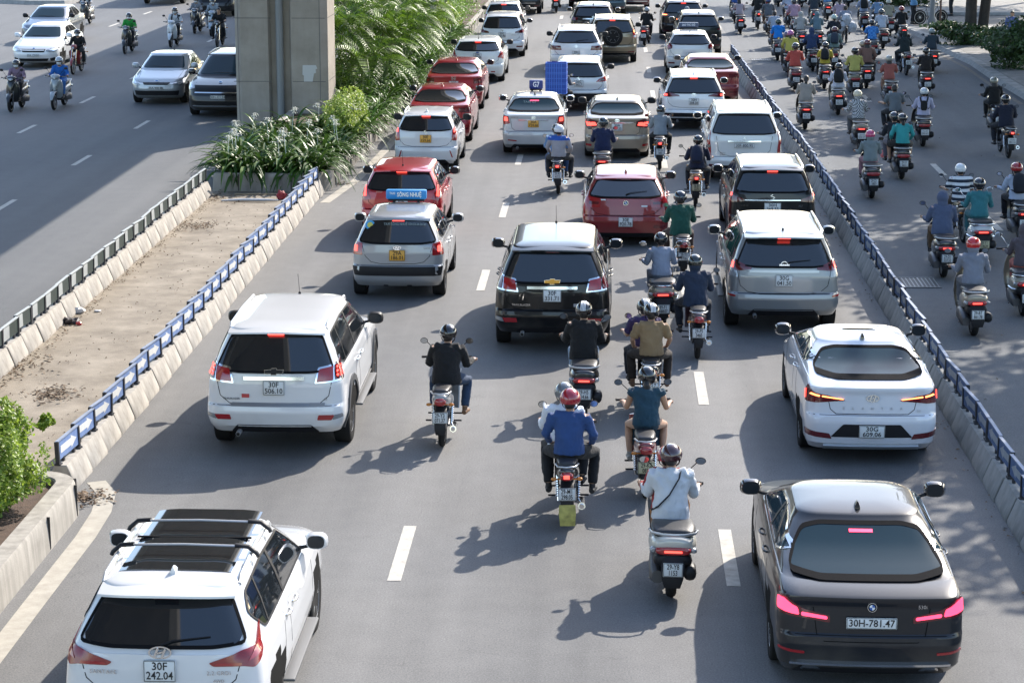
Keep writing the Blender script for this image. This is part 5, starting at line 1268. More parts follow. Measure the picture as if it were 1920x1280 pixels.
for i in range(30): leafcloud(b_, (rnd.uniform(-9.0, -6.25), 95+i*1.0, .55), (.9, .9, .32), 520, .055, rnd, .3, seed=i)
tag(b_.build('ground_cover', COVERL, None, 0, False), 'bright green ground cover filling the far planter', 'ground cover', kind='stuff')

# ---------------------------------------------------------------- right pavement, trees, posts
pv = [G(*p) for p in ((1701, 58), (1734, 73), (1770, 96), (1826, 122), (1875, 155), (1922, 183))]
dx_ = (pv[-1][0]-pv[-3][0])/(pv[-1][1]-pv[-3][1]); pv.append((13.05, 50)); pv.append((13.2, -30))
def kerbed(name, line_, far, z=.14):
    """raised pavement with a granite kerb along line_"""
    b = MB(); poly = line_+far; n = len(poly); b.add([(x, y, z) for x, y in poly]+[(x, y, -.05) for x, y in poly], [tuple(range(n))]+[(i, (i+1) % n, n+(i+1) % n, n+i) for i in range(n)])
    tag(b.build(name, PAVEM, None, 0), kind='structure')
    k = MB(); R1, R2 = [], []
    rings = []
    for i, p in enumerate(line_):
        a, c = Vector(line_[max(0, i-1)]), Vector(line_[min(len(line_)-1, i+1)]); d = (c-a).normalized(); nn = Vector((-d.y, d.x)); ctr = Vector((sum(q[0] for q in poly)/n, sum(q[1] for q in poly)/n))
        if nn.dot(ctr-Vector(p)) < 0: nn = -nn
        rings.append([(p[0]-nn.x*o, p[1]-nn.y*o, zz) for o, zz in ((.16, 0), (.05, z+.006), (-.28, z+.012), (-.28, z-.03))])
    k.loft(rings); tag(k.build('kerb', concrete('granite kerb', (.21, .205, .19), (.34, .33, .31), 4, .2), None, 30), kind='structure')
kerbed('right_pavement', pv, [(60, -30), (60, 97.5), G(1795, 52)])
kerbed('far_pavement', [G(1655, 14), G(1672, 27), G(1745, 29), (60, 108.5)], [(60, 240), (13, 240)])
kerbed('left_island', [(-60, 112.2), G(-20, 6), G(60, 9), G(120, 9), G(143, 6), (-27.0, 120)], [(-27, 220), (-60, 220)], .2)
gut = [G(*p) for p in ((1725, 78), (1758, 100), (1812, 128), (1862, 163), (1915, 196))]
line('gutter_strip', gut, .16, .010, concrete('gutter dirt', (.10, .08, .065), (.22, .20, .17), 8, .1))
jm = MB()
for i in range(40):
    y = 60+i*1.0
    x = interp([(p[1], p[0]) for p in reversed(pv[:-1])], y)
    jm.box((x+.12, y, .155), (.30, .012, .004)); jm.box((x+3.4, y, .1425), (5.8, .014, .003))
for o in (1.0, 2.0, 3.0, 4.0): jm.box((12.6+o, 80, .1427), (.014, 34, .003))
tag(jm.build('pavement_joint', mat('paving joint', (.10, .095, .09), .9), None, 0), kind='structure')
def drain(x, y, w_, l_, lab):
    r = empty('drain_grate', (x, y, .012)); tag(r, lab, 'drain grate', None); b = MB()
    b.box((0, 0, -.002), (w_, l_, .004)); b.build('frame', mat('cast iron', (.05, .05, .05), .6), r, 0)
    g = MB()
    for i in range(9): g.box((-w_*.44+i*w_*.11, 0, .004), (w_*.035, l_*.9, .006))
    g.box((0, 0, .006), (w_*.05, l_, .008)); g.box((0, l_*.48, .006), (w_, .03, .008)); g.box((0, -l_*.48, .006), (w_, .03, .008)); g.build('bars', mat('worn grate metal', (.22, .22, .22), .5), r, 0)
x, y = G(1720, 531); drain(x+.05, y, .66, .95, 'square metal drain grate in the road beside the near blue boards')
x, y = G(1427, 113); drain(x, y, .75, .8, 'small drain grate in the road near the far end of the separator')
x, y = G(1818, 88); tx, ty = x, y
CROWNS = {}
def crown_mesh(seed, n=15000, size=.17):
    if seed in CROWNS: return CROWNS[seed]
    rnd = random.Random(seed); b = MB()
    for k in range(9):
        a = rnd.uniform(0, 6.3); rr = rnd.uniform(0, 2.7); leafcloud(b, (rr*math.cos(a), rr*math.sin(a), rnd.uniform(-1.4, 1.6)), (rnd.uniform(1.6, 2.5), rnd.uniform(1.6, 2.5), rnd.uniform(1.0, 1.6)), n//9, size, rnd, .4, seed=seed+k)
    CROWNS[seed] = b.mesh('crown', TREEL, 0, False); return CROWNS[seed]
def tree(x, y, h, lab, seed, s_=1.0, lean=0, twin=False, group=None):
    r = empty('street_tree', (x, y, .14)); tag(r, lab, 'tree', group); t = MB(); rnd = random.Random(seed)
    def trunk(o, ln, rad):
        P = [(o[0], o[1], -.1), (o[0], o[1], .3), (o[0]+ln*.3, o[1], h*.3), (o[0]+ln, o[1]+.2, h*.62), (o[0]+ln*1.1, o[1]+.2, h*.9)]; t.tube(P, [rad*1.35, rad*1.05, rad*.9, rad*.7, rad*.3], 12)
        for k in range(6):
            a = 2*math.pi*k/6+rnd.uniform(-.4, .4); b0 = Vector(P[3]); t.tube([b0-Vector((0, 0, rnd.uniform(0, 1))), b0+Vector((math.cos(a)*1.2, math.sin(a)*1.2, 1.0)), b0+Vector((math.cos(a)*2.6*s_, math.sin(a)*2.6*s_, 1.8))], [rad*.42, rad*.25, rad*.08], 7)
    trunk((0, 0), lean, .23 if twin else .20)
    if twin: trunk((.48, .1), .55, .21)
    t.build('trunk', BARK, r, 50); c = link('crown', crown_mesh(seed % 3), r); c.location = (lean, .2, h*.86); c.scale = (s_, s_, s_*.9); c.rotation_euler = (0, 0, seed*1.3)
tree(tx, ty, 8.5, 'twin-trunked dark tree on the right pavement corner', 1, 1.1, 0, True)
TL = ['street tree along the right pavement standing out of view']
for k, (x, y, h, s_) in enumerate([(15.4, 77, 9.0, 1.2), (14.6, 69, 9.0, 1.2), (14.4, 61.5, 9.5, 1.2), (14.0, 54, 9.5, 1.2), (14.2, 47, 9.0, 1.15), (13.8, 40.5, 9.0, 1.2), (14.2, 33.5, 9.0, 1.1), (17.5, 58, 10, 1.2), (18.5, 66, 10, 1.2), (18.2, 86, 9.5, 1.3), (16.6, 74, 9.5, 1.3), (18.5, 80, 9.5, 1.3), (22, 93, 10, 1.3), (21, 102, 10, 1.3), (15.5, 121, 10, 1.2), (22, 116, 10, 1.3), (26, 107, 10, 1.3), (18.5, 124, 10, 1.3)]):
    tree(x, y, h, ['leafy street tree shading the motorbike lane from the right pavement'][0], k+2, s_, 0, False, 'street trees on the right pavement')
shrub('shrub', 'large dark green shrub at the right edge of the pavement', *G(1893, 134), .14, (1.05, 1.3, .80), 4200, .075, DARKL, 31, [(0, 0, 0, 1), (.7, .5, .35, .7), (.3, -.2, .1, .6)])
shrub('shrub', 'dark shrub around the foot of the twin-trunked tree', tx-.25, ty-.6, .14, (1.25, .7, .42), 3000, .07, DARKL, 32, [(0, 0, 0, 1), (-.8, .3, .25, .6), (.9, 0, .0, .5)])
x, y = G(1695, 20); shrub('hedge', 'dark green hedge across the side street at top right', x, y+1.2, .1, (1.9, .8, .6), 3600, .08, DARKL, 33, [(0, 0, 0, 1), (1.2, .3, .2, .7), (-1.2, 0, 0, .6)], 'hedge')
r = empty('lamp_post', (*G(1747, 54), .14)); tag(r, 'round grey steel lamp post at the pavement corner', 'lamp post'); b = MB(); b.lathe([(.20, 0), (.19, .25), (.115, .4), (.09, 9.2)], (0, 0, 0), 'z', 16); b.build('post', mat('grey steel', (.16, .165, .165), .55), r, 40)
b = MB(); b.tube([(0, 0, 9.1), (-.8, 0, 9.6), (-2.0, 0, 9.7)], .05, 8); b.box((-2.3, 0, 9.68), (.7, .25, .1), ch=.03); b.build('lamp_head', GREYW, r)
r = empty('signpost', (*G(1762, 61), .14)); tag(r, 'thin rusty brown signpost right of the lamp post', 'signpost'); b = MB(); b.tube([(0, 0, 0), (0, 0, 3.2)], .04, 8); b.build('post', mat('rusty brown paint', (.12, .06, .04), .7), r)
b = MB(); b.box((0, -.05, 2.9), (.6, .02, .6)); b.build('sign_plate', GREYW, r)
r = empty('planter_lamp', (*G(813, 67), .33)); tag(r, 'slim pale concrete post standing among the palms', 'post'); b = MB(); b.box((0, 0, 3.5), (.22, .22, 7), ch=.03); b.build('post', concrete('pale post', (.38, .36, .32), (.55, .52, .47), 3, .5), r); b = MB(); b.box((0, 0, 7.05), (.3, .3, .1), ch=.02); b.build('cap', GREYW, r)

# ---------------------------------------------------------------- litter on the median
rnd = random.Random(4); b = MB(); LEAFD = leafmat('dead leaf', (.06, .035, .02), (.22, .15, .09), .8, .05)
def scatter(cx, cy, sx, sy, n, s0=.02, s1=.05, z=.012):
    for i in range(n):
        p = Vector((cx+rnd.gauss(0, sx), cy+rnd.gauss(0, sy), z+rnd.uniform(0, .02))); a = rnd.uniform(0, 6.3); s_ = rnd.uniform(s0, s1); t = rnd.uniform(-.02, .02)
        b.add([p+Vector((math.cos(a)*s_, math.sin(a)*s_, 0)), p+Vector((-math.sin(a)*s_*.5, math.cos(a)*s_*.5, .012)), p+Vector((-math.cos(a)*s_, -math.sin(a)*s_, t+.01)), p+Vector((math.sin(a)*s_*.5, -math.cos(a)*s_*.5, 0))], [(0, 1, 2, 3)])
for px, py, sx, sy, n in ((100, 740, .16, .25, 190), (370, 425, .22, .30, 170), (640, 345, .2, .2, 60), (165, 935, .14, .16, 160), (30, 690, .25, .5, 160), (420, 375, .3, .3, 80), (245, 728, .04, .05, 16)):
    x, y = G(px, py); scatter(x, y, sx, sy, n)
for i in range(520):
    y = rnd.uniform(29, 52); scatter(-9.05+abs(rnd.gauss(0, .10)), y, .03, .1, 1, .01, .035)
for i in range(420): scatter(rnd.uniform(-9.0, -6.9), rnd.uniform(28.5, 52), 0, 0, 1, .008, .028, .008)
for i in range(160): scatter(4.72-abs(rnd.gauss(0, .12)), rnd.uniform(20, 60), 0, 0, 1, .01, .04, .008)
for i in range(120): scatter(rnd.uniform(5.3, 12.5), rnd.uniform(25, 90), 0, 0, 1, .01, .03, .008)
tag(b.build('leaf_litter', LEAFD, None, 0, False), 'dry fallen leaves scattered over the dusty median', 'leaf litter', kind='stuff')
def crumple(name, lab, px, py, size, m, seed, cat, gz=.012):
    rnd = random.Random(seed); bb = MB(); bb.ell((0, 0, size[2]*.6), size, 10, 7); me = bb.mesh(name, m, 0)
    for v in me.vertices: v.co *= 1+.55*noise.noise(v.co*14+Vector((seed, 0, 0)))
    for v in me.vertices: v.co.z = max(v.co.z, .0)
    o = link(name, me, None); o.location = (*G(px, py), gz); tag(o, lab, cat)
WHT = mat('white plastic film', (.6, .6, .6), .4); 
crumple('plastic_bag', 'crumpled white plastic bag against the far left block row', 146, 587, (.13, .10, .06), WHT, 1, 'plastic bag')
crumple('plastic_bag', 'black and red crumpled bag among the litter on the median', 132, 607, (.17, .11, .06), mat('dark film', (.03, .025, .03), .4), 2, 'plastic bag')
crumple('drink_can', 'small red and white can at the end of the litter pile', 148, 610, (.05, .035, .035), mat('red tin', (.5, .06, .05), .3), 3, 'can')
crumple('paper_scrap', 'small pale scrap right of the litter pile', 184, 585, (.06, .05, .02), WHT, 4, 'paper')
crumple('plastic_bag', 'little white bag on the blocks lower left', 72, 637, (.07, .06, .05), WHT, 5, 'plastic bag')
crumple('cloth_bundle', 'round red bundle on the ground in front of the lily planter', 528, 374, (.12, .10, .11), mat('red cloth', (.30, .03, .04), .6), 6, 'bundle')
b = MB(); x, y = G(470, 379); b.tube([(-.65, -.06, .03), (-.2, .02, .04), (.3, .0, .04), (.62, .05, .03)], [(.02, .03), (.035, .05), (.035, .045), (.015, .02)], 8, X=(0, 0, 1)); o = b.build('rolled_sheet', WHT, None, 50); o.location = (x, y, .01); tag(o, 'long rolled pale sheet lying before the lily planter', 'rolled sheet')
b = MB(); x, y = G(505, 367); b.tube([(-.8, 0, .02), (.9, .1, .02)], .016, 8); o = b.build('bamboo_pole', mat('bamboo', (.30, .24, .15), .6), None); o.location = (x, y, .01); tag(o, 'thin brown pole lying at the foot of the planter wall', 'pole')
# ================================================================ the cars, read off the photo one by one
def put(q, px, py, h=None, at='plate', rz=0):
    x, y = G(px, py, h or 0); W = q['W']/2
    if at == 'rw': x -= W-.06; y -= q.get('oh', .88)+.12
    if at == 'lw': x += W-.06; y -= q.get('oh', .88)+.12
    return car(q, x, y, rz)
def sq(x0, x1, z0, z1, s=0): return [(x0, z0), (x1, z0+s), (x1, z1+s), (x0, z1)]
WHITE, SILV, BLK, RED = '#cfd0d1', '#a7a9aa', '#0a0a0c', '#7c0812'
BLKW = mat('gloss black paint', (.008, .008, .009), .2, coat=1)
SUV = dict(t='suv', L=4.88, W=1.87, H=1.77, belt=1.14, wb=2.845, oh=1.0, rw=.385, zb=.34, bump=.70, tg=.09, rt=.42, hoodz=1.08, hoodl=1.25, tum=.735, val=[(-.62, .345), (.62, .345), (.52, .46), (-.52, .46)], rails=True, wiper=True, tz0=.72, tw=.70, cp=.35, cpt=.2)
TBL = [[([(.61, 1.0), (1.19, 1.04), (1.25, 1.29), (.66, 1.20)], CHROME), ([(.64, 1.02), (.89, 1.04), (.89, 1.21), (.68, 1.18)], REDL), ([(.92, 1.045), (1.18, 1.06), (1.23, 1.27), (.92, 1.22)], REDD)]]
def tbl(lit):
    l = [list(TBL[0])]
    if lit:
        for i in range(3):
            for j in range(3): l[0].append((sq(.95+i*.07, .99+i*.07, 1.085+j*.045, 1.115+j*.045), LIT))
    return l
BK = dict(bar=(1.045, .40, .045), emb=('bowtie', 1.135, 1.0))
car_white_tb = put(dict(SUV, wiper=False, name='suv', col=WHITE, metal=0, label='white SUV with dark wheel-arch flares beside the blue arrow boards', cat='car', lamps=tbl(True), clad=True, steps=True, plate='30F|506.10', pz=.95, ant='front', mirm=BLACKPL, bar=(1.07, .42, .045), emb=('bowtieblack', 1.15, 1.1),
    refl=[([(.60, .53), (.80, .53), (.84, .60), (.62, .60)], REDL), ([(.81, .535), (1.0, .56), (.98, .61), (.84, .60)], CLEARL)], badges=[('TRAILBLAZER', -.60, .80, .034, 1.1), ('2.5', .72, .80, .03, 1)], badgem=BLACKPL, panels=[([(-.62, .705), (.62, .705), (.60, .75), (-.60, .75)], mat('brushed step', (.30, .31, .32), .4, .7), 'bumper_plate')],
    stick=[(.60, .73, .20, .045, mat('grey sticker', (.25, .25, .26), .5)), (-.40, .84, .10, .05, mat('red lips sticker', (.45, .05, .05), .5))], chromeh=True), 512, 729, .95)
put(dict(SUV, wiper=False, name='suv', col=BLK, label='black SUV with gold maker mark, middle lane behind two riders', cat='car', chmsl=False, lamps=tbl(False), plate='30F|331.71', pz=.95, ant='front', mirm=BLKW, rails=False, bar=(1.07, .42, .045), emb=('bowtie', 1.16, 1.1),
    refl=[([(.58, .53), (.80, .53), (.84, .60), (.60, .60)], REDL), ([(.81, .535), (1.0, .56), (.98, .61), (.84, .60)], CLEARL)], badges=[('TRAILBLAZER', -.52, .80, .045, 1.1)], stick=[(.45, .80, .17, .05, mat('grey sticker', (.25, .25, .26), .5))], roofm=1), 1035, 556, .95)
put(dict(SUV, name='suv', col='#84898c', metal=.45, L=4.885, H=1.76, label='silver grey SUV with roof rails beside the blue-boarded separator', cat='car', plate='30G|041.50', pz=.93, ant='rod', steps=True, railm=ALLOY,
    lamps=[[([(.62, 1.10), (.60, 1.13), (.93, 1.24), (1.18, 1.24), (1.16, 1.08), (.86, 1.08)], REDD), (sq(.98, 1.14, 1.11, 1.20), LIT)], [([(.86, .98), (1.14, .98), (1.15, 1.075), (.88, 1.075)], CLEARL)]], emb=('ringbar', 1.17, 1.1), bar=(1.075, .60, .04), barm=mat('satin trim', (.45, .47, .48), .3, .6), badges=[('T', -.36, 1.075, .05, 1), ('E', -.18, 1.075, .05, 1), ('R', 0, 1.075, .05, 1), ('R', .18, 1.075, .05, 1), ('A', .36, 1.075, .05, 1)], badgem=BLACKPL,
    refl=[([(.84, .66), (1.04, .67), (1.04, .70), (.84, .69)], REDL)], spl=.2, stick=[(.6, .74, .16, .03, mat('grey sticker', (.25, .25, .26), .5))]), 1471, 527.5, .93)
# white crossover, near left, black panorama roof and cross bars
q = dict(SUV, name='suv', col=WHITE, metal=0, L=4.69, W=1.80, H=1.64, belt=1.07, wb=2.70, oh=.93, rw=.375, zb=.28, hoodz=1.0, rails=True, railm=ALLOY, label='white crossover with black glass roof and silver roof bars, nearest left', cat='car', plate='30F|242.04', pz=.92, tum=.72, rt=.50, kick=.20,
    lamps=[[([(.50, .985), (.55, .955), (.86, .955), (.98, .93), (1.26, 1.02), (1.30, 1.20), (1.02, 1.09), (.84, 1.08)], mat('deep red lens', (.22, .01, .014), .2, coat=.5)), ([(.56, .962), (.84, .962), (.84, .985), (.58, .985)], REDL), ([(.90, .99), (1.20, 1.04), (1.26, 1.17), (1.0, 1.07)], REDL)]],
    emb=('ovalh', 1.065, 1.35), badges=[('SANTAFE', -.55, .90, .05, 1.2), ('2.2 CRDi', .56, .90, .05, 1.1), ('4WD', .56, .83, .04, 1.1)], antm=None, anty=.32, spl=.18, steps=True, tw=.66, rgr=.12, chmsl=False, chromeh=True, rw0=.05, clad=False, mirm=None)
q = {k: v for k, v in q.items() if not (k in ('antm', 'mirm') and v is None)}
rt, S = put(q, 297, 1262, .92)
gy0, gy1 = S.cr[-1][1]+.34-S.L/2, S.L-S.cf[-1][1]-.02-S.L/2
b = MB(); N = 10
def roofz(x, W_=S.W): return S.H+.002-.06*max(0, (abs(x)/(S.W*.70)-.45))**2*3
b.loft([[(x, y, roofz(x)+.006+o) for x, o in [(-.50+1.0*i/N, 0) for i in range(N+1)]+[(.50-1.0*i/N, -.02) for i in range(N+1)]] for y in (gy0, (gy0+gy1)/2, gy1)]); pr = b.build('panorama_roof', GLASS, rt, 40)
b = MB(); b.box((0, lerp(gy0, gy1, .52), S.H+.004), (1.06, .03, .012)); link('roof_seam', b.mesh('roof_seam', SEAM), pr)
for yy in (gy0+.48, gy0+1.22):
    b = MB(); b.tube([(-.52, yy, S.H+.075), (0, yy, S.H+.085), (.52, yy, S.H+.075)], [(.020, .011)]*3, 8, X=(0, 1, 0)); cb = b.build('cross_bar', ALLOY, rt, 50)
    for sg in (-1, 1):
        b = MB(); b.tube([(sg*.46, yy, S.H+.082), (sg*.58, yy, S.H+.072), (sg*.655, yy, S.H+.01), (sg*.67, yy, S.H-.02)], [(.034, .02), (.036, .022), (.032, .02), (.03, .02)], 8, X=(0, 1, 0))
        link('bar_foot', b.mesh('bar_foot', BLACKPL, 50), cb)
# dark brown-grey saloon near right
put(dict(t='sedan', name='sedan', col='#1a1c21', metal=.1, L=4.96, W=1.81, H=1.42, belt=.97, deck=.99, deckl=.36, rws=1.08, wb=2.975, oh=1.05, rw=.345, zb=.20, bump=.60, hoodz=.90, hoodl=1.35, ws=.85, tum=.72, tz0=.56, tw=.60, label='dark grey saloon with pink glowing tail lights, nearest right', cat='car', plate='30H-781.47', plong=True, pz=.74, emb=('roundel', .90, 1.1), glass=GLASSB, ctrim=True, mirm=BLKW,
    lamps=[[([(.46, .735), (.78, .775), (1.12, .80), (1.16, .96), (.96, .965), (.76, .86), (.46, .80)], REDD), ([(.49, .765), (.78, .795), (.78, .83), (.49, .795)], LITP), ([(.80, .80), (1.10, .83), (1.13, .935), (.98, .945), (.82, .87)], LITP)]],
    refl=[([(.68, .43), (1.0, .45), (1.0, .475), (.68, .455)], REDL)], bar=(.335, .82, .022), val=[(-.80, .205), (.80, .205), (.70, .32), (-.70, .32)], badges=[('530i', .52, .90, .05, 1)], exh=[], panels=[([(-.72, .25), (-.50, .25), (-.54, .30), (-.70, .30)], CHROME, 'exhaust_trim'), ([(.72, .25), (.50, .25), (.54, .30), (.70, .30)], CHROME, 'exhaust_trim')], wheel='multi', cp=.45, cpt=.30), 1635, 1170, .74, rz=R(-.5))
# white compact saloon
put(dict(t='sedan', name='sedan', col='#ced0d6', metal=.05, L=4.62, W=1.75, H=1.42, belt=.96, deck=1.04, deckl=.27, rws=1.08, wb=2.70, oh=1.0, rw=.32, zb=.20, bump=.66, hoodz=.88, hoodl=1.25, ws=.85, tum=.72, tz0=.69, tw=.66, label='white saloon with slanted orange-lit tail lights by the separator', cat='car', plate='30G|609.06', pz=.47, pw=(.33, .165), emb=('ovalh', .90, 1.1), glass=mat('light tinted glass', (.030, .052, .066), .05, spec=.08), mirm=BLKW, antm=BLKW, anty=.12, chmsl=False, ctrim=True,
    lamps=[[([(.42, .865), (.70, .845), (.86, .83), (1.20, .82), (1.24, .97), (1.10, 1.04), (.92, .955), (.72, .93)], REDD), ([(.46, .873), (.80, .905), (.80, .925), (.46, .885)], LITO), ([(.83, .905), (1.02, .93), (.98, .955), (.83, .93)], LITO), ([(1.12, .86), (1.20, .86), (1.22, .95), (1.14, .98)], LIT)]],
    refl=[([(.58, .36), (1.08, .40), (1.12, .48), (.62, .43)], REDD)], val=[(-.60, .385), (.60, .385), (.42, .56), (-.42, .56)], bar=(.255, .70, .05), barm=mat('satin trim', (.45, .47, .48), .3, .6), badges=[(c, -.42+i*.14, .765, .05, 1) for i, c in enumerate('ELANTRA')]+[('2.0', .68, .735, .04, 1)], badgem=ALLOY,
    exh=[], wheel='multi', chromeh=True), 1635, 809, .47)
# red hatch, middle
put(dict(t='hatch', name='hatchback', col=RED, metal=.3, L=4.32, W=1.77, H=1.43, belt=.98, wb=2.69, oh=.85, rw=.32, zb=.20, bump=.62, tg=.12, rt=.62, hoodz=.90, tum=.74, label='dark red hatchback in the middle lane beside the man in green', cat='car', plate='30E|920.78', pz=.53, emb=('roundel', .89, 1.2), mirm=BLKW, antm=None, anty=.35, chmsl=False, wiper=True, tz0=.66, exh=[-.6],
    lamps=[[([(.62, .80), (.92, .80), (1.16, .84), (1.18, .98), (.90, 1.0), (.60, .96)], REDL), ([(.66, .86), (.90, .86), (.90, .92), (.65, .91)], REDD)]], rgr=.08, badges=[('116i', .58, .93, .04, 1)], val=[(-.7, .205), (.7, .205), (.62, .30), (-.62, .30)], stick=[(.42, .83, .12, .03, PLATEW), (-.52, .95, .12, .025, PLATEW)]) | {'antm': paint(RED, .3)}, 1173, 416, .53)
# silver hatch taxi
q = dict(t='hatch', name='taxi', col='#9c9ea0', metal=.25, L=3.83, W=1.67, H=1.50, belt=.99, wb=2.455, oh=.62, rw=.29, zb=.24, bump=.60, tg=.08, rt=.42, hoodz=.92, hoodl=.95, tum=.72, label='silver hatchback taxi with blue roof sign and yellow plate', cat='taxi', plate='29A|186.01', py=True, pz=.80, emb=('ovalh', .93, .9), ant=None, wiper=False, spl=.05, mirm=paint('#9c9ea0', .25), tz0=.66, tw=.62, exh=[],
    lamps=[[([(.80, .80), (1.14, .80), (1.16, 1.02), (.80, 1.0)], REDL), (sq(.92, 1.04, .86, .96), LIT)]], val=[(-.95, .44), (.95, .44), (1.02, .60), (-1.02, .60)], badges=[('Getz', .62, .93, .06, 1)], refl=[([(.2, .25), (.3, .25), (.3, .26), (.2, .26)], DARK)])
rt, S = put(q, 744, 480, .80)
def roofsign(rt, S, y, txt, col, w_, h_, tcol, lab_y=0, txt2=None, fs=.62):
    b = MB(); b.box((0, 0, 0), (w_, .16, h_), ch=.02); s_ = b.build('roof_sign', mat('sign '+col, col, .35), rt, 40); s_.location = (0, y, S.H+h_/2+.045)
    b = MB(); b.box((0, 0, -h_/2-.02), (w_*.9, .10, .03)); b.box((-w_*.3, 0, -h_/2-.04), (.05, .14, .03)); b.box((w_*.3, 0, -h_/2-.04), (.05, .14, .03)); link('bracket', b.mesh('bracket', BLACKPL), s_)
    put_text(txt, h_*fs, mat('sign lettering '+tcol, tcol, .5), s_, (w_*.08 if txt2 else 0, -.083, 0), (math.pi/2, 0, 0), sx=.72, bold=.003)
    if txt2: put_text(txt2, h_*.34, mat('sign lettering '+tcol, tcol, .5), s_, (-w_*.34, -.083, h_*.15), (math.pi/2, 0, 0), sx=.8, bold=.001)
    return s_
sg_ = roofsign(rt, S, .05, 'SÔNG NHUỆ', '#2f86c6', .74, .17, '#f2f2ea', txt2='TAXI')
wtx = put_text('TAXI SÔNG NHUỆ 024.32.26.26.26', .062, mat('window decal', (.30, .36, .34), .6), rt, S.rear(.12, 1.30, .016), (math.pi/2-.5, 0, 0), 'window_lettering', .8)
b = MB(); b.lathe([(.001, 0), (.085, 0), (.085, .004)], (0, 0, 0), 'y', 24); b.cur = 1; b.lathe([(.05, -.002), (.05, .004)], (0, 0, 0), 'y', 20); o = b.build('window_badge', [mat('decal blue', (.05, .30, .55), .5), mat('decal yellow', (.55, .50, .10), .5)], rt, 30); o.location = S.rear(-.50, 1.28, .016); o.rotation_euler = (-.5, 0, 0)
# red hatch, left lane
put(dict(t='hatch', name='hatchback', col='#a5101c', metal=.25, L=3.85, W=1.70, H=1.50, belt=1.0, wb=2.43, oh=.62, rw=.30, zb=.22, bump=.62, tg=.10, rt=.38, hoodz=.92, hoodl=.95, tum=.74, label='red hatchback with short aerial directly ahead of the silver taxi', cat='car', plate='30E|204.19', pz=.75, emb=('angular', .99, 1.1), mirm=BLKW, ant='rod', tz0=.66,
    lamps=[[([(.78, .84), (1.0, .80), (1.16, .88), (1.14, 1.14), (1.0, 1.16)], REDL), ([(.90, .90), (1.0, .88), (1.04, 1.08), (.97, 1.1)], LIT), ([(1.04, .86), (1.14, .90), (1.14, 1.10), (1.07, 1.06)], CLEARL)]], badges=[('SUZUKI', -.52, .98, .035, 1.1), ('SWIFT', .50, .98, .045, 1.2)], spl=.12), 751, 361, .99)
# white small hatch with yellow plate
put(dict(t='hatch', name='hatchback', col=WHITE, metal=0, L=3.64, W=1.60, H=1.50, belt=1.02, wb=2.385, oh=.55, rw=.285, zb=.22, bump=.62, tg=.08, rt=.36, hoodz=.94, hoodl=.9, tum=.74, label='small white hatchback with yellow plate and roof rails by the planter', cat='car', plate='30E|159.66', py=True, pz=.84, emb=('angular', 1.0, .9), rails=True, mirm=BLACKPL, rgr=.1, antm=None,
    lamps=[[([(.86, .80), (1.06, .78), (1.18, 1.0), (1.04, 1.13), (.90, 1.06)], REDL), ([(.94, .98), (1.08, 1.0), (1.03, 1.09), (.95, 1.05)], LIT)]], refl=[([(.80, .38), (.84, .38), (.76, .56), (.73, .56)], REDL)], spl=.12) | {'antm': paint(WHITE, .0)}, 797.5, 261, .84)
redsed = dict(t='sedan', name='sedan', col='#980e1a', metal=.25, L=4.44, W=1.73, H=1.46, belt=.98, deck=1.06, deckl=.32, rws=.85, wb=2.60, oh=.96, rw=.31, zb=.20, bump=.60, hoodz=.90, tum=.73, plate='30G|118.52', pz=.82, lamps=[[([(.66, .86), (1.16, .86), (1.16, 1.0), (.66, .98)], REDD)]], chmsl=False, mirm=BLKW)
put(dict(redsed, label='red saloon with black spoiler lip right behind the small white hatch', cat='car', antm=paint('#980e1a', .25)), 884, 262, 0, 'rw')
put(dict(redsed, L=4.60, W=1.78, label='red saloon with H mark between the white hatch and the other red saloon', cat='car', emb=('hframe', 1.0, 1.3), antm=paint('#980e1a', .25), lamps=[[([(.72, .84), (1.16, .86), (1.16, 1.02), (.72, 1.0)], REDD), (sq(.92, 1.06, .90, .97), REDL)]]), 906, 202, 0, 'rw')
put(dict(t='hatch', name='hatchback', col='#dfe3e0', metal=0, L=4.36, W=1.82, H=1.48, belt=1.06, wb=2.65, oh=.85, rw=.32, zb=.21, bump=.62, tg=.10, rt=.55, tum=.74, label='white hatchback with oval rear window and big side tail lights', cat='car', plate='29A|733.08', pz=.90, emb=('oval', 1.02, .9), rgr=.16, ant='rod', mirm=BLACKPL, wiper=False,
    lamps=[[([(.80, .86), (1.12, .80), (1.20, 1.02), (.98, 1.14), (.92, 1.0)], REDL)]], refl=[([(.5, .36), (.66, .36), (.66, .40), (.5, .40)], REDL)], spl=.14), 895, 106, .90)
put(dict(t='suv', name='minivan', col='#d9dde0', metal=.1, L=4.40, W=1.74, H=1.69, belt=1.10, wb=2.74, oh=.80, rw=.30, zb=.24, bump=.62, tg=.08, rt=.34, tum=.73, label='white people carrier with tall corner tail lights by the planter wall', cat='car', plate='30G|527.90', pz=.86, emb=('angular', 1.02, 1), mirm=BLKW, chromeh=True, ant=None, chmsl=False,
    lamps=[[([(.60, .93), (1.16, .93), (1.20, 1.06), (1.05, 1.12), (1.02, 1.42), (.95, 1.42), (.95, 1.06), (.64, .99)], REDD), (sq(.98, 1.10, .96, 1.03), REDL)]], badges=[('ERTIGA', .5, .85, .045, 1)]), 941, 66, .86)
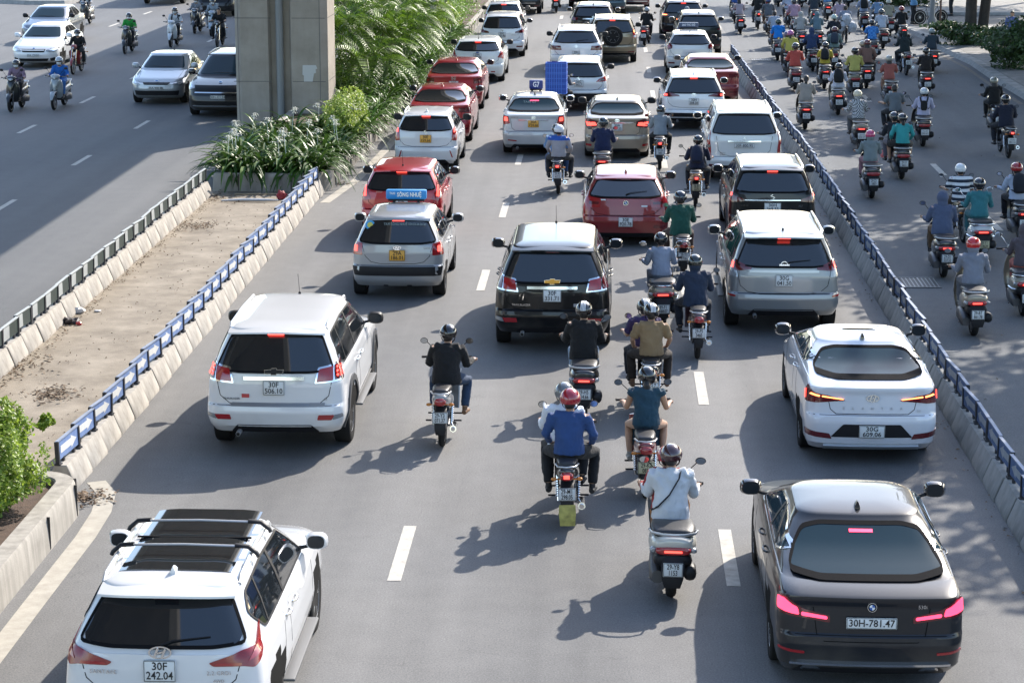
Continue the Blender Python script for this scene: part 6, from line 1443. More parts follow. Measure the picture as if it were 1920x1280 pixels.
put(dict(t='hatch', name='taxi', col='#c9cdd0', metal=.2, L=3.9, W=1.70, H=1.52, belt=1.02, wb=2.45, oh=.62, rw=.29, zb=.22, tg=.09, rt=.42, label='pale silver hatchback with round window sticker at the far left of the queue', cat='car', plate='30A|550.31', pz=.82, lamps=[[([(.80, .80), (1.14, .80), (1.16, 1.0), (.80, 1.0)], REDL)]], mirm=BLACKPL, ant='rod', stick=[(.45, 1.32, .14, .14, mat('decal pale blue', (.25, .40, .6), .5))]), 944, 16, 1.25)
put(dict(SUV, name='suv', col='#1c2022', label='black SUV at the top edge beside the far motorbike', cat='car', lamps=tbl(False), plate='30F-177.20', plong=True, pz=.80, rails=False, emb=None, bar=(.55, .7, .03), chmsl=False), 1014, 25, 0, 'rw')
# i10 saloon taxi
q = dict(t='sedan', name='taxi', col='#b9bcbf', metal=.2, L=4.0, W=1.66, H=1.50, belt=1.0, deck=1.07, deckl=.29, rws=.72, wb=2.425, oh=.85, rw=.29, zb=.20, bump=.62, hoodz=.92, hoodl=.95, tum=.72, label='silver saloon taxi with dark blue roof sign and blue rear corners', cat='taxi', plate='30A|724.66', py=True, pz=.84, emb=('ovalh', 1.0, .8), bar=(.93, .46, .018), mirm=CHROME, ant='fin', antm=BLKW,
    lamps=[[([(.78, .84), (1.02, .80), (1.14, .90), (1.12, 1.04), (.84, 1.03)], REDL), ([(.86, .90), (1.02, .90), (1.02, 1.0), (.88, 1.0)], LIT)]], badges=[('GRAND i10', -.60, 1.0, .04, 1)], glass=GLASSB, refl=[([(.52, .38), (.80, .40), (.80, .43), (.52, .41)], REDL)], stick=[], panels=[([(.97, 1.0), (1.10, .98), (1.12, 1.05), (.97, 1.06)], mat('taxi blue', (.04, .07, .30), .4), 'blue_corner'), ([(-.97, 1.0), (-1.10, .98), (-1.12, 1.05), (-.97, 1.06)], mat('taxi blue', (.04, .07, .30), .4), 'blue_corner')])
rt, S = put(q, 1000, 232.5, .84); roofsign(rt, S, .1, 'G7', '#1d2c6e', .36, .23, '#e8e8ea', fs=.85)
put_text('TAXI G7', .10, mat('window decal', (.30, .36, .34), .6), rt, S.rear(-.12, 1.30, .016), (math.pi/2-.8, 0, 0), 'window_lettering', .9)
put(dict(t='sedan', name='sedan', col='#9b9080', metal=.45, L=4.42, W=1.70, H=1.47, belt=.99, deck=1.08, deckl=.29, rws=.72, wb=2.55, oh=.95, rw=.30, zb=.20, bump=.62, hoodz=.92, tum=.75, label='champagne gold saloon behind the rider in navy', cat='car', plate='30A|967.35', pz=.85, emb=('ovals', 1.02, .9), bar=(.955, .50, .03), mirm=BLACKPL, antm=BLKW, glass=mat('light tinted glass', (.030, .052, .066), .05, spec=.08), chmsl=False,
    lamps=[[([(.60, .86), (1.0, .82), (1.18, .92), (1.16, 1.05), (.88, 1.06), (.62, 1.0)], REDD), ([(.66, .89), (.98, .87), (1.06, .98), (.70, .97)], LIT)]], refl=[([(.76, .36), (.98, .37), (.98, .43), (.76, .42)], REDL)]), 1157, 239, .85)
put(dict(t='suv', name='suv', col='#cfd3d6', metal=.1, L=4.18, W=1.78, H=1.61, belt=1.04, wb=2.50, oh=.78, rw=.33, zb=.26, bump=.66, tg=.08, rt=.38, tum=.74, label='white compact SUV partly behind the blue crates', cat='car', plate='30G|365.7', pz=.86, emb=('angular', 1.0, .9), mirm=BLACKPL, ant='rod', wiper=False,
    lamps=[[([(.62, .90), (1.16, .92), (1.20, 1.04), (1.0, 1.06), (.72, .98)], REDL), ([(.74, .93), (.95, .94), (.92, 1.0), (.78, .98)], CLEARL)]], val=[(-.98, .262), (.98, .262), (1.0, .56), (-1.0, .56)], chmsl=False, rails=False), 1085, 157, .86)
put(dict(t='suv', name='suv', col='#e2e5e8', metal=.05, L=4.66, W=1.89, H=1.64, belt=1.08, wb=2.87, oh=.85, rw=.35, zb=.28, bump=.66, tg=.09, rt=.50, tum=.72, label='white rounded SUV with flat red tail lights, left of the gold 4x4', cat='car', plate='30H|022.68', pz=.72, emb=('star', .97, .9), mirm=BLACKPL, rails=True, wiper=True, rgr=.12, ant=None, chmsl=False,
    lamps=[[([(.58, .84), (1.14, .84), (1.16, .99), (.62, .99)], REDD)]]), 1080, 101, .72)
# gold 4x4 with spare wheel
q = dict(t='suv', name='suv', col='#8d8068', metal=.4, L=4.4, W=1.85, H=1.74, belt=1.12, wb=2.56, oh=.80, rw=.36, zb=.30, bump=.66, tg=.06, rt=.30, tum=.74, label='champagne gold 4x4 with spare wheel on the tailgate', cat='car', plate='29A|415.83', pz=.66, mirm=BLACKPL, rails=True, ant='rod', val=[(-.9, .305), (.9, .305), (.9, .44), (-.9, .44)], chmsl=True,
    lamps=[[([(.88, .92), (1.10, .92), (1.12, 1.25), (.96, 1.30), (.90, 1.15)], REDL), (sq(.94, 1.03, 1.12, 1.2), LITO), (sq(.93, 1.05, .95, 1.02), CLEARL)]])
rt, S = put(q, 1191, 115, 0, 'rw')
sp = bpy.data.objects.new('spare_wheel', None); COL.objects.link(sp); sp.parent = rt; sp.location = (.02, -S.L/2-.06, 1.0); sp.rotation_euler = (0, 0, -math.pi/2); sp.scale = (.30, .37, .37); a_, b__, c_ = wheel_meshes('six')
link('tyre', a_, sp); link('rim', b__, sp, mat('silver wheel', (.50, .50, .50), .45, .1))
b = MB(); b.box((0, 0, 0), (.3, .3, .2)); hb = b.build('wheel_bracket', BLACKPL, rt); hb.location = (.02, -S.L/2+.06, 1.0)
put(dict(SUV, name='suv', col='#17191a', L=4.7, W=1.88, H=1.68, label='black SUV ahead of the gold 4x4, left lane of the far queue', cat='car', plate='30E|481.33', pz=.95, rails=False, mirm=BLKW, bar=(1.05, .45, .03), emb=('star', 1.12, .8), lamps=[[([(.72, 1.0), (1.14, 1.0), (1.16, 1.14), (.72, 1.10)], REDD)]], chmsl=False), 1112, 41, .95)
put(dict(SUV, name='suv', col='#22404c', metal=.3, L=4.5, W=1.82, H=1.66, label='dark teal SUV with round red tail light, top centre', cat='car', plate='30G|800.14', pz=.9, rails=False, emb=None, lamps=[[([(.76, .98), (1.16, 1.0), (1.16, 1.2), (.80, 1.15)], REDL), (sq(.92, 1.05, 1.04, 1.12), LIT)]], chmsl=False), 1172, 28, 0, 'rw')
put(dict(SUV, name='suv', col='#24383c', metal=.2, L=4.3, W=1.74, H=1.62, label='dark green-grey car half hidden at the top edge left of centre', cat='car', plate='30G|218.44', pz=.9, rails=False, emb=None, lamps=[[([(.76, .98), (1.16, 1.0), (1.16, 1.2), (.80, 1.15)], REDD)]], chmsl=False), 1068, 15, 0, 'lw')
put(dict(SUV, name='suv', col='#64141e', metal=.3, L=4.8, W=1.85, H=1.75, label='dark red pickup-like car at the top edge right of centre', cat='car', plate='29C|640.05', pz=1.0, rails=False, emb=None, lamps=[[([(.86, .9), (1.10, .9), (1.10, 1.25), (.88, 1.25)], REDD)]], bar=(.52, .85, .06), chmsl=False), 1216, 20, 0, 'rw')
put(dict(SUV, name='suv', col='#1c1516', L=4.7, W=1.87, H=1.70, label='black SUV with amber lit left lamp in the far right lane', cat='car', plate='30H|190.56', pz=.9, rails=True, emb=None, lamps=[[([(.70, 1.02), (1.14, 1.02), (1.16, 1.14), (.72, 1.12)], REDD), (sq(.78, 1.05, 1.05, 1.09), LITO)]]), 1240, 73, 0, 'lw')
put(dict(t='suv', name='suv', col='#141819', metal=.2, L=4.5, W=1.80, H=1.70, belt=1.12, wb=2.77, oh=.85, rw=.34, zb=.28, bump=.68, tg=.08, rt=.36, tum=.73, label='black SUV directly ahead of the taxi with the small roof sign', cat='car', plate='30F|960.12', pz=.9, mirm=BLKW, antm=BLKW, emb=None, lamps=[[([(.82, 1.0), (1.14, 1.0), (1.18, 1.30), (1.02, 1.32), (1.0, 1.10)], REDD)]], chmsl=False), 1349, 102, 0, 'rw')
q = dict(t='hatch', name='taxi', col='#c5c8c9', metal=.15, L=3.9, W=1.70, H=1.50, belt=1.05, wb=2.45, oh=.66, rw=.29, zb=.22, tg=.10, rt=.46, tum=.72, label='white hatchback taxi with small dark roof sign, right lane', cat='taxi', plate='30A|276.40', pz=.7, mirm=BLACKPL, ant='rod', rgr=.12, chmsl=False, lamps=[[([(.80, .92), (1.0, .86), (1.16, .95), (1.16, 1.06), (.92, 1.10), (.80, 1.03)], REDD), ([(.88, .95), (1.04, .93), (1.06, 1.02), (.92, 1.04)], REDL)]])
rt, S = put(q, 1250, 137, 0, 'lw'); roofsign(rt, S, .1, 'SAO THỦ ĐÔ', '#3c4a63', .70, .17, '#cfd6de')
put(dict(redsed, W=1.80, L=4.6, H=1.44, col='#7a1a24', label='dark red saloon squeezed between two white cars by the separator', cat='car', glass=mat('light tinted glass', (.030, .052, .066), .05, spec=.08), antm=BLKW, ant=None), 1380, 192, 0, 'rw')
put(dict(t='suv', name='suv', col='#d6d9db', metal=.1, L=4.46, W=1.825, H=1.62, belt=1.04, wb=2.64, oh=.85, rw=.34, zb=.26, bump=.58, tg=.09, rt=.42, tum=.73, label='white crossover with roof rails left of the dark red saloon', cat='car', plate='30H|208.30', pz=.82, mirm=BLKW, rails=True, railm=ALLOY, emb=('ovals', 1.0, 1), wheel='multi',
    lamps=[[([(.46, .96), (.86, .94), (1.14, .94), (1.16, 1.04), (.86, 1.07), (.50, 1.0)], REDD), (sq(.88, 1.04, .97, 1.02), LIT)]], val=[(-.95, .262), (.95, .262), (1.0, .50), (-1.0, .50)], clad=True), 1301, 191, .82)
put(dict(t='suv', name='suv', col='#d2d4d2', metal=.05, L=4.80, W=1.85, H=1.80, belt=1.16, wb=2.80, oh=1.05, rw=.38, zb=.32, bump=.62, tg=.08, rt=.40, tum=.74, label='white SUV with long vertical red tail lights by the separator', cat='car', plate='30F-800.95', plong=True, pz=.90, mirm=CHROME, rails=True, emb=('diamonds', 1.07, .9), bar=(1.0, .42, .03), ctrim=True, chmsl=False, anty=.15, antm=BLKW, ant=None, tw=.6,
    lamps=[[([(.90, .56), (1.0, .56), (1.04, .90), (1.16, 1.02), (1.14, 1.18), (.98, 1.24), (.96, 1.0), (.93, .88)], REDL), ([(.97, 1.02), (1.08, 1.03), (1.08, 1.14), (.99, 1.15)], CLEARL)]], badges=[('PAJERO', -.55, .72, .04, 1), ('SPORT', -.55, .67, .04, 1)], steps=True, chromeh=True), 1396, 274, .90)
put(dict(t='suv', name='suv', col='#191a1c', metal=.3, L=4.45, W=1.775, H=1.71, belt=1.14, wb=2.74, oh=.85, rw=.33, zb=.28, bump=.66, tg=.08, rt=.36, tum=.74, label='black SUV with silver roof rails right ahead of the silver SUV', cat='car', plate='30H|369.33', pz=.86, pw=(.33, .165), mirm=BLKW, rails=True, railm=ALLOY, emb=('angular', 1.06, 1), bar=(.99, .62, .018), antm=BLKW, ant=None,
    lamps=[[([(.66, .97), (1.0, .94), (1.18, 1.02), (1.16, 1.15), (1.06, 1.18), (1.03, 1.45), (.97, 1.45), (.97, 1.08), (.70, 1.02)], REDD), (sq(1.0, 1.10, 1.06, 1.12), LIT)]], badges=[('XL7', .62, .88, .05, 1), ('SUZUKI', -.62, .88, .04, 1)], clad=True), 1449, 389, .86)
# ---- oncoming cars on the left carriageway
GR = BLACKPL
put(dict(t='sedan', rev=True, name='sedan', col='#a9adaf', metal=.35, L=4.37, W=1.72, H=1.46, belt=.97, deck=1.03, deckl=.4, rws=.6, wb=2.57, oh=.95, rw=.30, zb=.19, bump=.6, hoodz=.88, hoodl=1.12, ws=.9, tum=.75, label='silver saloon driving toward the camera beside the black people carrier', cat='car', plate='30A-908.48', fpz=.52, mirm=paint('#a9adaf', .35), ant='rod', lamps=[], head=[(.58, .62), (.88, .58), (1.16, .68), (1.24, .84), (1.05, .80), (.72, .70)], emb=('oval', .72, .8), fpanels=[([(-.42, .62), (.42, .62), (.50, .68), (-.50, .68)], GR, 'grille'), ([(-.80, .30), (.80, .30), (.86, .44), (-.86, .44)], GR, 'intake')]), 292, 166, .52)
put(dict(t='sedan', rev=True, name='sedan', col='#dadbdc', metal=.05, L=4.53, W=1.775, H=1.46, belt=.97, deck=1.03, deckl=.4, rws=.6, wb=2.65, oh=.95, rw=.31, zb=.19, bump=.6, hoodz=.88, hoodl=1.15, ws=.9, tum=.74, label='white saloon driving toward the camera at far left', cat='car', plate='30A-129.01', fpz=.48, mirm=paint('#dadbdc', .05), ant=None, lamps=[], head=[(.52, .60), (.86, .58), (1.14, .66), (1.14, .76), (.80, .72), (.52, .66)], emb=('oval', .70, .7), fpanels=[([(-.44, .58), (.44, .58), (.50, .68), (-.50, .68)], GR, 'grille'), ([(-.55, .27), (.55, .27), (.62, .36), (-.62, .36)], GR, 'intake'), ([(-.92, .28), (-.68, .27), (-.66, .36), (-.90, .40)], GR, 'fog_recess'), ([(.92, .28), (.68, .27), (.66, .36), (.90, .40)], GR, 'fog_recess')]), 62, 104, .48)
x, y = G(90, 24, 1.2)
car(dict(t='sedan', rev=True, name='sedan', col='#4f5b68', metal=.5, L=4.55, W=1.79, H=1.45, belt=.97, deck=1.03, deckl=.4, rws=.6, wb=2.65, oh=.95, rw=.31, zb=.19, bump=.6, hoodz=.88, hoodl=1.15, ws=.9, tum=.74, label='grey-blue saloon behind the white one at top left', cat='car', plate='30E-556.70', fpz=.5, mirm=BLACKPL, ant=None, lamps=[], emb=None, fpanels=[([(-.44, .58), (.44, .58), (.50, .68), (-.50, .68)], GR, 'grille')]), x, y-1.5)
put(dict(t='suv', rev=True, name='minivan', col='#07080a', metal=0, L=5.15, W=1.99, H=1.78, belt=1.12, wb=3.09, oh=1.05, rw=.36, zb=.20, bump=.6, hoodz=1.04, hoodl=1.25, ws=1.1, tum=.75, label='black people carrier driving toward the camera beside the pier', cat='car', plate='30H-331.54', fpz=.62, mirm=BLKW, rails=True, ant=None, lamps=[], head=[(.72, .86), (1.0, .80), (1.14, .88), (1.10, .98), (.76, .93)], emb=('oval', 1.0, .8), fpanels=[([(-.66, .76), (.66, .76), (.74, .93), (-.74, .93)], GR, 'grille'), ([(-.72, .73), (.72, .73), (.70, .76), (-.70, .76)], CHROME, 'grille_trim'), ([(-.84, .34), (.84, .34), (.80, .37), (-.80, .37)], CHROME, 'bumper_trim'), ([(-.70, .38), (.70, .38), (.60, .50), (-.60, .50)], GR, 'intake')]), 408, 183, .62)
put(dict(t='suv', rev=True, name='suv', col='#14161a', metal=.2, L=4.8, W=1.92, H=1.80, belt=1.12, wb=2.85, oh=1.0, rw=.37, zb=.26, bump=.6, hoodz=1.04, hoodl=1.2, tum=.74, label='black SUV at the top left edge behind two scooters', cat='car', plate='30F-744.19', fpz=.60, mirm=BLKW, ant=None, lamps=[], emb=None, head=[(.70, .84), (1.0, .80), (1.14, .88), (1.10, .96), (.74, .92)], fpanels=[([(-.60, .70), (.60, .70), (.66, .90), (-.66, .90)], GR, 'grille')]), 401, 8.5, .60)
# blue truck nose at the top
x, y = G(303, 9); r = empty('truck', (x, y, 0), math.pi); tag(r, 'blue truck cut off by the top edge at left', 'truck'); bl = mat('truck blue', (.02, .09, .38), .35, coat=.6)
b = MB(); b.box((0, -.85, 1.45), (2.1, 1.7, 2.2), ch=.12); b.build('cab', bl, r, 40); b = MB(); b.box((0, .03, .62), (2.14, .16, .42), ch=.05); b.build('bumper', bl, r, 40)
b = MB(); b.box((0, -.02, 2.0), (1.8, .10, .75), ch=.04); b.build('windscreen', GLASSB, r, 40); b = MB(); b.box((0, -4.2, 1.6), (2.2, 4.8, 2.1), ch=.04); b.build('cargo_box', bl, r, 40); b = MB(); b.box((0, -3.4, .62), (.8, 6.2, .2)); b.build('chassis', DARK, r)
b = MB(); b.box((0, .045, 1.15), (1.4, .06, .3), ch=.02); b.build('grille', BLACKPL, r)
for sg in (-1, 1):
    b = MB(); b.box((sg*.82, .06, 1.12), (.3, .06, .22), ch=.03); b.build('headlight', CLEARL, r)
    for yy in (-.9, -5.2): add_wheel(r, sg*.92, yy, .42, sg, 'six')
# ================================================================ riders, read off the photo: pixel of the rear tyre on the road, bike, riders
def rgrp(px): return None
NB = [0]
def ride(px, py, kind, bcol, blab, riders, plate_txt=None, yaw=0, lit=True, ply=False, away=True, ay=0):
    x, y = G(px, py); a = R(yaw)+(0 if away else math.pi)
    if not away: y += 1.32   # pixel given is the front tyre of an oncoming bike
    if lit and py < 400 and random.random() < .45: lit = False
    b = bike(kind, x, y, a, bcol, blab, plate_txt, lit, None, ply)
    if kind != 'cycle': b.rotation_euler = (0, R(random.uniform(-1.5, 1.5)), a)
    out = []
    two = len(riders) > 1
    for i, r in enumerate(riders):
        r = dict(r); pose = r.pop('pose', None) or ('pill' if (two and i == 1) else ('moto' if kind in ('moto', 'cycle') else 'scoot')); NB[0] += 1
        sc = r.pop('scale', None) or random.uniform(.96, 1.03); pack = r.pop('pack', None)
        p = person(x, y, a, pose, r.pop('lab'), r.pop('shirt'), dy=(.16 if (two and i == 0) else 0), dx=r.pop('dx', (-.11 if (two and i == 0) else 0)), scale=sc, seed=NB[0], skin=(SKIN2 if NB[0] % 3 == 0 else SKIN), **r)
        if pack: backpack(p, pose, pack[0], pack[1], pack[2] if len(pack) > 2 else 1)
        out.append(p)
    return b, out
D = dict
stripes = mat('navy and white striped cloth', (.5, .5, .5), .85)
def patt(name, c1, c2, scale, axis='z', mode='band'):
    m = bpy.data.materials.new(name); m.use_nodes = True; n = m.node_tree; b = n.nodes["Principled BSDF"]; tc = n.nodes.new("ShaderNodeTexCoord")
    if mode == 'band':
        w_ = n.nodes.new("ShaderNodeTexWave"); w_.wave_type = 'BANDS'; w_.bands_direction = axis.upper(); w_.inputs["Scale"].default_value = scale; out = w_.outputs["Fac"]; n.links.new(tc.outputs["Object"], w_.inputs["Vector"])
        th = n.nodes.new("ShaderNodeMath"); th.operation = 'GREATER_THAN'; th.inputs[1].default_value = .5; n.links.new(out, th.inputs[0]); out = th.outputs[0]
    else:
        w_ = n.nodes.new("ShaderNodeTexChecker"); w_.inputs["Scale"].default_value = scale; out = w_.outputs["Fac"]; n.links.new(tc.outputs["Object"], w_.inputs["Vector"])
    mx = n.nodes.new("ShaderNodeMix"); mx.data_type = 'RGBA'; n.links.new(out, mx.inputs[0]); mx.inputs[6].default_value = (*lin(c1), 1); mx.inputs[7].default_value = (*lin(c2), 1)
    n.links.new(mx.outputs[2], b.inputs["Base Color"]); b.inputs["Roughness"].default_value = .85; _M[name] = m; return m
STRIPE = patt('navy and white stripes', '#1a2433', '#c9cdd2', 2.6); CHECK = patt('black and white check', '#22252a', '#b9bdc1', 34, mode='check'); PLAID = patt('blue plaid', '#2f6db4', '#4d8fd0', 12, mode='check'); PIN = patt('white pinstripe', '#a9b4c2', '#8592a6', 8, 'x')
# ---- centre carriageway
ride(830, 836, 'moto', '#8d9092', 'grey motorbike under the rider in black beside the white SUV', [D(lab='person in black long-sleeved top and blue jeans riding alone on the left', shirt='#0a0a0c', bcol='#2b3d55', head='#0b0c0d', extras='B', loose=1)], '29-Y3|071.37', lit=False)
ride(1066, 983, 'moto', '#141416', 'black motorbike with yellow mud flap carrying two people', [D(lab='person in white shirt and grey helmet driving in front of the blue shirt', shirt='#c9cdd4', bcol='#15161a', head='#5d6266'), D(lab='person in royal blue shirt and red helmet riding pillion', shirt='#24406f', bcol='#0d0e12', head='#8e1526', visor='#8e1526', scale=1.04)], '29-M1|298.05')
fl_ = MB(); fl_.tube([(0, -.43, .37), (0, -.45, .27), (0, -.44, .12)], [(.095, .004), (.10, .004), (.088, .004)], 8, X=(1, 0, 0))
fb = [o for o in COL.objects if o.get('label', '').startswith('black motorbike with yellow mud flap')][0]; fl_.build('mudflap', mat('yellow plastic', (.36, .33, .09), .6, var=.35, vscale=14), fb, 60)
ride(1210, 932, 'moto', '#6d1118', 'red motorbike ridden by the woman in the teal dress', [D(lab='woman in teal dress with black helmet riding in the middle', shirt='#1c3b4a', sleeve='C', bottom='D', bcol='#1c3442', head='#0e1214', extras='tW', scale=.97)], '29-K2|0831', ply='c', yaw=1, lit=False)
ride(1257, 1117, 'wide', '#b9b7ad', 'cream scooter nearest the camera', [D(lab='child in front with red helmet on the nearest cream scooter', shirt='#8c2a2a', bcol='#30343a', head='#9c1420', scale=.93, dx=-.05), D(lab='person in pale shirt and tan trousers nearest the camera on cream scooter', shirt='#b9bcc0', bcol='#9c6a3a', head='#3c2226', visor='#7c1a22', extras='W', pose='scoot', loose=1, scale=1.02)], '29-Y8|1153')
o = [o for o in COL.objects if o.get('label', '').startswith('person in pale shirt and tan')][0]
st = MB(); st.tube([(.10, .42, 1.27), (.08, .27, 1.22), (-.02, .235, 1.05), (-.14, .24, .92), (-.20, .34, .86)], [(.016, .005)]*5, 8); st.build('strap', cloth('#15161c'), o)
ride(1094, 782, 'big', '#1a1b1f', 'dark scooter with bright red tail light behind the black SUV', [D(lab='person in black top, pale jeans and white-striped helmet behind the black SUV', shirt='#070708', bcol='#7f95ac', head='#101012', stripe='#cfd2d6', loose=1, scale=1.03)], '29-H5|314.66')
ride(1220, 778, 'moto', '#15171a', 'black motorbike carrying the tan shirt and purple shirt pair', [D(lab='person in purple shirt with white-striped helmet in front of the tan shirt', shirt='#33264e', sleeve='S', bcol='#20222a', head='#101114', stripe='#cfd2d6', dx=-.075), D(lab='person in tan t-shirt and brown trousers riding pillion', shirt='#80694b', sleeve='S', bcol='#2e241d', head='#101114', stripe='#cfd2d6', extras='B')], '29-L7|2204', lit=False)
ride(1307, 672, 'moto', '#3c2226', 'worn dark motorbike under the navy hoodie rider by the silver SUV', [D(lab='person in navy hoodie and black helmet beside the silver SUV', shirt='#19263b', bcol='#0f1420', head='#0f1a18', extras='h', loose=1)], '29-F5|3460', lit=False)
ride(1243, 612, 'retro', '#8f8672', 'beige scooter under the rider in pale grey coat', [D(lab='person in pale grey-lilac coat and dark helmet on the beige scooter', shirt='#8b93a3', bcol='#7b8290', bottom='K', head='#18191b')], '89-F1|568.07')
ride(1280, 523, 'moto', '#8e8a86', 'silver motorbike under the man in the green shirt', [D(lab='person in bottle green t-shirt beside the red hatchback', shirt='#14463a', sleeve='L', bottom='T', bcol='#3d2b25', head='#141a26', loose=1, scale=1.02)], '29-T1|7716', lit=False)
ride(1304, 388, 'moto', '#a06a18', 'yellow-tailed motorbike right of the red hatchback', [D(lab='person in navy jacket with dark bag riding the yellow-tailed motorbike', shirt='#0f1830', bcol='#12151d', head='#101214', pack=('#111b33', 'navy backpack on the rider of the yellow-tailed motorbike'))], '18-B1|2270', ply='c')
ride(1047, 364, 'moto', '#18191b', 'black motorbike in the open gap of the left lane', [D(lab='person in denim blue sleeves driving in front of the white helmet', shirt='#5f7fa6', bcol='#2c4468', head='#30343a'), D(lab='person with white helmet and grey work shirt riding pillion', shirt='#8f8d92', bcol='#26262a', head='#c9ccd2')], '29-A1|417.5')
o = [o for o in COL.objects if o.get('label', '').startswith('person with white helmet and grey work')][0]
sh_ = [c for c in o.children if c.name.startswith('shirt')][0]; yk = sh_.data.copy(); yk.materials.append(cloth('#2451a0'))
for pl_ in yk.polygons:
    if pl_.center.z > 1.245: pl_.material_index = 1
sh_.data = yk; sh_.material_slots[1].link = 'DATA'
ride(1128, 347, 'big', '#4b4240', 'brownish scooter behind the roof of the red hatchback', [D(lab='person in dark blue shirt behind the champagne saloon', shirt='#131e40', bcol='#2e2a28', head='#14242a', loose=1)], '29-E2|336.1')
ride(1237, 318, 'moto', '#1b1c1e', 'dark motorbike under the grey-shirted rider between two white cars', [D(lab='person in light grey shirt and black trousers facing the white crossover', shirt='#7f868c', bcol='#0c0d10', head='#111214', extras='h')], '29-S4|1893')
ride(1209, 86, 'slim', '#4a2a30', 'dark red scooter between the far rows of cars', [D(lab='person in black jacket on the dark red scooter far up the queue', shirt='#121416', bcol='#1b1c20', head='#8c9094')], yaw=-8)
ride(1043, 24, 'big', '#1c1416', 'black scooter at the top between two dark cars', [D(lab='person on the black scooter cut by the top edge', shirt='#3a2a2c', bcol='#1b1c20', head='#202226')])
ride(1288, 84, 'slim', '#3a3c40', 'grey scooter hidden behind the black SUV of the right lane', [D(lab='person whose pale hood shows over the black SUV roof', shirt='#8c9196', bcol='#33363a', head='hood')])
# ---- motorbike with stacked blue crates
x, y = G(1047, 226); bk_ = bike('moto', x, y, R(-4), '#1b1d20', 'black motorbike loaded with blue crates', None)
person(x, y, R(-4), 'moto', 'person riding in front of the blue crate stack', '#5a5d60', bcol='#22242a', head='#202328', scale=.98)
rr_ = MB(); rr_.box((0, -.12, .785), (.42, .40, .02)); rr_.tube([(.12, -.1, .70), (.12, -.1, .78)], .012, 6); rr_.tube([(-.12, -.1, .70), (-.12, -.1, .78)], .012, 6); rr_.build('carrier_rack', ENG, bk_)
crate = MB(); W_, H_ = .60, .30
for sx, sy, w2, d2 in ((0, -.19, W_, .012), (0, .19, W_, .012), (-W_/2, 0, .012, .38), (W_/2, 0, .012, .38)): crate.box((sx, sy, H_/2), (w2, d2, H_))
crate.box((0, 0, .01), (W_, .38, .02)); crate.cur = 1
for i in range(7): crate.box((-W_/2+.04+i*.07, -.199, H_/2), (.020, .020, H_)); crate.box((-W_/2+.04+i*.07, .199, H_/2), (.020, .020, H_))
for z in (.02, .15, H_-.02): crate.box((0, -.200, z), (W_+.02, .016, .014)); crate.box((0, .200, z), (W_+.02, .016, .014)); crate.box((W_/2, 0, z), (.022, .40, .014)); crate.box((-W_/2, 0, z), (.022, .40, .014))
cme = crate.mesh('blue_crate', [mat('blue crate wall', (.012, .07, .38), .5), mat('blue crate rib', (.04, .17, .60), .4)], 0)
for k in range(3):
    o = link('blue_crate', cme, None); o.location = (x-.06, y-.12, .80+k*.302); o.rotation_euler = (0, 0, R(-4)); tag(o, ['blue plastic crate at the bottom of the stack on the motorbike', 'blue plastic crate in the middle of the stack', 'blue plastic crate on top of the stack'][k], 'crate', 'blue crates')
# ---- left carriageway, oncoming
ON = D(away=False)
ride(20, 211, 'big', '#101113', 'black scooter with lit headlight at the left edge', [D(lab='person in mauve shirt and mask on the black scooter at far left', shirt='#7a6678', bcol='#1b1c22', head='#15161a', extras='m')], **ON)
ride(101, 207, 'big', '#8f9699', 'silver scooter ridden by the blue jacket', [D(lab='person in bright blue jacket with pale helmet on silver scooter', shirt='#1c5ea8', bcol='#3b6ba8', head='#9aa1a8', extras='m')], **ON)
ride(136, 141, 'moto', '#7a1a16', 'red motorbike beside the oncoming white saloon', [D(lab='person in black jacket on the red motorbike beside the white saloon', shirt='#121315', bcol='#17181c', head='#1c1d20', extras='m')], **ON)
ride(234, 102, 'big', '#17191b', 'black scooter under the rider in green', [D(lab='person in bright green jacket and white mask riding toward the camera', shirt='#1f8a34', bcol='#1a1b20', head='#16181a', extras='m')], **ON)
ride(320, 90, 'slim', '#c2c6c8', 'white scooter with rider in backpack straps', [D(lab='person in pale shirt with dark straps on the white scooter', shirt='#b9bec2', bcol='#1d1f24', head='#1b1c1e', extras='m', pack=('#1c1e26', 'dark backpack on the rider of the white scooter'))], **ON)
ride(365, 64, 'big', '#191b1f', 'black scooter ahead of the top left SUV', [D(lab='person in grey checked shirt on black scooter, left of a pair', shirt=patt('grey check', '#5b5f66', '#8b8f96', 26, mode='check'), bcol='#1d1f24', head='#1c1c1e', extras='m')], **ON)
ride(396, 69, 'slim', '#8d9aa3', 'light grey scooter half hidden behind the bareheaded rider', [D(lab='person in pale blue-grey shirt half hidden behind the bareheaded rider', shirt='#7f8992', bcol='#24262b', head='#22252a', extras='m')], **ON)
ride(407, 90, 'moto', '#141517', 'black motorbike nearest the pier', [D(lab='bareheaded person in black t-shirt near the pier', shirt='#0d0e10', sleeve='S', bcol='#141519', head='hair')], **ON)
ride(156, 49, 'big', '#2a2d30', 'dark and white scooter at top left', [D(lab='person in white and black patterned top at top left', shirt=patt('white splash', '#c9ccd0', '#2a2c30', 9, mode='check'), bcol='#1d1f24', head='#2a2c30')], **ON)
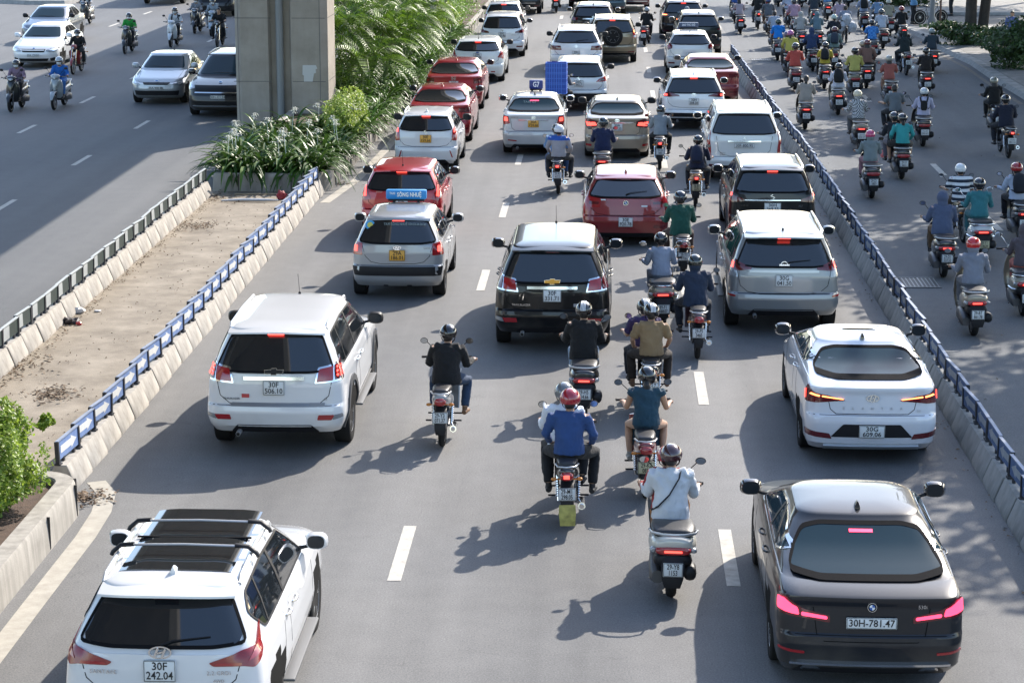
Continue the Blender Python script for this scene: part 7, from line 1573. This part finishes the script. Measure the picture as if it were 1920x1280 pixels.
# ---- right carriageway
W1 = lambda px, py, kind, bcol, blab, riders, **k: ride(px, py, kind, bcol, blab, riders, **k)
W1(1825, 629, 'big', '#8b8170', 'beige scooter under the red-helmeted rider, nearest in the bike lane', [D(lab='person in grey jacket with red helmet, nearest rider in the right lane', shirt='#6f7480', bcol='#5d6169', bottom='K', head='#b01c1c', extras='hW')], plate_txt='29-BT|861.78')
W1(1768, 520, 'big', '#101114', 'black scooter under the blue-grey hoodie', [D(lab='person in blue-grey hood and brown skirt on black scooter', shirt='#46516a', bottom='K', bcol='#5a4632', head='hood', loose=1, scale=1.03)], plate_txt='29-D1|337.52')
W1(1838, 488, 'retro', '#c0c3c4', 'shiny white retro scooter with chrome trim', [D(lab='person in teal coat and black helmet on the white retro scooter', shirt='#2c6a72', bottom='K', bcol='#2c6269', head='#14171f')], plate_txt='29-Y1|178.29', ply='c')
W1(1806, 455, 'moto', '#4a4438', 'worn motorbike under the striped polo shirt', [D(lab='person in navy and white striped polo with white helmet', shirt=STRIPE, sleeve='S', bcol='#4a3b30', head='#c6cacd', loose=1)], plate_txt='29-Z9|1104', yaw=3)
W1(1634, 372, 'big', '#14161a', 'black scooter under the pink-helmeted rider', [D(lab='person in grey-green jacket with pink helmet and pink skirt', shirt='#6c7779', bottom='K', bcol='#8a6670', head='#b03a66', extras='h')], plate_txt='29-Z1|108.9')
W1(1690, 336, 'big', '#1a1416', 'dark scooter with two people and a pink bag', [D(lab='person in dark jacket driving in front of the turquoise top', shirt='#1c2029', bcol='#5a5a66', head='#1c2028'), D(lab='woman in turquoise top and black helmet riding pillion', shirt='#2f8d8f', bottom='H', bcol='#121216', head='#16181c', extras='t')], plate_txt='29-V1|562.5')
crumple('plastic_bag', 'pink plastic bag hanging at the left foot of the turquoise-top woman', 1657, 318, (.10, .08, .10), mat('pink film', (.75, .20, .22), .4), 12, 'plastic bag', .30)
W1(1612, 282, 'big', '#7a7466', 'grey-beige scooter under the checked blouse', [D(lab='person in black and white checked blouse with cream helmet', shirt=CHECK, bcol='#5a5c60', head='#b6ad94', extras='h')])
W1(1683, 268, 'moto', '#23201f', 'dark motorbike under the bareheaded grey t-shirt rider', [D(lab='bareheaded person in grey t-shirt ahead of the turquoise top', shirt='#5f676d', sleeve='S', bcol='#202226', head='hair')], yaw=2)
W1(1730, 275, 'big', '#1d2023', 'black scooter under the white shirt with crossed straps', [D(lab='person in lilac-white shirt with white helmet and small black bag', shirt='#a9a9c0', bcol='#4b5058', head='#aeb4b8', pack=('#101216', 'small black bag with crossed straps on the lilac-white shirt', .62))])
W1(1509, 243, 'big', '#17191b', 'black scooter under the beige coat near the separator', [D(lab='woman in loose beige coat with ponytail near the separator', shirt='#8d8780', bcol='#7d776f', bottom='K', head='tail', loose=1)])
W1(1571, 216, 'big', '#5e5850', 'grey scooter under the black backpack and white shirt', [D(lab='person in white shirt with big black backpack and black helmet', shirt='#b4b9c8', bcol='#c0c4c8', head='#101214', pack=('#0d0f14', 'big black backpack on the white-shirted rider', 1.1))])
W1(1602, 182, 'big', '#5f5f4c', 'olive scooter under the plain yellow shirt', [D(lab='person in plain yellow shirt with black helmet', shirt='#a5a057', bcol='#1a1c20', head='#15171a')])
W1(1624, 166, 'big', '#3c3a38', 'dark scooter carrying the maroon pack and the brown blouse', [D(lab='person with beige helmet in grey blouse driving the brown-blouse pair', shirt='#6d6468', bcol='#2a2c30', head='#9b907c'), D(lab='woman in brown blouse with long brown hair riding pillion', shirt='#70554c', bcol='#3a3436', head='#5e2e30', extras='l')])
W1(1668, 199, 'big', '#2a1c1c', 'dark maroon scooter under the woman with very long hair', [D(lab='woman in rust pink dress with very long black hair and pale helmet', shirt='#8d5048', sleeve='S', bottom='D', bcol='#8a5a50', head='#8d8d84', extras='l')])
W1(1737, 181, 'big', '#1b1615', 'dark brown scooter under the black jacket, right side', [D(lab='person in brown-black jacket with black helmet on the right side', shirt='#1c1716', bcol='#1a1817', head='#16171a')], yaw=-2)
W1(1748, 136, 'big', '#141618', 'black scooter with glowing pinkish tail light under the pale-haired rider', [D(lab='person with pale grey helmet and slate shirt near the kerb', shirt='#2d3a44', bcol='#4c5660', head='#808a8c')], yaw=-2)
W1(1699, 142, 'moto', '#22252a', 'motorbike under the dark green hooded rider', [D(lab='person in dark green hood and dark jacket', shirt='#172427', bcol='#1b2024', head='hood', loose=1)], yaw=2)
W1(1890, 297, 'moto', '#16171a', 'black motorbike in tree shade at the right edge', [D(lab='person in dark navy jacket in the tree shade at right', shirt='#10172a', bcol='#10141e', head='#111316', loose=1, scale=1.04)])
W1(1868, 250, 'slim', '#191b1e', 'dark scooter half hidden ahead of the navy jacket', [D(lab='person in black with pale helmet ahead of the navy jacket', shirt='#0c0d0f', bcol='#101114', head='#77776c', extras='l')])
W1(1913, 452, 'slim', '#15171a', 'black scooter at the right edge with red-helmeted rider', [D(lab='person in pale shirt, dark backpack and red helmet cut by the right edge', shirt='#9ba6ba', bcol='#11131b', head='#8c1a1c', pack=('#121722', 'dark backpack at the right edge of the photo'))])
W1(1918, 592, 'retro', '#8d8878', 'beige scooter cut by the right edge', [D(lab='person in brown-grey hooded jacket cut by the right edge', shirt='#4b444a', bcol='#a35a50', head='hood')])
W1(1480, 143, 'big', '#2a2426', 'dark scooter carrying the yellow shirt and pink helmet', [D(lab='person in grey shirt driving before the pink helmet', shirt='#77767c', bcol='#30333a', head='#4e3c66'), D(lab='woman in yellow top with pink-purple helmet and ponytail', shirt='#a8a350', bcol='#3a3634', head='#a0508c', extras='t')])
W1(1490, 172, 'big', '#4c1a20', 'dark red scooter under the coral jacket', [D(lab='person in coral red jacket with dark helmet', shirt='#a8483e', bcol='#40383a', head='#2a2c30')])
W1(1458, 114, 'slim', '#15181c', 'black scooter under the bright blue shirt', [D(lab='person in bright blue shirt with dark green helmet', shirt='#0f74c4', bcol='#3a3634', head='#16332f')], yaw=-2)
W1(1452, 93, 'slim', '#4a1c22', 'dark red scooter under the pinstriped shirt', [D(lab='bareheaded person in white pinstriped shirt', shirt=PIN, bcol='#1d2326', head='hair')])
W1(1441, 66, 'slim', '#3c3330', 'brownish scooter under the grey vest with blue helmet', [D(lab='person in grey top with blue helmet and brown trousers', shirt='#5a5f66', bcol='#6a4a38', head='#20427c')])
W1(1502, 96, 'big', '#16181a', 'black scooter with square box tail under the beige hood', [D(lab='person in pale beige shirt and grey hood with one strap', shirt='#9a9a98', bcol='#50545a', head='hood')])
W1(1490, 68, 'slim', '#77777a', 'grey scooter under the pink shirt', [D(lab='person in pink shirt with dark-rimmed pale helmet', shirt='#a88a9c', bcol='#2c2e34', head='#2a3038')])
W1(1479, 52, 'slim', '#8a4a52', 'pinkish scooter under the pale striped shirt', [D(lab='person in pale blue-white shirt with red-brown cap helmet', shirt='#9fa8bc', bcol='#33363e', head='#6a3030')])
W1(1524, 134, 'big', '#1b1d20', 'dark scooter under the navy hooded rain jacket', [D(lab='person in navy blue pointed hood and wide jacket', shirt='#26395c', bcol='#20242c', head='hood', loose=1)])
W1(1534, 96, 'slim', '#2a2c2f', 'dark scooter under the steel blue hoodie', [D(lab='person in steel blue-grey hoodie', shirt='#5d7580', bcol='#33383e', head='hood')])
W1(1567, 104, 'big', '#2a1a1c', 'maroon-black scooter under the black shirt with white helmet', [D(lab='person in black shirt with pale mint helmet', shirt='#141c28', bcol='#231f26', head='#9fb4ae', loose=1)])
W1(1545, 167, 'big', '#1d1f22', 'black scooter under the yellow and white shirt with backpack', [D(lab='person in white shirt with yellow shoulders and black helmet', shirt='#b0a23c', sleeve='S', bcol='#2b2e33', head='#22262a', pack=('#12161c', 'black backpack over the yellow and white shirt'))])
W1(1563, 133, 'slim', '#25272b', 'dark scooter under the grey-green shirt with straps', [D(lab='person in grey-green shirt with red-brown helmet and straps', shirt='#6f8482', bcol='#2c2f34', head='#5a2a2e', pack=('#2b3644', 'slate backpack on the grey-green shirt'))])
W1(1526, 52, 'slim', '#1b1d21', 'dark motorbike-like scooter under the charcoal shirt', [D(lab='person in charcoal shirt with grey helmet far up the bike lane', shirt='#2b3640', bcol='#1c2026', head='#5a6268', loose=1)])
W1(1551, 38, 'big', '#17191b', 'black scooter with small white plate under the sky blue shirt', [D(lab='person in sky blue shirt near the top edge', shirt='#5b86ae', bcol='#23262c', head='#31343a')])
W1(1574, 66, 'slim', '#4c4a4a', 'grey scooter under the pale pink blouse', [D(lab='woman in pale pink blouse with dark ponytail, upper lane', shirt='#a090a0', bcol='#50484c', head='tail')])
W1(1586, 82, 'cycle', '#6a6f72', 'loaded bicycle with white sacks in the upper lane', [D(lab='person with black hair cycling in front of the white sacks', shirt='#7b8496', bcol='#33363c', head='hair')], yaw=2)
for k, (dx, dz) in enumerate(((-.20, .72), (.22, .68), (0, .98))):
    x, y = G(1586, 82); bb = MB(); bb.ell((0, 0, 0), (.20, .18, .24), 12, 8); me = bb.mesh('sack', mat('white woven sack', (.42, .45, .50), .7, var=.3, vscale=9), 0)
    for v in me.vertices: v.co *= 1+.25*noise.noise(v.co*9+Vector((k, 0, 0)))
    o = link('sack', me, None); o.location = (x+dx, y-.05, dz); tag(o, ['white sack hanging left on the loaded bicycle', 'white sack hanging right on the loaded bicycle', 'white sack on top of the bicycle rack'][k], 'sack', 'sacks on the bicycle')
W1(1620, 58, 'big', '#1c1e20', 'black scooter under the big dark backpack, upper lane', [D(lab='person in pale blue shirt with tall black backpack, upper lane', shirt='#8c98b0', bcol='#1d2026', head='#1f2226', pack=('#0c1014', 'tall black backpack on the pale blue shirt', 1.15))])
W1(1655, 92, 'big', '#1a1c1f', 'black scooter with X-shaped red tail light', [D(lab='person in white shirt with dark blue-grey helmet over the X-shaped light', shirt='#a6b0c0', bcol='#1e2228', head='#2e3c46')], yaw=3)
W1(1637, 116, 'slim', '#20242a', 'dark scooter under the blue plaid shirt', [D(lab='person in blue plaid shirt', shirt=PLAID, sleeve='S', bcol='#232a36', head='#22262e')], yaw=2)
W1(1668, 68, 'big', '#2c1c20', 'maroon scooter under the cream jacket with one strap', [D(lab='person in cream jacket with pale helmet near the hedge', shirt='#8d8a7a', bcol='#33302e', head='#a0a49a')])
W1(1648, 62, 'slim', '#50565c', 'grey scooter under the pale blue shirt left of the cream jacket', [D(lab='bareheaded person in powder blue shirt beside the cream jacket', shirt='#6a86a6', bcol='#2d3138', head='hair')])
W1(1693, 84, 'slim', '#191b1d', 'dark scooter under the red-helmeted rider in black', [D(lab='person in black coat with dark red helmet near the kerb', shirt='#111417', bcol='#14171a', head='#8a2c32')])
W1(1388, 64, 'big', '#15171a', 'black scooter at the separator end under the long-haired woman', [D(lab='woman in pale pink blouse with long loose black hair', shirt='#a89aa0', bcol='#17191d', head='long')])
W1(1377, 40, 'slim', '#20242a', 'dark scooter with orange light under the royal blue shirt', [D(lab='person in royal blue shirt left of the long-haired woman', shirt='#2c4c8a', bcol='#1c1f26', head='#22262c')])
W1(1421, 56, 'moto', '#3c3e40', 'motorbike under the broad black jacket', [D(lab='broad person in black jacket far up the bike lane', shirt='#0e1012', bcol='#4c4e52', head='#15171a', loose=1, scale=1.05)])
W1(1434, 29, 'big', '#131416', 'black scooter at the top edge with small red light', [D(lab='person cut by the top edge on the black scooter with small red light', shirt='#33363c', bcol='#1c1e22', head='#2a2c30')])
for k, (px, py, c, hc, w_) in enumerate([(1459, 13, '#4c5a66', '#22262a', 'slate'), (1480, 20, '#9aa4ae', '#3a3c40', 'pearl grey'), (1503, 14, '#5a6a60', '#8a9096', 'sage'), (1537, 14, '#7a6a70', '#2a2c30', 'dusty rose'), (1563, 12, '#22303c', '#5c2a2a', 'ink blue'), (1590, 14, '#8a8478', '#1c1e22', 'sand')]):
    W1(px, py, 'slim' if k % 2 else 'big', ['#22252a', '#3a3034', '#4c4e50'][k % 3], 'scooter under the %s shirt at the top edge' % w_, [D(lab='person in %s shirt cut by the top edge' % w_, shirt=c, bcol='#23262b', head=hc)])
# ---- at the right corner: cyclist waiting and walkers
x, y = G(1728, 47); bc = bike('cycle', x-.1, y, R(-72), '#3a3c3e', 'black bicycle held beside the grey lamp post'); person(x-.35, y+.35, R(-72), 'stand', 'person in light blue top standing with the bicycle behind the lamp post', '#5d8cb4', bcol='#14161a', head='hair')
person(*G(1895, 98), R(170), 'stand', 'pedestrian in lilac-blue shirt behind the large right shrub', '#5c6c9c', bcol='#3a3c40', head='hair')
person(*G(1783, 30), R(100), 'stand', 'person in dark clothes beyond the bicycle at the corner', '#2a2c34', bcol='#1c1e22', head='hair')
